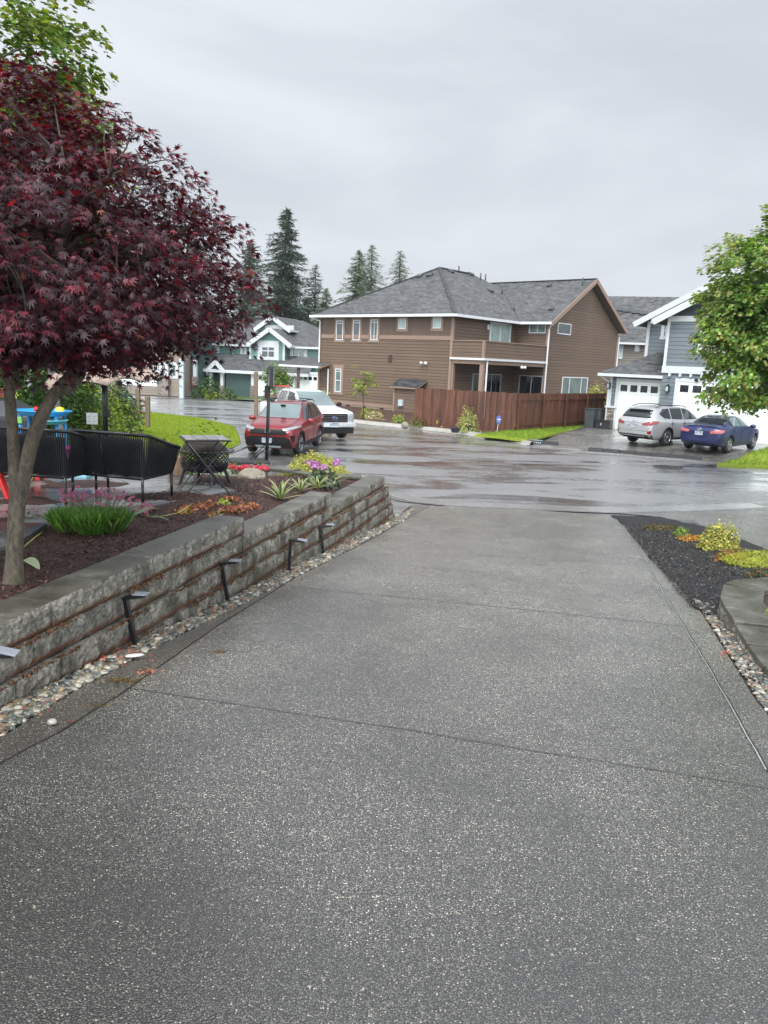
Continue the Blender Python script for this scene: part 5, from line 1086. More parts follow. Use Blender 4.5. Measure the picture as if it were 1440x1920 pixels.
# --- far conifers
def conifer(name, px, ptop, pbase, Y, wpx, cols, label, seed, sparse=1.0, droop=.5, size=.9, group='conifers beyond the roofs', nb=190, up=False, pw=.62):
    r = np.random.default_rng(seed); top = atY(px, ptop, Y); base = Vector((top.x, Y, gz(0, 90)-1)); H = top.z-base.z; Rm = 1.32*wpx*Y/FPX; o = thing(name, base, label, 'tree', group); I = Matrix.Identity(4)
    P = []; N = []; D = []; S_ = []; mb = MB(); mb.tube([(0,0,0),(0,0,H*.5),(0,0,H)], [H*.016, H*.009, .03], 8)
    zvis = max(.05, (atY(px, pbase, Y).z-base.z)/H-.12)
    for i in range(nb):
        t = 1-(1-zvis)*((i+.5)/nb); f = (1-t)/(1-zvis); L = Rm*(f**pw)*(.50+.75*r.random()**.8); a = i*2.399+r.normal(0, .7); z0 = H*t; dx, dy = math.cos(a), math.sin(a); k = max(5, int(16*sparse*(.35+f)))
        sl = -droop if not up else .3
        for j in range(k):
            q = (j+r.random())/k; zz = z0+L*q*sl+ (L*.25*q*q); wv = L*.5*(1-q*.6)+.3
            for s in (-1, 0, 1):
                P.append((dx*L*q-dy*s*wv*.4*r.random(), dy*L*q+dx*s*wv*.4*r.random(), zz+r.normal(0, .06*L*.5))); D.append((dx*.8-dy*s*.9, dy*.8+dx*s*.9, -.55+r.normal(0, .25))); N.append((r.normal(0,.4), r.normal(0,.4), 1)); S_.append(size*(.45+.75*r.random())*(.5+.5*f))
        mb.tube([(0,0,z0), (dx*L*.8, dy*L*.8, z0+L*.8*sl+L*.16)], [.05*Y/100*(.4+f), .01], 4, cap=False)
    n = len(P); T = palette(r, n, cols, None, .28); leafcloud('crown', np.array(P), np.array(N, float), np.array(D), np.array(S_), 'needle', mt_needle, T, o); mb.build('trunk', mt_barkd, o); return o
FIR = [(.060,.092,.068), (.045,.072,.054), (.080,.115,.078)]; CED = [(.13,.175,.11), (.10,.14,.09), (.17,.21,.13)]  # far greens lightened so the colour carries the haze of distance
conifer('fir_tree', 537, 392, 660, 105, 66, FIR, 'tallest dark fir between the red maple and the brown roof', 51, sparse=2.2, nb=240, size=1.25)
conifer('fir_tree', 592, 496, 650, 112, 34, FIR, 'slim sparse dark fir just right of the tallest one', 52, sparse=1.2, nb=120, droop=.35)
conifer('fir_tree', 468, 455, 660, 112, 56, FIR, 'dark fir mostly hidden behind the edge of the red maple', 53, sparse=1.8, nb=200, size=1.2)
conifer('cedar_tree', 612, 541, 650, 100, 30, CED, 'short pale green cedar low over the left end of the brown roof', 54, sparse=1.4, nb=120)
conifer('cedar_tree', 674, 470, 600, 105, 46, CED, 'full pale green cedar, left one of the pair above the brown roof', 55, sparse=1.7, nb=190, size=.8)
conifer('cedar_tree', 698, 459, 600, 108, 42, CED, 'open pale green cedar, right and taller one of the pair above the brown roof', 56, sparse=1.2, nb=150, size=.8)
conifer('cedar_tree', 751, 470, 580, 108, 38, CED, 'separate thin-topped cedar nearest the peak of the brown roof', 57, sparse=1.1, nb=120, size=.8)
conifer('fir_tree', 505, 560, 650, 125, 60, FIR, 'lower dark fir filling the gap under the tallest fir', 58, sparse=1.8, nb=160, size=1.2)
conifer('fir_tree', 575, 560, 650, 120, 42, FIR, 'lower dark fir behind the slim one, above the green house roof', 59, sparse=1.6, nb=140, size=1.1)
# --- shrubs in the bed of the brown house
YG = [(.30,.36,.06), (.21,.29,.045), (.40,.43,.09)]; BG = 'low shrubs in the bed along the brown house and fence'
def pb(px, py): return at(px, py, .16)
shrub('bed_shrub', pb(689, 783), (.42,.4,.62), 600, .10, YG, 'upright yellow-green shrub at the foot of the thin young tree', 61, group=BG)
shrub('bed_shrub', pb(702, 786), (.52,.4,.5), 600, .10, [(.45,.38,.28), (.25,.28,.10), (.5,.42,.33)], 'cream and pink variegated shrub right of the young tree', 62, group=BG)
shrub('bed_shrub', pb(747, 792), (.36,.36,.42), 420, .09, YG+[(.12,.19,.05)], 'small lime green shrub below the brown bump-out', 63, group=BG)
shrub('bed_shrub', pb(782, 799), (.48,.4,.42), 520, .09, [(.10,.16,.05), (.16,.20,.06), (.16,.05,.03)], 'green shrub with red lower leaves at the left end of the fence', 64, group=BG)
shrub('bed_shrub', pb(824, 800), (.38,.36,.48), 560, .09, [(.62,.55,.04), (.70,.60,.05), (.34,.38,.06)], 'bright yellow flowering shrub before the fence', 65, group=BG)
shrub('bed_shrub', pb(877, 808), (.50,.42,1.08), 1100, .10, [(.30,.33,.12), (.20,.26,.08), (.42,.42,.20)], 'tallest pale yellow-green shrub before the fence', 66, group=BG, lobes=.25)
o = shrub('fence_top_shrub', gp_(1112, 45, 1.4), (.75,.6,1.15), 500, .13, YG, 'light green shrub tip showing above the fence by the grey house', 67)
shrub('porch_shrub', gp_(601, 47, .1), (.55,.5,1.5), 500, .14, YG, 'yellow-green shrub beside the porch of the brown house', 68)
# far shrubs by green house
for i, (x, y, s, cc, lb) in enumerate(((372, 735, .8, GD, 'dark bush at the far left end of the green house yard'), (384, 734, .55, GL, 'first clipped light green ball in the far row'), (391, 736, .55, GL, 'second clipped light green ball in the far row'), (399, 738, .6, GL, 'last clipped light green ball, nearest the far porch'), (392, 722, 1.1, GD, 'big dark rounded bush beside the far porch'), (427, 738, .9, [(.06,.10,.04), (.10,.15,.05)], 'grey-green bush right of the far porch'), (508, 748, 1.0, [(.25,.18,.08), (.30,.22,.10), (.15,.12,.05)], 'tan ornamental grass clump before the far garage'))):
    p = atY(x, y, 76 if y < 745 else 70); p.z = atY(x, y+4, p.y).z-.2; shrub('far_bush', p, (s*.9, s*.8, s*1.1), 260, .28, cc, lb, 70+i, group='bushes in front of the green house')
# --- plants on the terrace
def onm(px, py, zf=mz):
    z = 1.3
    for _ in range(8): p = at(px, py, z); z = zf(p.x, p.y)
    return Vector((p.x, p.y, z))
# golden shrub beyond the edging
c_ = atY(592, 884, 15.1); shrub('golden_shrub', Vector((c_.x, 15.1, .62)), (.78,.6,.72), 13000, .05, [(.34,.37,.09), (.22,.28,.06), (.45,.44,.16), (.50,.40,.04)], 'mounded golden and lime shrub beyond the edging pavers, before the red SUV', 81, w=[.4,.28,.22,.10], lobes=.1)
lr = np.random.default_rng(82)
ll = shrub('lilac_rhododendron', onm(604, 912), (.26,.22,.36), 420, .085, [(.05,.09,.045), (.08,.13,.06), (.16,.18,.12)], 'small rhododendron with lilac pink flower heads between two yuccas', 82, mat=mt_leafd)
def flowers(par, cs, r0, n, size, cols, seed, name='flowers'):
    r = np.random.default_rng(seed); k = len(cs); idx = np.repeat(np.arange(k), n); d = unit(r.normal(0, 1, (k*n, 3))); d[:,2] = np.abs(d[:,2])*.8; P = np.array([c[:] for c in cs])[idx]+d*r0; return leafcloud(name, P, d+r.normal(0, .3, d.shape), d*.2+r.normal(0, 1, d.shape), size, 'leaf', mt_petal, palette(r, k*n, cols, None, .15), par)
flowers(ll, [Vector((lr.normal(0, .13), lr.normal(0, .12)-.05, .38+lr.normal(0, .03))) for _ in range(8)], .05, 40, .05, [(.50,.22,.48), (.60,.32,.55), (.38,.14,.36)], 83)
az = shrub('pink_azalea', onm(466, 890), (.34,.2,.10), 260, .05, [(.05,.09,.03), (.10,.14,.04)], 'low mat of hot pink azalea flowers behind the pale rock', 84)
flowers(az, [Vector((-.36+.72*i/17+lr.normal(0, .02), lr.normal(0, .07), .11+lr.normal(0, .015))) for i in range(18) if not 9 < i < 11], .045, 34, .045, [(.70,.05,.12), (.60,.035,.09), (.80,.14,.18)], 85)
shrub('hosta', onm(479, 884)+Vector((0,.2,0)), (.12,.1,.14), 22, .16, [(.14,.22,.12), (.10,.18,.08)], 'pale broad-leaved hosta behind the pale rock', 86, mat=mt_leafd)
for i, (x, y, s, a0, lb) in enumerate(((525, 937, 1.0, .3, 'largest striped yucca, nearest the second step of the wall'), (563, 921, .8, 1.2, 'small striped yucca right of the largest one'), (596, 917, .85, 2.0, 'striped yucca standing right in front of the lilac rhododendron'), (624, 908, .8, 2.9, 'farthest striped yucca, right of the lilac rhododendron'))):
    p = onm(x, y); o = thing('yucca', p, lb, 'yucca', 'striped yuccas in the mulch behind the wall'); r = np.random.default_rng(90+i); k = 17; V = []; F = []; T = []
    for j in range(k):
        a = a0+j*2.4; el = .25+1.15*(j/k); L = s*(.36+.06*r.random()); w_ = .028*s; pts = 5
        for half, col in ((-1, (.42,.42,.20)), (0, (.06,.14,.045)), (1, (.42,.42,.20))):
            lo, hi = {-1: (-1, -.5), 0: (-.5, .5), 1: (.5, 1)}[half]; b = len(V)
            for q in range(pts+1):
                t = q/pts; rr = L*t*math.cos(el*(1-.35*t*t)); zz = L*t*math.sin(el)*(1-.25*t); ww = w_*(1-t**2.2)*(.6+.8*t if t < .5 else 1)
                for u in (lo, hi): V.append((math.cos(a)*rr-math.sin(a)*ww*u, math.sin(a)*rr+math.cos(a)*ww*u, zz+abs(u)*ww*.35))
            for q in range(pts): F += [(b+2*q, b+2*q+1, b+2*q+3), (b+2*q, b+2*q+3, b+2*q+2)]; T += [np.array(col)*(.8+.4*r.random())]*2
    fastmesh('leaves', np.array(V), np.array(F), 3, mt_leafd, np.array(T), o)
# thrift: three tufts with pink heads
tp_ = onm(168, 996); th_ = thing('pink_thrift', tp_, 'dark green grassy thrift mound with pink flower heads before the loveseat', 'flowering plant'); r = np.random.default_rng(95)
P = []; D = []
for cx, cy, rr, nn in ((-.20, .02, .24, 3600), (.04, -.04, .24, 3800), (.20, .05, .21, 3200), (.0, .18, .2, 1500)):
    a = r.uniform(0, 2*PI, nn); q = rr*.5*np.sqrt(r.random(nn)); P += list(np.stack([cx+q*np.cos(a), cy+q*np.sin(a), 0*a], 1)); ln = .15+1.2*q/rr; D += list(np.stack([np.cos(a)*ln, np.sin(a)*ln, np.ones(nn)*1.25], 1)+r.normal(0, .18, (nn, 3)))
P = np.array(P); D = np.array(D); n = len(P); N = np.cross(D, r.normal(0, 1, (n, 3))); leafcloud('leaves', P, N, D, .215*r.uniform(.45, 1.2, n), 'blade', mt_leaf, palette(r, n, [(.05,.13,.024), (.09,.21,.04), (.15,.30,.06), (.18,.23,.09)], [.35,.35,.2,.1], .2), th_)
mb = MB(); fc = []
for i in range(95):
    x = r.uniform(-.38, .56); b = Vector((x*.6, .12+.15*r.random(), .12)); e = Vector((x, .16+r.normal(0, .10), .34+r.normal(0, .03)-.10*max(0, x-.25)/.3)); mb.tube([b, (b+e)/2+Vector((0,0,.04)), e], .0028, 4, cap=False); fc.append(e)
mb.build('flower_stems', M_plain('thrift_stem', (.20,.22,.12), .6), th_); flowers(th_, fc, .014, 26, .019, [(.50,.09,.25), (.38,.06,.18), (.60,.20,.34), (.45,.30,.22)], 96)
# orange groundcover rosettes
OG = [(.36,.15,.095), (.26,.085,.06), (.40,.21,.10), (.18,.08,.05)]; GG = 'orange and red groundcover rosettes in the mulch'
for i, (x, y, s, cc, lb) in enumerate(((377, 952, 1, OG, 'red-orange rosette nearest the patio corner'), (395, 946, .9, OG, 'reddish rosette beside the small green one'), (419, 943, .7, YG, 'small lime green rosette among the orange ones'), (432, 938, .8, OG, 'red rosette farthest right along the upper row'), (428, 958, 1.1, OG, 'large orange rosette at the middle of the lower row'), (447, 955, 1.1, OG, 'orange rosette right of the large middle one'), (468, 951, 1.2, OG, 'wide orange rosette at the right end of the lower row'), (400, 968, .9, OG+YG, 'pale orange rosette close to the wall cap'), (345, 962, 1.0, [(.40,.2,.06), (.30,.22,.08)], 'faded tan rosette beside the fallen leaves'), (352, 955, .8, OG, 'small orange rosette behind the faded one'))):
    shrub('groundcover_rosette', onm(x, y), (.11*s, .08*s, .045*s), int(90*s), .05, cc, lb, 100+i, group=GG, stem=False, shell=.5, cat='groundcover')
# young leafy shrub behind the table, at the lawn edge
o = shrub('leafy_seedling', Vector((gp_(383, 13.9, 1.12))), (.55,.4,.85), 420, .10, [(.12,.24,.04), (.18,.30,.05), (.09,.18,.03)], 'loose light green seedling growing at the lawn edge behind the folding table', 121, shell=.3, lobes=.4)
# --- right bed plants
def onr(px, py):
    z = .4
    for _ in range(10): p = at(px, py, z); z = rz_(p.x, p.y)
    return Vector((p.x, p.y, z))
shrub('golden_euonymus', onr(1346, 1028), (.30,.28,.46), 1500, .05, [(.34,.34,.06), (.20,.25,.05), (.48,.44,.12)], 'upright ball-shaped yellow-green bush in the dark bed at the right', 131, lobes=.2)
shrub('heather', onr(1238, 993), (.34,.2,.10), 700, .04, [(.10,.06,.03), (.14,.11,.04), (.08,.09,.03)], 'flat brownish heather patch at the far end of the dark bed', 132, stem=False)
shrub('small_green_tuft', onr(1277, 1003), (.13,.12,.15), 320, .05, [(.20,.28,.05), (.13,.21,.04)], 'little green tuft left of the orange creeper in the dark bed', 133, stem=False)
shrub('orange_creeper', onr(1296, 1013), (.24,.14,.10), 520, .04, [(.38,.22,.03), (.28,.22,.04), (.34,.12,.03)], 'flat orange-yellow creeper in the dark bed', 134, stem=False)
shrub('yellow_mat_plant', onr(1425, 1058), (.52,.3,.21), 3200, .05, [(.34,.38,.03), (.24,.32,.03), (.42,.42,.06)], 'wide bright yellow-green mat plant at the right edge', 135, stem=False, shape='blade')
shrub('rusty_creeper', onr(1372, 1050), (.24,.18,.16), 600, .045, [(.30,.12,.04), (.20,.14,.04), (.24,.20,.06)], 'rusty orange creeper between the round bush and the yellow mat plant', 136, stem=False)
shrub('dark_creeper', onr(1432, 1082), (.22,.15,.12), 420, .04, [(.05,.07,.03), (.12,.05,.03), (.08,.12,.04)], 'dark reddish green creeper just above the curved wall', 137, stem=False)
shrub('lime_sedge', Vector((4.02, 7.2, .875)), (.26,.24,.12), 700, .09, [(.36,.38,.05), (.26,.32,.04)], 'lime sedge tuft inside the curved wall at the right edge', 138, stem=False, shape='blade')
# ------------------------------------------------------------------ vehicles
def M_paint(name, col, metal=.35, rough=.28):
    t = NT(name); c = t.co(); n = t.noise(c, 2.5, 3); dr = t.vor(c, 45, 'Distance')
    t.P(col=t.mix(n, dim(col, .88), dim(col, 1.12)), metal=metal, rough=rough, coat=.6, coatr=.05, nrm=t.bump(t.ramp(dr, [(0, 1), (.22, 0)]), .12, .003)); return t.m
mt_tyre = M_plain('tyre_rubber', (.012,.012,.012), .55, var=.3); mt_rim = M_plain('alloy_rim', (.42,.43,.44), .25, metal=.8, var=.1); mt_rimd = M_plain('rim_dark', (.03,.03,.03), .5)  # last one: dark grey for the wells behind the spokes
mt_cglass = M_glass('car_side_glass', (.02,.025,.028), .03); mt_wind = M_glass('windscreen_glass', (.13,.175,.18), .06)
mt_trimb = M_plain('black_cladding', (.010,.010,.011), .5, spec=.25); mt_chrome = M_plain('chrome', (.55,.56,.58), .12, metal=.95, var=.05)
mt_head = M_plain('headlight_lens', (.24,.27,.29), .08, var=.2, coat=1); mt_tail = M_plain('red_tail_lens', (.22,.006,.008), .12, coat=1); mt_tailp = M_plain('pale_tail_lens', (.42,.09,.10), .12, coat=1)
mt_plate = M_plain('licence_plate', (.50,.54,.60), .4, var=.05); mt_platetx = M_plain('plate_lettering', (.03,.05,.14), .5); mt_underb = M_plain('underbody', (.008,.008,.008), .8); mt_seam = M_plain('panel_gap', (.006,.006,.006), .6)
def section(w, zb, belt, top, wt):
    h = [(0, zb), (w*.72, zb), (w*.93, zb+.03), (w*.985, zb+.17), (w, zb+(belt-zb)*.55), (w*.992, belt-.09), (w*.945, belt), (wt+(w*.945-wt)*.12, top-.085), (wt*.93, top-.025), (wt*.5, top-.004), (0, top)]
    return h
class Car:
    def __init__(s, name, st, paint, label, cat, wheels, wr, wy, arch=.06, group='vehicles parked around the street'):
        s.root = thing(name, (0,0,0), label, cat, group); vs = []; fs = []; K = 11; n = 2*K-2
        for (x, zb, belt, top, w, wt) in st:
            h = section(w, zb, belt, top, wt); ring = [(y, z_) for y, z_ in h]+[(-y, z_) for y, z_ in h[-2:0:-1]]
            vs += [(x, y, z_) for y, z_ in ring]
        for i in range(len(st)-1):
            for k in range(n): fs.append((i*n+k, i*n+(k+1) % n, (i+1)*n+(k+1) % n, (i+1)*n+k))
        a, b = 0, (len(st)-1)*n
        for q in (0, len(st)-1):
            o = q*n
            for j in range(K-1):
                r = [o+j, o+j+1, o+(n-j-1) % n, o+(n-j) % n]; r2 = []
                for t in r:
                    if t not in r2: r2.append(t)
                if len(r2) > 2: fs.append(tuple(r2 if q else r2[::-1]))
        me = bpy.data.meshes.new('tmp'); me.from_pydata(vs, [], fs); me.validate(); bm = bmesh.new(); bm.from_mesh(me); bmesh.ops.recalc_face_normals(bm, faces=bm.faces[:]); bm.to_mesh(me); bm.free()
        o = bpy.data.objects.new('tmp', me); COL.objects.link(o); md = o.modifiers.new('s', 'SUBSURF'); md.levels = md.render_levels = 2
        cm = MB()
        for x in wheels:
            for sd in (-1, 1): cm.lathe([(0,-.35), (wr+arch,-.35), (wr+arch,.3), (0,.3)], (x, sd*(wy+.06), wr), 28, Matrix.Rotation(PI/2, 3, 'X'), smooth=False)
        c = cm.build('tmpc', mt_underb); bm = bmesh.new(); bm.from_mesh(c.data); bmesh.ops.remove_doubles(bm, verts=bm.verts[:], dist=1e-5); bmesh.ops.recalc_face_normals(bm, faces=bm.faces[:]); bm.to_mesh(c.data); bm.free()
        dg = bpy.context.evaluated_depsgraph_get(); dg.update(); full = bpy.data.meshes.new_from_object(o.evaluated_get(dg)); s.bvh = BVHTree.FromPolygons([v.co[:] for v in full.vertices], [tuple(p.vertices) for p in full.polygons])
        mb_ = o.modifiers.new('b', 'BOOLEAN'); mb_.object = c; mb_.operation = 'DIFFERENCE'; mb_.solver = 'EXACT'; dg.update()
        body = bpy.data.meshes.new_from_object(o.evaluated_get(bpy.context.evaluated_depsgraph_get())); body.name = 'body'; body.materials.clear(); body.materials.append(paint); body.materials.append(mt_underb)
        for p in body.polygons:
            p.use_smooth = True; cc = p.center; p.material_index = 0
            if any(abs(((cc.x-x)**2+(cc.z-wr)**2)**.5-(wr+arch)) < .012 and abs(cc.y) > .5 for x in wheels) and abs(p.normal.y) < .5 or (abs(p.normal.y) > .9 and abs(cc.y) < wy-.2 and any((cc.x-x)**2+(cc.z-wr)**2 < (wr+arch)**2 for x in wheels)): p.material_index = 1; p.use_smooth = False
            if cc.z < st[len(st)//2][1]+.02: p.material_index = 1
        uvs(body); s.body = bpy.data.objects.new('body', body); COL.objects.link(s.body); s.body.parent = s.root
        for t in (o, c): bpy.data.objects.remove(t)
        s.wr = wr; s.wy = wy; s.wheels = wheels
    def decal(s, name, poly, view, mat, off=.006, step=.09, par=None, mirror=False, thick=0):
        bm = bmesh.new(); bm.faces.new([bm.verts.new((p[0], p[1], 0)) for p in poly]); xs = [p[0] for p in poly]; ys = [p[1] for p in poly]
        for ax_, lo, hi in ((0, min(xs), max(xs)), (1, min(ys), max(ys))):
            x = math.ceil(lo/step)*step
            while x < hi: bmesh.ops.bisect_plane(bm, geom=bm.verts[:]+bm.edges[:]+bm.faces[:], plane_co=(x,0,0) if ax_ == 0 else (0,x,0), plane_no=(1,0,0) if ax_ == 0 else (0,1,0)); x += step
        out = None
        for sg in ((1, -1) if mirror else (1,)):
            vs = []
            for v in bm.verts:
                a, b = v.co.x, v.co.y
                o, d = {'L': ((a, 4*sg, b), (0,-sg,0)), 'F': ((6, a*sg, b), (-1,0,0)), 'B': ((-6, a*sg, b), (1,0,0)), 'T': ((a, b*sg, 5), (0,0,-1))}[view]
                loc, nr, _, _ = s.bvh.ray_cast(Vector(o), Vector(d))
                if loc is None: loc, nr, _, _ = s.bvh.find_nearest(Vector(o)+Vector(d)*(4.9 if view in 'FB' else 3.2))
                vs.append(loc+nr*off-Vector(d)*off*.5)
            m = MB(); m.add(vs, [tuple(v.index for v in f.verts) for f in bm.faces], smooth=True); ob = m.build(name, mat, par or s.root)
            b2 = bmesh.new(); b2.from_mesh(ob.data); 
            if thick:
                for f in b2.faces: pass
            b2.to_mesh(ob.data); b2.free(); out = ob
        bm.free(); return out
    def line(s, name, pts, view, mat, w=.012, mirror=True, off=.005):
        m = MB()
        for sg in ((1, -1) if mirror else (1,)):
            P = []
            for i in range(len(pts)-1):
                n = max(1, int(math.dist(pts[i], pts[i+1])/.07))
                for k in range(n+(i == len(pts)-2)): 
                    t = k/n; a = pts[i][0]*(1-t)+pts[i+1][0]*t; b = pts[i][1]*(1-t)+pts[i+1][1]*t
                    o, d = {'L': ((a, 4*sg, b), (0,-sg,0)), 'F': ((6, a*sg, b), (-1,0,0)), 'B': ((-6, a*sg, b), (1,0,0)), 'T': ((a, b*sg, 5), (0,0,-1))}[view]
                    loc, nr, _, _ = s.bvh.ray_cast(Vector(o), Vector(d))
                    if loc is not None: P.append(loc+nr*off*.4)
            if len(P) > 1: m.tube(P, w/2, 4)
        return m.build(name, mat, s.root)
    def wheel(s, x, sd, spokes=5, col=None, wide=.22):
        w_ = MB(); r = s.wr; X = Matrix.Rotation(-PI/2*sd, 3, 'X'); c = (x, sd*(s.wy-.02), r)
        w_.lathe([(r*.62,-wide), (r*.9,-wide), (r*.985,-wide*.85), (r,-wide*.5), (r*.985,-wide*.12), (r*.9, .0), (r*.66, .0), (r*.63,-.03), (r*.62,-wide)], c, 28, X); ty = w_.build('wheel', mt_tyre, s.root)
        w2 = MB(); w2.lathe([(r*.64,-.04), (r*.655,-.005), (r*.62,-.012), (r*.60,-.10), (0,-.10)], c, 28, X); rm = w2.build('rim_well', mt_rimd, ty)
        w3 = MB(); w3.lathe([(r*.66,-.0), (r*.655,.006), (r*.60,-.004), (r*.60,-.03)], c, 28, X); w3.lathe([(r*.15,-.05), (r*.14,-.012), (0,-.010)], c, 12, X)
        for k in range(spokes):
            a = 2*PI*k/spokes+.3
            for da in (-.14, .14):
                p0 = Vector((math.cos(a+da*.5)*r*.12, math.sin(a+da*.5)*r*.12, -.03)); p1 = Vector((math.cos(a+da)*r*.62, math.sin(a+da)*r*.62, -.012)); w3.bar(X @ p0+Vector(c), X @ p1+Vector(c), r*.085, .03, up=Vector((0,1,0)))
        w3.build('rim', col or mt_rim, ty)
    def place(s, x, y, z_, f): s.root.location = (x, y, z_); s.root.rotation_euler = (0, 0, math.atan2(f[1], f[0]))
    def plate(s, x, y, z_, front, txt):
        m = MB(); sg = 1 if front else -1; m.box((x, y, z_), (.015, .32, .155)); p = m.build('licence_plate', mt_plate, s.root, bevel=.004)
        cu = bpy.data.curves.new('t', 'FONT'); cu.body = txt; cu.size = .105; cu.align_x = 'CENTER'; cu.align_y = 'CENTER'; cu.extrude = .001; t = bpy.data.objects.new('t', cu); COL.objects.link(t)
        me = bpy.data.meshes.new_from_object(t.evaluated_get(bpy.context.evaluated_depsgraph_get())); bpy.data.objects.remove(t); me.materials.clear(); me.materials.append(mt_platetx); o = bpy.data.objects.new('plate_number', me); COL.objects.link(o); o.parent = p; o.location = (x+.0105*sg, y, z_); o.rotation_euler = (PI/2, 0, PI/2*sg)
        m = MB(); m.box((x+.009*sg, y, z_+.062), (.004, .26, .018)); m.build('plate_header', mt_platetx, p)
    def mirror(s, x, z_, y, mat, stem=True):
        for sd in (-1, 1):
            m = MB(); m.blob((x, sd*(y+.13), z_), (.09, .13, .085), sub=2, amp=.03); m.bar((x+.02, sd*(y-.04), z_-.05), (x+.01, sd*(y+.08), z_-.04), .05, .04); m.build('side_mirror', mat, s.root)
def loop(pts, mirror=True): return pts
# ---- red SUV
red = M_paint('red_car_paint', (.20,.006,.013), metal=.1)
st = [(2.29,.42,.72,.78,.60,.50), (2.22,.30,.86,.92,.78,.66), (2.05,.22,.96,1.02,.87,.74), (1.7,.20,1.01,1.08,.905,.78), (1.2,.20,1.05,1.14,.92,.78), (1.02,.20,1.07,1.19,.925,.76), (.75,.20,1.08,1.38,.925,.68), (.40,.20,1.08,1.585,.925,.63), (.10,.20,1.085,1.655,.925,.62), (-.5,.20,1.09,1.685,.925,.62), (-1.2,.20,1.11,1.67,.92,.61), (-1.75,.22,1.13,1.61,.90,.59), (-1.98,.26,1.14,1.50,.88,.60), (-2.15,.34,1.10,1.22,.85,.68), (-2.24,.42,.95,1.02,.78,.68), (-2.28,.5,.85,.90,.66,.56)]
c = Car('red_suv', st, red, 'red compact SUV with black roof rails facing the camera, parked beside the lawn', 'SUV', (1.40,-1.29), .355, .91, group='parked vehicles')
for x in (1.40, -1.29):
    for sd in (-1, 1): c.wheel(x, sd, 5)
D_ = c.decal
D_('windscreen', [(-.70,1.17), (.70,1.17), (.575,1.60), (-.575,1.60)], 'F', mt_wind, .008)
D_('side_window', [(.86,1.14), (.36,1.53), (-.18,1.59), (-.20,1.12)], 'L', mt_cglass, .006, mirror=True); D_('side_window', [(-.27,1.12), (-.25,1.59), (-.95,1.59), (-1.12,1.14)], 'L', mt_cglass, .006, mirror=True); D_('side_window', [(-1.19,1.15), (-1.02,1.58), (-1.35,1.56), (-1.72,1.30), (-1.62,1.17)], 'L', mt_cglass, .006, mirror=True)
D_('upper_grille', [(-.50,.88), (.50,.88), (.60,.80), (.62,.71), (-.62,.71), (-.60,.80)], 'F', mt_trimb, .012)
D_('headlight', [(.46,.90), (.88,.985), (.90,.93), (.64,.835), (.50,.84)], 'F', mt_head, .014, mirror=True, step=.05)
D_('lower_grille', [(-.72,.58), (-.55,.645), (.55,.645), (.72,.58), (.78,.30), (-.78,.30)], 'F', mt_trimb, .010); D_('fog_light_recess', [(.72,.68), (.85,.70), (.84,.52), (.78,.46)], 'F', mt_trimb, .010, mirror=True)
D_('bumper_lip', [(-.45,.36), (.45,.36), (.40,.29), (-.40,.29)], 'F', mt_galv, .018)
for z_ in (.76, .83): c.line('grille_bar', [(-.52,z_), (.52,z_)], 'F', mt_seam, .018, False, .03)
D_('sill_cladding', [(2.0,.20), (2.0,.40), (-2.1,.42), (-2.1,.22)], 'L', mt_trimb, .006, mirror=True)
for x in (1.40, -1.29):
    arc = [(x+math.cos(a)*.43, .355+math.sin(a)*.43) for a in [PI*k/12 for k in range(13)]]; arc2 = [(x+math.cos(a)*.49, .355+math.sin(a)*.47) for a in [PI*k/12 for k in range(12, -1, -1)]]
    for sg in (1,): D_('arch_cladding', arc+arc2, 'L', mt_trimb, .008, mirror=True, step=.12)
c.line('door_seams', [(.62,.42), (.78,.75), (.80,1.05)], 'L', mt_seam); c.line('door_seams', [(-.24,.42), (-.24,1.1)], 'L', mt_seam); c.line('bonnet_seams', [(1.05,.70), (1.9,.66), (2.13,.55)], 'T', mt_seam, .012)
for x in (-.12, -1.0):
    for sd in (-1, 1): m = MB(); m.bar((x,sd*.945,.94), (x-.19,sd*.945,.95), .025, .03); m.build('door_handle', red, c.root, bevel=.004)
for sd in (-1, 1): m = MB(); m.tube([(.30,sd*.60,1.60), (.20,sd*.61,1.70), (-.4,sd*.61,1.735), (-1.2,sd*.60,1.72), (-1.62,sd*.58,1.62)], .02, 6); m.build('roof_rail', mt_black, c.root)
m = MB(); m.tube([(-.05,-.61,1.73), (-.05,0,1.755), (-.05,.61,1.73)], .016, 6); m.tube([(-.95,-.61,1.74), (-.95,0,1.76), (-.95,.61,1.74)], .016, 6); m.build('roof_bars', mt_black, c.root)
c.mirror(.74, 1.10, .90, red)
m = MB()
for (rx, rz) in ((.095,.062), (.045,.058)): m.tube([(2.345, rx*math.cos(a), .815+rz*math.sin(a)) for a in [2*PI*k/20 for k in range(21)]], .007, 5)
m.build('front_badge', mt_chrome, c.root)
c.plate(2.335, -.02, .52, True, 'BGD0538'); m = MB(); m.bar((1.03,-.1,1.175), (.98,.45,1.21), .015); m.bar((1.03,-.6,1.175), (.98,-.1,1.21), .015); m.build('wiper', mt_trimb, c.root); m = MB(); m.box((.52,0,1.56), (.10,.16,.05)); m.build('mirror_housing', mt_trimb, c.root)
c.place(-3.55, 27.15, .045, (-.14, -.99))
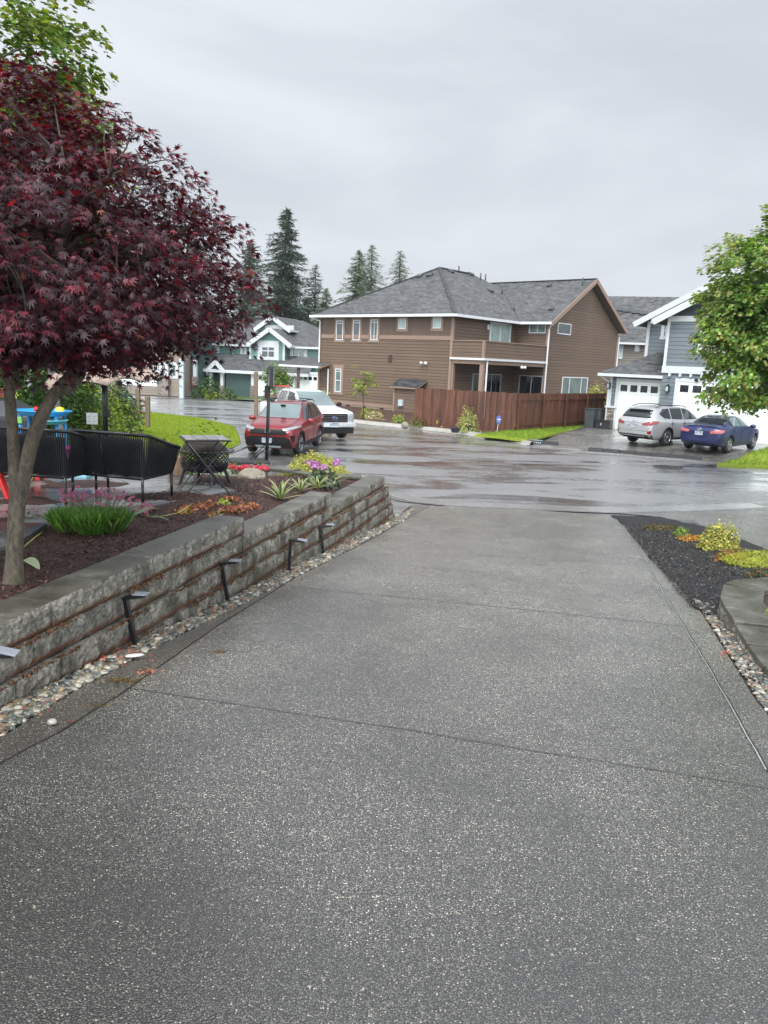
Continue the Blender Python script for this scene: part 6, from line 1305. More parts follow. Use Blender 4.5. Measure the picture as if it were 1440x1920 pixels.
# ---- white pickup
wh = M_paint('white_truck_paint', (.66,.68,.70), metal=0, rough=.3)
st = [(2.93,.62,1.02,1.06,.86,.80), (2.86,.48,1.14,1.18,.95,.86), (2.6,.42,1.18,1.26,.985,.86), (2.0,.40,1.21,1.30,.995,.85), (1.55,.40,1.23,1.34,1.0,.82), (1.40,.40,1.24,1.40,1.0,.78), (.95,.40,1.25,1.72,1.0,.74), (.62,.40,1.25,1.87,1.0,.71), (.3,.40,1.25,1.915,1.0,.71), (-.4,.40,1.25,1.92,1.0,.71), (-.92,.40,1.26,1.90,1.0,.71), (-1.04,.40,1.26,1.80,1.0,.72), (-1.10,.42,1.24,1.30,.99,.86), (-1.3,.45,1.22,1.26,.985,.88), (-2.2,.48,1.22,1.26,.985,.88), (-2.8,.5,1.22,1.26,.98,.88), (-2.9,.6,1.2,1.22,.93,.84)]
c = Car('white_pickup', st, wh, 'white pickup truck with a black grille, half hidden behind the red SUV', 'pickup truck', (1.95,-1.75), .40, .97, group='parked vehicles'); D_ = c.decal
for x in (1.95, -1.75):
    for sd in (-1, 1): c.wheel(x, sd, 6)
D_('windscreen', [(-.78,1.33), (.78,1.33), (.65,1.84), (-.65,1.84)], 'F', mt_wind, .008); D_('side_window', [(1.18,1.32), (.66,1.77), (.10,1.82), (.10,1.30)], 'L', mt_cglass, mirror=True); D_('side_window', [(.0,1.30), (.0,1.82), (-.80,1.81), (-.84,1.31)], 'L', mt_cglass, mirror=True)
D_('grille', [(-.62,1.08), (.62,1.08), (.62,.76), (-.62,.76)], 'F', mt_trimb, .02)
for z_ in (.83, .92, 1.01): 
    m = MB(); m.box((2.975,0,z_), (.03,1.16,.035)); m.build('grille_bar', M_plain('grille_grey', (.05,.05,.055), .4), c.root)
D_('headlight', [(.66,1.10), (.93,1.08), (.95,.78), (.66,.78)], 'F', mt_head, .014, mirror=True, step=.06)
m = MB(); m.box((2.97,0,.64), (.14,1.90,.17)); m.box((2.86,.97,.64), (.25,.05,.17)); m.box((2.86,-.97,.64), (.25,.05,.17)); m.build('front_bumper', mt_chrome, c.root, bevel=.03); m = MB(); m.box((2.94,0,.42), (.14,1.75,.24)); m.build('lower_valance', mt_trimb, c.root, bevel=.02)
m = MB(); m.lathe([(0,0),(1,0),(1,.02),(0,.02)], (2.99,0,.925), 20, Matrix(((0,0,1),(.115,0,0),(0,.048,0)))); o = m.build('oval_badge', M_plain('blue_badge', (.03,.07,.22), .2), c.root); m = MB(); m.tube([(3.012,.115*math.cos(a),.925+.048*math.sin(a)) for a in [2*PI*k/20 for k in range(21)]], .006, 5); m.build('badge_rim', mt_chrome, o)
c.plate(3.05, .0, .64, True, 'C42914Y'); c.mirror(1.12, 1.36, .98, mt_trimb); c.line('door_seams', [(.05,.45), (.05,1.26)], 'L', mt_seam); c.line('door_seams', [(-.9,.45), (-.9,1.26)], 'L', mt_seam); c.line('door_seams', [(1.2,.45), (1.25,1.2)], 'L', mt_seam)
m = MB(); m.bar((1.42,-.1,1.36), (1.3,.5,1.43), .016); m.build('wiper', mt_trimb, c.root); m = MB(); m.box((-2.0,0,1.30), (1.7,1.6,.03)); m.build('bed_floor', mt_trimb, c.root)
c.place(-3.62, 33.2, .03, (.50, -.866))
# ---- silver SUV (rear view)
sv = M_paint('silver_car_paint', (.46,.47,.48), metal=.45)
st = [(2.42,.45,.72,.77,.62,.50), (2.34,.32,.86,.92,.80,.66), (2.1,.24,.97,1.02,.89,.74), (1.6,.22,1.02,1.09,.93,.78), (1.25,.22,1.04,1.14,.94,.78), (.9,.22,1.05,1.36,.94,.70), (.50,.22,1.06,1.57,.94,.65), (.15,.22,1.07,1.645,.94,.64), (-.6,.22,1.08,1.67,.94,.64), (-1.4,.22,1.11,1.655,.935,.62), (-1.95,.24,1.14,1.60,.92,.60), (-2.18,.28,1.13,1.47,.90,.62), (-2.36,.36,1.06,1.16,.87,.68), (-2.45,.42,.92,.98,.80,.68), (-2.48,.5,.84,.88,.68,.58)]
c = Car('silver_suv', st, sv, 'silver SUV seen from behind in front of the narrow garage door', 'SUV', (1.45,-1.25), .365, .93, group='parked vehicles'); D_ = c.decal
for x in (1.45, -1.25):
    for sd in (-1, 1): c.wheel(x, sd, 5)
D_('rear_window', [(-.72,1.17), (.72,1.17), (.60,1.50), (-.60,1.50)], 'B', mt_cglass, .008); D_('windscreen', [(-.72,1.18), (.72,1.18), (.58,1.58), (-.58,1.58)], 'F', mt_wind, .008)
D_('side_window', [(.95,1.13), (.42,1.52), (-.10,1.58), (-.12,1.12)], 'L', mt_cglass, mirror=True); D_('side_window', [(-.19,1.12), (-.17,1.58), (-.98,1.58), (-1.02,1.14)], 'L', mt_cglass, mirror=True); D_('side_window', [(-1.09,1.14), (-1.05,1.57), (-1.45,1.55), (-1.80,1.34), (-1.55,1.17)], 'L', mt_cglass, mirror=True)
D_('tail_light', [(.42,.93), (.84,1.06), (.90,1.04), (.90,.92), (.80,.87), (.48,.86)], 'B', mt_tail, .014, mirror=True, step=.05); D_('tail_light', [(-2.36,.94), (-2.36,1.05), (-2.05,1.06), (-2.10,.98)], 'L', mt_tail, .012, mirror=True, step=.05)
D_('bumper_reflector', [(.70,.60), (.84,.66), (.84,.52), (.74,.50)], 'B', mt_tail, .012, mirror=True, step=.05); D_('lower_bumper', [(-.85,.46), (.85,.46), (.80,.28), (-.80,.28)], 'B', mt_trimb, .008); D_('chrome_strip', [(-.60,.44), (.60,.44), (.55,.39), (-.55,.39)], 'B', mt_chrome, .02); D_('chrome_strip', [(-.42,.97), (.42,.97), (.42,.945), (-.42,.945)], 'B', mt_chrome, .015)
D_('sill_cladding', [(2.0,.22), (2.0,.34), (-2.2,.36), (-2.2,.22)], 'L', mt_trimb, mirror=True); c.line('tailgate_seams', [(-.80,.80), (-.70,.62), (.70,.62), (.80,.80)], 'B', mt_seam, .012, False); c.line('door_seams', [(-.15,.40), (-.15,1.1)], 'L', mt_seam); c.line('door_seams', [(.75,.42), (.85,1.05)], 'L', mt_seam); c.line('door_seams', [(-1.0,1.1), (-1.02,.8), (-.9,.5)], 'L', mt_seam)
m = MB(); m.box((-2.20,0,1.555), (.22,1.16,.03)); m.build('rear_spoiler', sv, c.root, bevel=.01); m = MB(); m.bar((-2.32,.05,1.17), (-2.28,-.35,1.24), .018); m.build('rear_wiper', mt_trimb, c.root)
for x in (-.05, -.95):
    for sd in (-1, 1): m = MB(); m.bar((x,sd*.955,.97), (x-.19,sd*.955,.98), .03, .03); m.build('door_handle', mt_chrome, c.root, bevel=.004)
for sd in (-1, 1): m = MB(); m.tube([(.35,sd*.60,1.60), (.2,sd*.61,1.67), (-.6,sd*.61,1.71), (-1.4,sd*.59,1.695), (-1.85,sd*.57,1.61)], .02, 6); m.build('roof_rail', mt_black, c.root)
m = MB(); m.tube([(-2.47,.07*math.cos(a),1.045+.035*math.sin(a)) for a in [2*PI*k/16 for k in range(17)]], .007, 5); m.build('rear_badge', mt_chrome, c.root); m = MB(); m.add([(-.62,-.45,1.676),(-.62,.45,1.676),(.15,.43,1.66),(.15,-.43,1.66)], [(0,3,2,1)]); m.build('sunroof', mt_cglass, c.root)
c.plate(-2.50, .0, .83, False, 'BCU7482'); c.mirror(.82, 1.12, .92, sv)
rl = at(1181, 828, .22); rr = at(1251, 834, .22); f = Vector((.80, .60)); ctr = (rl.xy+rr.xy)/2+f*1.25; print('SF', rl, rr)
c.place(ctr.x, ctr.y, gdz(ctr.x, ctr.y)-.005, f)
# ---- blue sedan
bl = M_paint('dark_blue_car_paint', (.004,.011,.075), metal=.1)
st = [(2.36,.42,.66,.70,.60,.48), (2.28,.28,.76,.82,.78,.64), (2.05,.20,.86,.91,.86,.72), (1.6,.18,.92,.98,.90,.75), (1.15,.18,.95,1.03,.91,.74), (.95,.18,.96,1.08,.91,.72), (.55,.18,.97,1.30,.91,.64), (.22,.18,.97,1.415,.91,.59), (-.2,.18,.98,1.455,.91,.58), (-.7,.18,.99,1.435,.91,.58), (-1.15,.18,1.0,1.33,.905,.60), (-1.5,.18,1.01,1.15,.90,.65), (-1.72,.20,1.01,1.085,.895,.72), (-2.1,.26,1.0,1.07,.87,.74), (-2.28,.34,.96,1.03,.82,.70), (-2.38,.44,.84,.88,.70,.58)]
c = Car('blue_sedan', st, bl, 'dark blue sedan seen from behind on the wide driveway at the right', 'sedan', (1.42,-1.36), .325, .905, group='parked vehicles'); D_ = c.decal
for x in (1.42, -1.36):
    for sd in (-1, 1): c.wheel(x, sd, 7)
D_('rear_window', [(-.66,1.10), (.66,1.10), (.54,1.385), (-.54,1.385)], 'B', mt_cglass, .008); D_('windscreen', [(-.70,1.10), (.70,1.10), (.54,1.38), (-.54,1.38)], 'F', mt_wind, .008)
D_('side_window', [(.88,1.03), (.30,1.35), (-.18,1.39), (-.20,1.03)], 'L', mt_wind, mirror=True); D_('side_window', [(-.27,1.03), (-.25,1.39), (-.80,1.37), (-1.02,1.28), (-1.02,1.05)], 'L', mt_wind, mirror=True); D_('side_window', [(-1.07,1.06), (-1.07,1.25), (-1.34,1.10)], 'L', mt_cglass, mirror=True)
D_('tail_light', [(.40,.86), (.82,.93), (.84,.80), (.44,.76)], 'B', mt_tailp, .014, mirror=True, step=.05); D_('tail_light', [(-2.30,.80), (-2.28,.93), (-2.02,.92), (-2.04,.84)], 'L', mt_tailp, .012, mirror=True, step=.05); c.line('window_chrome', [(.92,1.0), (-.2,1.005), (-1.36,1.06)], 'L', mt_chrome, .014); c.line('window_chrome', [(-1.40,1.08), (-1.05,1.31), (-.75,1.405), (-.2,1.42), (.3,1.385)], 'L', mt_chrome, .014)
c.line('boot_seams', [(-.40,.98), (-.38,.66), (.38,.66), (.40,.98)], 'B', mt_seam, .012, False); c.line('bumper_seams', [(-.8,.70), (.8,.70)], 'B', mt_seam, .010, False); c.line('door_seams', [(-.23,.35), (-.23,1.0)], 'L', mt_seam); c.line('door_seams', [(.72,.35), (.82,.98)], 'L', mt_seam); c.line('door_seams', [(-1.02,.98), (-1.02,.75), (-.92,.5)], 'L', mt_seam)
for x in (-.10, -.95):
    for sd in (-1, 1): m = MB(); m.bar((x,sd*.925,.88), (x-.17,sd*.925,.885), .028, .03); m.build('door_handle', bl, c.root, bevel=.004)
m = MB(); m.box((-2.16,0,1.10), (.14,1.2,.02)); m.build('rear_spoiler', bl, c.root, bevel=.008)
m = MB()
for (ry, rz) in ((.075,.05), (.035,.047)): m.tube([(-2.40,ry*math.cos(a),.915+rz*math.sin(a)) for a in [2*PI*k/18 for k in range(19)]], .008, 5)
m.build('rear_badge', mt_chrome, c.root); c.plate(-2.41, 0, .76, False, 'AAL3940'); c.mirror(.68, 1.02, .88, bl)
f = Vector((.69, .724)); rl = at(1290, 840, .22); rr = at(1362, 847, .22); print('CAM', rl, rr); ctr = (rl.xy+rr.xy)/2+f*1.36
c.place(ctr.x, ctr.y, gdz(ctr.x, ctr.y)-.005, f)
# ------------------------------------------------------------------ patio furniture
PZ = 1.378
mt_rope = M_plain('black_rope', (.008,.009,.013), .45, var=.4); mt_cush = M_plain('black_cushion', (.007,.008,.012), .8)
def loveseat(name, bl_, br_, depth, label, H=.80, seatz=.33):
    """bl_, br_ : rear feet (near the camera), depth away from camera"""
    a = Vector((*bl_, PZ)); b = Vector((*br_, PZ)); W_ = (b-a).length; X = (b-a).normalized(); Y = Vector((-X.y, X.x, 0)); o = thing(name, a, label, 'loveseat', 'black rope loveseats on the patio', rz=math.atan2(X.y, X.x))
    fm = MB(); r = .017
    legs = [(0.0, 0), (W_, 0), (W_-.02, depth), (.02, depth)]
    for x, y in legs: m = MB(); m.tube([(x, y, 0), (x, y, seatz)], r, 8); m.build('leg', mt_black, o)
    fm.tube([(0,0,seatz), (W_,0,seatz), (W_-.02,depth,seatz), (.02,depth,seatz), (0,0,seatz)], r, 8); fm.tube([(.35*W_,0,seatz), (.35*W_,depth,seatz)], r*.8, 6); fm.tube([(.68*W_,0,seatz), (.68*W_,depth,seatz)], r*.8, 6)
    top = [(W_+.10, depth+.0, H-.20), (W_+.11, depth*.55, H-.12), (W_+.06, .05, H-.01), (W_-.12, -.12, H+.01), (W_*.5, -.14, H+.015), (.12, -.12, H+.01), (-.06, .05, H-.01), (-.11, depth*.55, H-.12), (-.10, depth, H-.20)]
    fm.tube(top, r*1.25, 8); fm.tube([(W_-.02,depth,seatz), (W_+.10,depth,H-.20)], r, 8); fm.tube([(.02,depth,seatz), (-.10,depth,H-.20)], r, 8); fm.tube([(W_*.5,0,seatz), (W_*.5,-.13,H)], r*.7, 6); fm.build('frame', mt_black, o)
    # ropes
    rp_ = MB()
    def along(pts, t):
        L = [0]; 
        for i in range(len(pts)-1): L.append(L[-1]+math.dist(pts[i], pts[i+1]))
        q = t*L[-1]
        for i in range(len(pts)-1):
            if q <= L[i+1] or i == len(pts)-2: k = (q-L[i])/(L[i+1]-L[i]); return Vector(pts[i]).lerp(Vector(pts[i+1]), k)
    bot = [(W_-.02, depth, seatz), (W_-.01, depth*.5, seatz), (W_, .0, seatz), (W_*.5, 0, seatz), (0, 0, seatz), (.01, depth*.5, seatz), (.02, depth, seatz)]
    n = int((W_+2*depth)/.024)
    for i in range(1, n): t = i/n; p = along(top, t); q = along(bot, t); rp_.tube([q, q.lerp(p, .5)+Vector((0,0,0)), p], .0085, 5, cap=False)
    rp_.build('rope_weave', mt_rope, o)
    m = MB(); m.box((W_/2, depth/2+.02, seatz+.08), (W_-.06, depth-.02, .13)); m.build('seat_cushion', mt_cush, o, bevel=.035); m = MB(); m.box((W_/2, .07, seatz+.29), (W_-.10, .14, .36)); m.build('back_cushion', mt_cush, o, bevel=.04)
    return o
pa = at(162, 932, PZ); pbk = at(268, 950, PZ); pf = at(315, 936, PZ)
a2 = at(181, 921, PZ)
loveseat('loveseat', (pbk.x-.95, pbk.y+.28), (pbk.x, pbk.y), .66, 'black rope-backed loveseat nearest the fire pit, its side ropes showing the lawn behind', H=.86)
l1 = at(-30, 946, PZ); l2 = at(124, 948, PZ)
loveseat('loveseat', (l2.x-1.2, l2.y+.25), (l2.x, l2.y), .66, 'black rope-backed loveseat behind the maple trunk, left of the other one', H=.88)
# ------------------------------------------------------------------ fire pit and folding table
fp_ = at(384, 912, PZ); fpx = Vector((atY(384, 880, 10.85).x, 10.85, PZ)); fpit = thing('fire_pit', fpx, 'round black mesh fire pit with a domed screen lid under the folding table', 'fire pit')
def M_mesh(name, col, sx, thr):
    t = NT(name); uv = t.co(); s_ = t.sep(uv); an = t.math('ARCTAN2', s_[1], s_[0]); u = t.math('MULTIPLY', an, sx)
    a = t.math('ADD', t.math('MULTIPLY', t.sep(uv)[2], 3.14*18), u); b = t.math('SUBTRACT', t.math('MULTIPLY', t.sep(uv)[2], 3.14*18), u)
    h = t.math('MULTIPLY', t.math('ABSOLUTE', t.math('SINE', a)), t.math('ABSOLUTE', t.math('SINE', b))); tr = t.N('BsdfTransparent'); mx_ = t.N('MixShader', {0: t.math('GREATER_THAN', h, thr), 1: t.p.outputs[0], 2: tr.outputs[0]}); t.P(col=col, rough=.45); t.l.new(mx_.outputs[0], t.out.inputs[0]); return t.m
m = MB(); m.lathe([(.10,.20),(.25,.20),(.295,.23),(.31,.28),(.315,.30)], (0,0,0), 32); m.build('bowl', mt_black, fpit)
m = MB(); m.lathe([(.315,.30),(.318,.49)], (0,0,0), 40); m.build('mesh_band', M_mesh('pierced_metal', (.014,.012,.012), 14, .42), fpit)
m = MB(); m.lathe([(.31,.49),(.36,.505),(.395,.50),(.385,.485),(.31,.48)], (0,0,0), 36); m.build('rim', mt_black, fpit)
m = MB(); m.lathe([(.30,.50),(.27,.55),(.20,.61),(.10,.65),(0,.662)], (0,0,0), 32); m.build('screen_lid', M_plain('rusty_mesh', (.013,.009,.007), .85, var=.35, vs=12, bump=.4, bs=200), fpit); m = MB(); m.tube([(-.04,0,.655),(-.03,0,.70),(.03,0,.70),(.04,0,.655)], .008, 6); m.build('lid_handle', mt_black, fpit)
for k in range(4): a = k*PI/2+.5; m = MB(); m.bar((.24*math.cos(a), .24*math.sin(a), .30), (.34*math.cos(a), .34*math.sin(a), .0), .03, .03); m.build('leg', mt_black, fpit)
tb = thing('folding_table', at(382, 920, PZ), 'square folding table with grey tiled top and crossed black legs over the fire pit', 'table', rz=R(-68)); ty_ = 10.2; tb.location = Vector((atY(384, 800, ty_).x, ty_, PZ)); TZ = .735
m = MB(); m.box((0,0,TZ-.010), (.60,.60,.016)); m.build('table_frame', mt_black, tb, bevel=.004)
m = MB(); r = random.Random(4)
for i in range(4):
    for j in range(4): m.box((-.213+i*.142, -.213+j*.142, TZ+.004), (.136,.136,.010), col=[(.09,.085,.08), (.15,.14,.13), (.06,.05,.045), (.12,.10,.085)][r.randrange(4)])
m.build('tiled_top', M_tint('slate_tiles', .12, .1, 40, spec=.7), tb, bevel=.002)
for x, s in ((-.26, 1), (.26, -1)):
    for sg in (1, -1): 
        m = MB(); m.tube([(x-.02*sg, .27*sg, TZ-.02), (x-.02*sg, -.29*sg, 0.01), (x-.02*sg, -.32*sg, 0.005)], .011, 6); m.build('leg', mt_black, tb)
m = MB(); m.tube([(-.26,.13,.30),(.26,.13,.30)], .009, 6); m.tube([(-.26,-.13,.30),(.26,-.13,.30)], .009, 6); m.build('cross_rail', mt_black, tb)
def M_wood():
    t = NT('cut_log'); c = t.co(); n = t.noise(t.mp(c, (6,6,1)), 3, 5); t.P(col=t.mix(n, (.10,.06,.035), (.27,.18,.115)), rough=.8, nrm=t.bump(n, .5, .01)); return t.m
mt_log = M_wood(); p = at(337, 896, PZ); m = MB(); m.blob((0,0,.15), (.13,.12,.17), 3, 3, .06, 1.5); m2 = MB(); m2.lathe([(0,0),(.135,0),(.14,.1),(.13,.285),(0,.29)], (0,0,0), 9, smooth=False); lg = m2.build('wood_log', mt_log, bevel=.006); lg.location = (atY(333, 870, 11.6).x, 11.6, PZ); tag(lg, 'upright cut log of pale split wood behind the left edge of the fire pit', 'log')
# ------------------------------------------------------------------ rock, fallen leaves
mt_rock = M_plain('pale_lichen_rock', (.22,.20,.16), .8, var=.45, vs=9, bump=.7, bs=25)
p = onm(471, 896); m = MB(); m.blob((0,0,.03), (.21,.14,.13), 5, 3, .22, 1.3); m.blob((.17,.0,.02), (.10,.10,.10), 6, 3, .2, 1.5); rk = m.build('rock', mt_rock); rk.location = p; tag(rk, 'pale lichened rock in front of the pink azalea', 'rock')
p = pb(760, 801); m = MB(); m.blob((0,0,.08), (.20,.16,.17), 8, 2, .2); rk = m.build('rock', mt_rock); rk.location = p; tag(rk, 'small tan rock in the brown house bed left of the fence corner', 'rock')
mt_fade = M_leaf('fading_leaf', .25, .45, (1.4,1.4,.7))
def strap(name, pts, w, cols, label, zf=mz, fold=.3):
    P = [onm(*q) for q in pts]; V = []; F = []; T = []; n = 14; r = random.Random(len(label))
    def cr(t):
        t *= len(P)-1; i = min(int(t), len(P)-2); return P[i].lerp(P[i+1], t-i)
    for i in range(n+1):
        t = i/n; c_ = cr(t); d = (cr(min(1, t+.05))-cr(max(0, t-.05))).normalized(); s = Vector((-d.y, d.x, 0)); ww = w*math.sin(PI*min(1, .12+.88*t))**.7 if t < .999 else .002
        h = .02+.03*math.sin(PI*t); V += [tuple(c_+s*ww+Vector((0,0,h+fold*ww))), tuple(c_+Vector((0,0,h))), tuple(c_-s*ww+Vector((0,0,h+fold*ww)))]
    for i in range(n):
        a = 3*i
        for u, v_ in ((0, 1), (1, 2)): F += [(a+u, a+v_, a+v_+3), (a+u, a+v_+3, a+u+3)]; T += [np.array(cols[u % len(cols)])]*2
    o = fastmesh(name, np.array(V), np.array(F), 3, mt_fade, np.array(T)); tag(o, label, 'fallen leaf'); return o
strap('fallen_leaf', ((245,972), (265,968), (284,961), (300,958)), .05, [(.20,.30,.20), (.28,.38,.28)], 'wide grey-green fallen tulip leaf right of the thrift mound')
strap('fallen_leaf', ((283,974), (310,974), (335,970), (352,958), (362,946)), .012, [(.42,.40,.12)], 'long thin yellowing stalk lying across the mulch beside the wide fallen leaf')
strap('fallen_leaf', ((275,972), (295,978), (320,980)), .03, [(.16,.24,.12), (.22,.30,.16)], 'narrow green fallen leaf under the yellow stalk')
strap('fallen_leaf', ((38,1058), (50,1060), (62,1066), (74,1072)), .055, [(.42,.50,.30), (.50,.56,.36)], 'pale green folded leaf lying at the foot of the maple trunk')
strap('fallen_leaf', ((42,1032), (58,1024), (72,1012), (82,1000)), .009, [(.45,.42,.12)], 'thin yellow stalk lying between the maple trunk and the path')
strap('fallen_leaf', ((58,905), (68,892), (72,870), (70,862)), .006, [(.45,.40,.15)], 'dry thin stalk leaning under the left loveseat')
lr = np.random.default_rng(140)
def litter(name, px, n, sp, cols, label, seed, size=.05):
    r = np.random.default_rng(seed)
    d = ray(*px); tt = (CZ-1.33)/(-d.z-S); c_ = np.array([d.x*tt, tt]); P = np.concatenate([c_+r.normal(0, 1, (n, 2))*np.array(sp), np.zeros((n, 1))], 1)
    for q in P: q[2] = dz(q[0], q[1])+.012+.025*r.random()*(q[0] < ell(max(1, q[1])))
    o = leafcloud(name, P, np.stack([r.normal(0,.5,n), r.normal(0,.5,n), np.ones(n)], 1), r.normal(0, 1, (n, 3)), size*r.uniform(.6, 1.2, n), 'palm', mt_fade, palette(r, n, cols, None, .2)); tag(o, label, 'leaf litter', kind='stuff')
litter('leaf_litter', (205, 1232), 70, (.12,.11), [(.34,.05,.04), (.42,.13,.08), (.20,.02,.02)], 'wet red fallen maple leaves on the pebbles by the nearest path light', 141)
litter('leaf_litter', (273, 1258), 30, (.045,.03), [(.42,.20,.13), (.32,.13,.09)], 'small heap of rusty maple leaves on the driveway edge', 142, .045)
litter('leaf_litter', (395, 1145), 14, (.08,.08), [(.36,.09,.04)], 'a few orange maple leaves on the pebbles by the second light', 143)
litter('leaf_litter', (655, 1018), 18, (.10,.10), [(.28,.03,.04)], 'dark red leaves scattered on the pebbles near the wall end', 144)
litter('leaf_litter', (95, 1330), 8, (.3,.2), [(.35,.14,.08), (.2,.03,.03)], 'stray maple leaves on the near left driveway border', 145, .04)
litter('leaf_litter', (1365, 1222), 6, (.05,.05), [(.40,.05,.03)], 'red leaf on the pebbles by the low curved wall', 146, .06)
m = MB(); d = ray(252, 1236); tt = (CZ-1.33)/(-d.z-S); m.blob((d.x*tt, tt, dz(0, tt)+.04), (.075,.028,.012), 3, 2, .1, M=Matrix.Rotation(.35, 3, 'Z')); tag(m.build('white_flat_stone', M_plain('white_stone', (.5,.49,.46), .4), None), 'flat white stone lying on the pebbles beside the nearest path light', 'stone')
m = MB(); d = ray(98, 1358); tt = (CZ-1.32)/(-d.z-S); m.blob((d.x*tt, tt, dz(0, tt)+.015), (.03,.026,.02), 4, 2, .12); tag(m.build('stray_pebble', M_plain('stray_stone', (.30,.29,.26), .4), None), 'single grey pebble that rolled onto the driveway border at the lower left', 'pebble')
# ------------------------------------------------------------------ umbrella, rail fence, sign
um = thing('patio_umbrella', (atY(198, 800, 13.2).x, 13.2, 1.2), 'beige patio umbrella half folded on a black pole behind the loveseats', 'umbrella'); tp2 = atY(199, 640, 13.2).z-1.2
m = MB(); m.tube([(0,0,0), (0,0,tp2)], .045, 12); m.build('pole', mt_black, um); m = MB(); m.box((.05,-.05,.95), (.08,.10,.14)); m.tube([(.05,-.10,.95), (.12,-.14,.95), (.12,-.14,.88)], .01, 6); m.build('crank', mt_black, um)
zb2 = atY(199, 716, 13.2).z-1.2; V = []; F = []; nS = 48
for j in range(9):
    t = j/8
    for k in range(nS):
        a = 2*PI*k/nS; f_ = math.cos(a*4); r_ = .06+.82*t**.8*(1+.16*f_*t); z_ = tp2-.02-(tp2-zb2-.05)*t-.10*(1-abs(math.cos(a*4)))*t*t+.10*math.cos(a)*t*t; V.append((r_*math.cos(a), r_*math.sin(a), z_))
F = [(j*nS+k, j*nS+(k+1) % nS, (j+1)*nS+(k+1) % nS, (j+1)*nS+k) for j in range(8) for k in range(nS)]; m = MB(); m.add(V, F, smooth=True)
cn = m.build('canopy', M_plain('beige_canvas', (.34,.26,.215), .85, var=.12), um); sd = cn.modifiers.new('s', 'SOLIDIFY'); sd.thickness = .006
for k in range(8): a = 2*PI*k/8; m = MB(); m.bar((.05*math.cos(a), .05*math.sin(a), tp2-.08), (.80*math.cos(a), .80*math.sin(a), zb2+.06+.1*math.cos(a)), .015); m.build('rib', mt_blackp, um)
mt_rail = M_plain('weathered_rail_wood', (.17,.13,.09), .85, var=.35, vs=6, bump=.5, bs=30)
rf = thing('split_rail_fence', (0,0,0), 'weathered two-rail split-rail fence along the far left edge of the lawn', 'fence')
FPT = [(135, 806, 17.0), (210, 804, 18.4), (247, 806, 19.2), (277, 795, 20.6), (259, 782, 23.5)]; tops_ = []
for i, (x, y, Y) in enumerate(FPT):
    Y = min([15+.1*k for k in range(120)], key=lambda q: abs(atY(x, y, q).z-lz(atY(x, y, q).x, q))); g_ = atY(x, y, Y).z; p = Vector((atY(x, y, Y).x, Y, g_)); m = MB(); m.bar(p-Vector((0,0,.1)), p+Vector((.01,0,.036*Y)), .15, .15); m.build('post', mt_rail, rf, bevel=.015); tops_.append(p)
for i in range(len(tops_)-1):
    for h in (.30, .70): m = MB(); a = tops_[i]+Vector((0,0,h*.036*tops_[i].y)); b = tops_[i+1]+Vector((0,0,h*.036*tops_[i+1].y)); m.tube([a, a.lerp(b,.5)+Vector((0,0,.02)), b], [.045,.055,.04], 6); m.build('rail', mt_rail, rf)
sg_ = thing('yard_sign', (atY(173, 800, 14.8).x, 14.8, 1.15), 'small blank white square sign on a short stake at the edge of the shrubs', 'sign'); zs = atY(173, 785, 14.8).z-1.15; m = MB(); m.box((0,0,zs), (.22,.012,.22)); m.build('panel', mt_white, sg_, bevel=.005); m = MB(); m.bar((0,.01,-.1), (0,.01,zs), .03); m.build('stake', mt_rail, sg_)
m = MB()
for x_, z_ in ((-.05,.04), (.05,.04), (-.05,-.05), (.05,-.05)): m.tube([(x_,-.004,zs+z_), (x_,-.012,zs+z_)], .008, 8)
m.build('screws', mt_blackp, sg_)
# ------------------------------------------------------------------ play furniture and grill on the left
def pat(px, Y, z_=PZ): return Vector((atY(px, 900, Y).x, Y, z_))
mt_blue = M_plain('blue_plastic', (.03,.26,.55), .3, var=.1); mt_redp = M_plain('red_plastic', (.55,.025,.02), .3, var=.1); mt_yel = M_plain('yellow_plastic', (.65,.52,.03), .3); mt_pink = M_plain('pink_plastic', (.55,.03,.28), .3); mt_teal_ = M_plain('teal_plastic', (.10,.45,.48), .3); mt_grn = M_plain('green_plastic', (.16,.42,.10), .3)
wt_ = thing('water_table', pat(85, 11.9), 'blue plastic water play table with a yellow dome, behind the left loveseat', 'play table'); zt_ = atY(85, 772, 11.9).z-PZ
m = MB(); m.lathe([(.0,-.06), (.34,-.06), (.40,-.02), (.43,.01), (.45,.01), (.45,.025), (.40,.025), (.36,-.03), (0,-.03)], (0,0,zt_), 28, Matrix(((1.0,0,0),(0,.7,0),(0,0,1)))); m.build('basin', mt_blue, wt_)
m = MB(); m.lathe([(.07,0), (.06,.05), (0,.07)], (.27,0,zt_+.02), 14); m.build('dome', mt_yel, wt_); m = MB(); m.lathe([(0,-.01), (.20,0), (.24,.05), (.25,.05), (.25,.065), (0,.03)], (.17,-.1,zt_-.17), 20); m.build('lower_tray', mt_teal_, wt_); m = MB(); m.box((.02,-.18,zt_-.13), (.14,.05,.10)); m.box((-.30,-.18,zt_-.13), (.14,.05,.10)); m.build('green_chute', mt_grn, wt_, bevel=.01)
m = MB(); m.tube([(-.02,-.2,zt_+.05), (.10,-.2,zt_+.03)], [.05,.005], 8); m.build('red_spout', mt_redp, wt_)
for x, y in ((-.3,-.15), (.3,-.15), (-.3,.15), (.3,.15)): m = MB(); m.tube([(x,y,0), (x*.9,y,zt_-.03)], .03, 8); m.build('leg', mt_blue, wt_)
gc = thing('covered_grill', pat(5, 13.6), 'dark grey covered barbecue grill at the left edge behind the play table', 'grill'); zg = atY(20, 748, 13.6).z-PZ
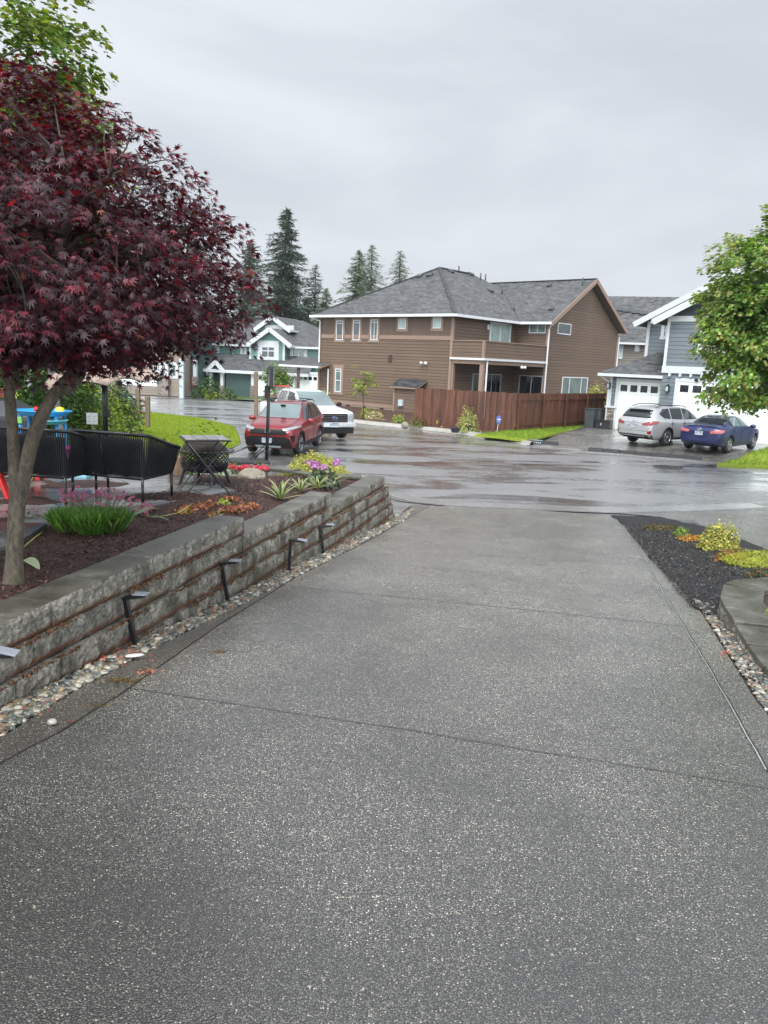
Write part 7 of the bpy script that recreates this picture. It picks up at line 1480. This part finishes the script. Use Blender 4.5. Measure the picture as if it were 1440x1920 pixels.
m = MB(); V = [(-.75,-.3,0),(.70,-.3,0),(.70,.3,0),(-.75,.3,0),(-.75,-.32,zg-.28),(.72,-.32,zg-.28),(.72,.32,zg-.28),(-.75,.32,zg-.28),(-.6,-.2,zg),(.22,-.2,zg),(.22,.22,zg),(-.6,.22,zg)]
m.add(V, [(0,1,5,4),(1,2,6,5),(2,3,7,6),(3,0,4,7),(4,5,9,8),(5,6,10,9),(6,7,11,10),(7,4,8,11),(8,9,10,11)]); m.build('cover', M_plain('grill_cover', (.045,.048,.055), .4, var=.3, bump=.4, bs=6), gc, bevel=.03); m = MB(); m.box((-.02,-.325,zg-.42), (1.42,.02,.16)); m.build('cover_skirt', mt_blackp, gc)
ch = thing('toy_chair', pat(2, 9.3), 'red plastic child slide part cut by the left edge beside the maple trunk', 'toy'); ch.location = pat(2, 9.1)
m = MB(); m.bar((-.10,0,.55), (.10,-.02,0), .10, .05); m.bar((-.25,.3,.0), (-.05,.28,.55), .08, .05); m.bar((-.3,.1,.30), (.02,.1,.30), .30, .05); m.build('red_frame', mt_redp, ch, bevel=.015); m = MB(); m.box((-.12,.05,.66), (.22,.20,.14)); m.build('white_seat', mt_white, ch, bevel=.03); m = MB(); m.box((-.12,.04,.58), (.26,.22,.08)); m.build('blue_band', mt_blue, ch, bevel=.02)
rt = thing('red_toy_canopy', pat(-8, 14.5), 'red pointed plastic roof corner at the left edge above the grill', 'toy'); zr_ = atY(0, 738, 14.5).z-PZ; m = MB(); m.add([(-.6,-.3,zr_-.05),(.20,-.3,zr_-.05),(.20,.3,zr_-.05),(-.6,.3,zr_-.05),(-.2,0,zr_+.45)], [(0,1,4),(1,2,4),(2,3,4),(3,0,4),(3,2,1,0)]); m.build('roof', mt_redp, rt, bevel=.01); m = MB(); m.bar((-.5,-.2,0), (-.5,-.2,zr_), .05); m.bar((.1,.2,0), (.1,.2,zr_), .05); m.build('posts', mt_yel, rt)
tb_ = thing('toy_bin', pat(150, 11.0), 'pink and blue plastic toy bin glimpsed through the ropes between the loveseats', 'toy bin'); m = MB(); m.lathe([(0,0), (.15,0), (.17,.16)], (0,0,.14), 16); m.build('blue_tub', mt_blue, tb_); m = MB(); m.lathe([(.17,.16), (.18,.28), (.19,.28), (.19,.30), (0,.30)], (0,0,.14), 16); m.build('pink_lid', mt_pink, tb_); m = MB(); m.box((0,0,.07), (.30,.26,.14)); m.build('pale_step', M_plain('pale_blue_plastic', (.25,.52,.62), .4), tb_, bevel=.02)
rl_ = thing('red_stool', pat(64, 10.6), 'small red plastic stool under the left loveseat', 'stool'); m = MB(); m.lathe([(.16,.30), (.16,.34), (0,.35)], (0,0,0), 16); m.build('seat', mt_redp, rl_); 
for k in range(4): a = k*PI/2+.7; m = MB(); m.bar((.10*math.cos(a), .10*math.sin(a), .31), (.15*math.cos(a), .15*math.sin(a), 0), .05, .04); m.build('leg', mt_redp, rl_)
# ------------------------------------------------------------------ basketball hoop
hY = 22.6; hb_ = thing('basketball_hoop', (atY(500, 866, hY).x, hY, .04), 'portable basketball hoop seen from the side, black pole and orange rim', 'basketball hoop'); hz = lambda py: atY(505, py, hY).z-.04; hx = lambda px, py: atY(px, py, hY).x-hb_.location.x
m = MB(); m.box((hx(468, 862), 0, .10), (1.15, .80, .20)); m.build('base', mt_blackp, hb_, bevel=.05)
m = MB(); m.tube([(hx(500,868),0,.1), (hx(502,800),0,hz(800)), (hx(505,690),0,hz(690))], [.055,.05,.045], 10); m.build('pole', mt_black, hb_); m = MB(); m.tube([(hx(501,830),0,hz(830)), (hx(466,861),-.1,.15)], .018, 6); m.tube([(hx(501,838),0,hz(838)), (hx(474,862),.15,.15)], .018, 6); m.build('brace', mt_black, hb_)
zr1, zr0 = hz(686), hz(727); xb = hx(507, 706)
m = MB(); m.box((xb, 0, (zr0+zr1)/2), (.09, 1.10, zr1-zr0)); bb = m.build('backboard', mt_blackp, hb_, bevel=.02); bb.rotation_euler = (0, 0, 0)
m = MB(); m.box((xb+.05, 0, (zr0+zr1)/2), (.012, 1.02, zr1-zr0-.1)); m.build('board_face', mt_white, bb)
m = MB(); m.box((hx(500,735),0,hz(735)), (.12,.10,.35)); m.box((hx(503,700),0,hz(700)), (.16,.06,.05)); m.build('bracket', mt_black, hb_)
rx = .225; zc_ = hz(723); xc = xb+.14+rx; m = MB(); m.tube([(xc+rx*math.cos(a), rx*math.sin(a), zc_) for a in [2*PI*k/28 for k in range(29)]], .013, 6); m.bar((xb+.04,0,zc_-.01), (xb+.16,0,zc_-.01), .10, .03); m.build('rim', M_plain('orange_rim', (.62,.07,.03), .4), hb_)
m = MB(); nn = 12
for k in range(nn):
    for s_ in (1, -1):
        P = []
        for j in range(6): t = j/5; a = 2*PI*k/nn+s_*t*1.05; r_ = rx*(1-.42*t); P.append((xc+r_*math.cos(a), r_*math.sin(a), zc_-.42*t))
        m.tube(P, .006, 4, cap=False)
m.build('net', M_plain('net_cord', (.50,.50,.50), .8), hb_)
hb_.rotation_euler = (0, 0, R(14))
# ------------------------------------------------------------------ bins, ramps, drain, sign, lantern
mt_bin = M_plain('grey_green_bin', (.05,.06,.065), .45)
def wbin(px, py, h, w_, label):
    p = at(px, py, .22); o = thing('wheelie_bin', p, label, 'bin', rz=R(-35)); m = MB(); m.add([(-w_*.42,-.26,.02),(w_*.42,-.26,.02),(w_*.42,.26,.02),(-w_*.42,.26,.02),(-w_/2,-.33,h),(w_/2,-.33,h),(w_/2,.33,h),(-w_/2,.33,h)], [(3,2,1,0),(0,1,5,4),(1,2,6,5),(2,3,7,6),(3,0,4,7),(4,5,6,7)]); m.build('body', mt_bin, o, bevel=.03)
    m = MB(); m.box((0,0,h+.03), (w_+.06,.72,.06)); m.box((0,.36,h+.02), (w_*.8,.06,.05)); m.build('lid', mt_blackp, o, bevel=.02); m = MB(); m.tube([(-w_/2,.28,.1),(-w_/2-.05,.28,.1)], .1, 12); m.tube([(w_/2,.28,.1),(w_/2+.05,.28,.1)], .1, 12); m.build('wheels', mt_tyre, o)
wbin(1106, 803, 1.0, .52, 'tall dark grey wheeled bin against the fence end, the left of two'); wbin(1119, 803, .98, .44, 'tall dark wheeled bin touching the stone-based garage corner, the right of two')
p = at(1134, 805, .22); o = thing('deck_box', p, 'low black lidded storage box before the garage stone base', 'storage box', rz=R(-38)); m = MB(); m.box((0,-.1,.22), (.72,.45,.42)); m.build('box', mt_blackp, o, bevel=.02); m = MB(); m.box((0,-.1,.46), (.76,.5,.07)); m.build('lid', mt_black, o, bevel=.02); m = MB(); m.box((-.1,-.34,.28), (.03,.02,.12)); m.build('latch', mt_white, o)
def ramp(a, b, n, label, slots):
    A_ = at(*a, .0); B_ = at(*b, .0); d = (B_-A_); L = d.length; d.normalize(); o = thing('kerb_ramp', A_, label, 'kerb ramp', 'rubber kerb ramps at the grey house driveway', rz=math.atan2(d.y, d.x)); k = L/n
    for i in range(n):
        m = MB(); x0 = i*k+.01; x1 = (i+1)*k-.01; m.add([(x0,-.18,.035),(x1,-.18,.035),(x1,.16,.035),(x0,.16,.035),(x0,-.02,.15),(x1,-.02,.15),(x1,.16,.15),(x0,.16,.15)], [(0,1,5,4),(4,5,6,7),(0,4,7,3),(1,2,6,5),(3,7,6,2),(3,2,1,0)]); sg2 = m.build('segment', mt_blackp, o)
        if i in slots:
            m = MB()
            for q in range(7): m.bar((x0+.08+q*(k-.16)/6,-.17,.06), (x0+.08+q*(k-.16)/6,.14,.165), .035, .02)
            m.build('tread', mt_galv if i == slots[0] and len(slots) == 1 else mt_darkgrey, sg2)
ramp((962, 829), (1046, 836), 3, 'short black rubber kerb ramp with a slotted middle, left of the driveway mouth', [1]); ramp((1103, 846), (1316, 864), 7, 'long black rubber kerb ramp across the driveway behind the parked cars', [0, 1])
def ring(px, py, z_, r0, r1, mat, name, label, cat, zf=None):
    p = at(px, py, z_); m = MB(); m.lathe([(r0,.004),(r0,.012),(r1,.012),(r1,.004)], (0,0,0), 32); m.lathe([(0,.008),(r0*.86,.008)], (0,0,0), 32); o = m.build(name, mat); o.location = p; tag(o, label, cat)
ring(1252, 876, .004, .40, .52, mt_joint, 'manhole_cover', 'round dark manhole cover in the wet street before the long kerb ramp', 'manhole cover'); ring(1038, 824, .06, .16, .2, mt_joint, 'drain_lid', 'small round lid in the pale driveway above the short ramp', 'drain lid')
p = at(931, 811, .2); o = thing('alarm_sign', p, 'small blue octagonal alarm sign on a white stake before the fence', 'sign'); m = MB(); m.bar((0,0,-.1), (.05,0,.42), .035, .02); m.build('stake', mt_white, o); m = MB(); m.lathe([(0,0),(.17,0),(.17,.02),(0,.02)], (.06,-.02,.60), 8, Matrix(((.75,0,0),(0,0,1),(0,1.25,0))), smooth=False); b = m.build('panel', M_plain('alarm_sign_blue', (.07,.11,.36), .35), o); m = MB(); m.box((.06,-.047,.62), (.15,.006,.045)); m.box((.06,-.047,.54), (.11,.006,.02)); m.build('emblem', mt_white, b)
p = pb(853, 811); o = thing('ground_lantern', p, 'low black square planter pot at the kerb before the fence', 'pot'); m = MB(); m.add([(-.15,-.15,0),(.15,-.15,0),(.15,.15,0),(-.15,.15,0),(-.22,-.22,.22),(.22,-.22,.22),(.22,.22,.22),(-.22,.22,.22)], [(3,2,1,0),(0,1,5,4),(1,2,6,5),(2,3,7,6),(3,0,4,7),(4,5,6,7)]); m.build('bowl', mt_blackp, o); m = MB(); m.box((0,0,.23), (.48,.48,.03)); m.build('lip', mt_blackp, o, bevel=.01)
fpit.scale = (1.07, 1.07, 1.0)
# moss smear at the joint near the first light
def moss(px, py, sx, sy, n, label, seed):
    r = np.random.default_rng(seed); d = ray(px, py); tt = (CZ-1.32)/(-d.z-S); P = np.stack([d.x*tt+r.normal(0, sx, n), tt+r.normal(0, sy, n), np.zeros(n)], 1)
    for q in P: q[2] = dz(q[0], q[1])+.003
    o = leafcloud('moss_patch', P, np.stack([r.normal(0,.5,n), r.normal(0,.5,n), np.ones(n)], 1), r.normal(0, 1, (n, 3)), .012*r.uniform(.5, 1.3, n), 'leaf', mt_fade, palette(r, n, [(.16,.09,.02), (.12,.10,.02), (.07,.04,.015)], None, .2)); tag(o, label, 'moss', kind='stuff')
moss(232, 1276, .07, .03, 500, 'brown-green moss smear on the driveway joint at the left', 201); moss(410, 1222, .03, .02, 160, 'small green sprig fallen on the driveway', 202); moss(185, 1322, .05, .02, 140, 'small dark sprig on the near left driveway', 203)
# damp air: pale even volume around the whole scene
m = MB(); m.box((0, 400, 13.5), (1240, 1260, 34)); hz_ = NT('damp_air'); hz_.n.remove(hz_.p); pv = hz_.N('VolumePrincipled', {'Density': .00032, 'Color': (.85,.89,.93), 'Anisotropy': .2}); hz_.l.new(pv.outputs[0], hz_.out.inputs['Volume'])
tag(m.build('haze', hz_.m), kind='stuff')
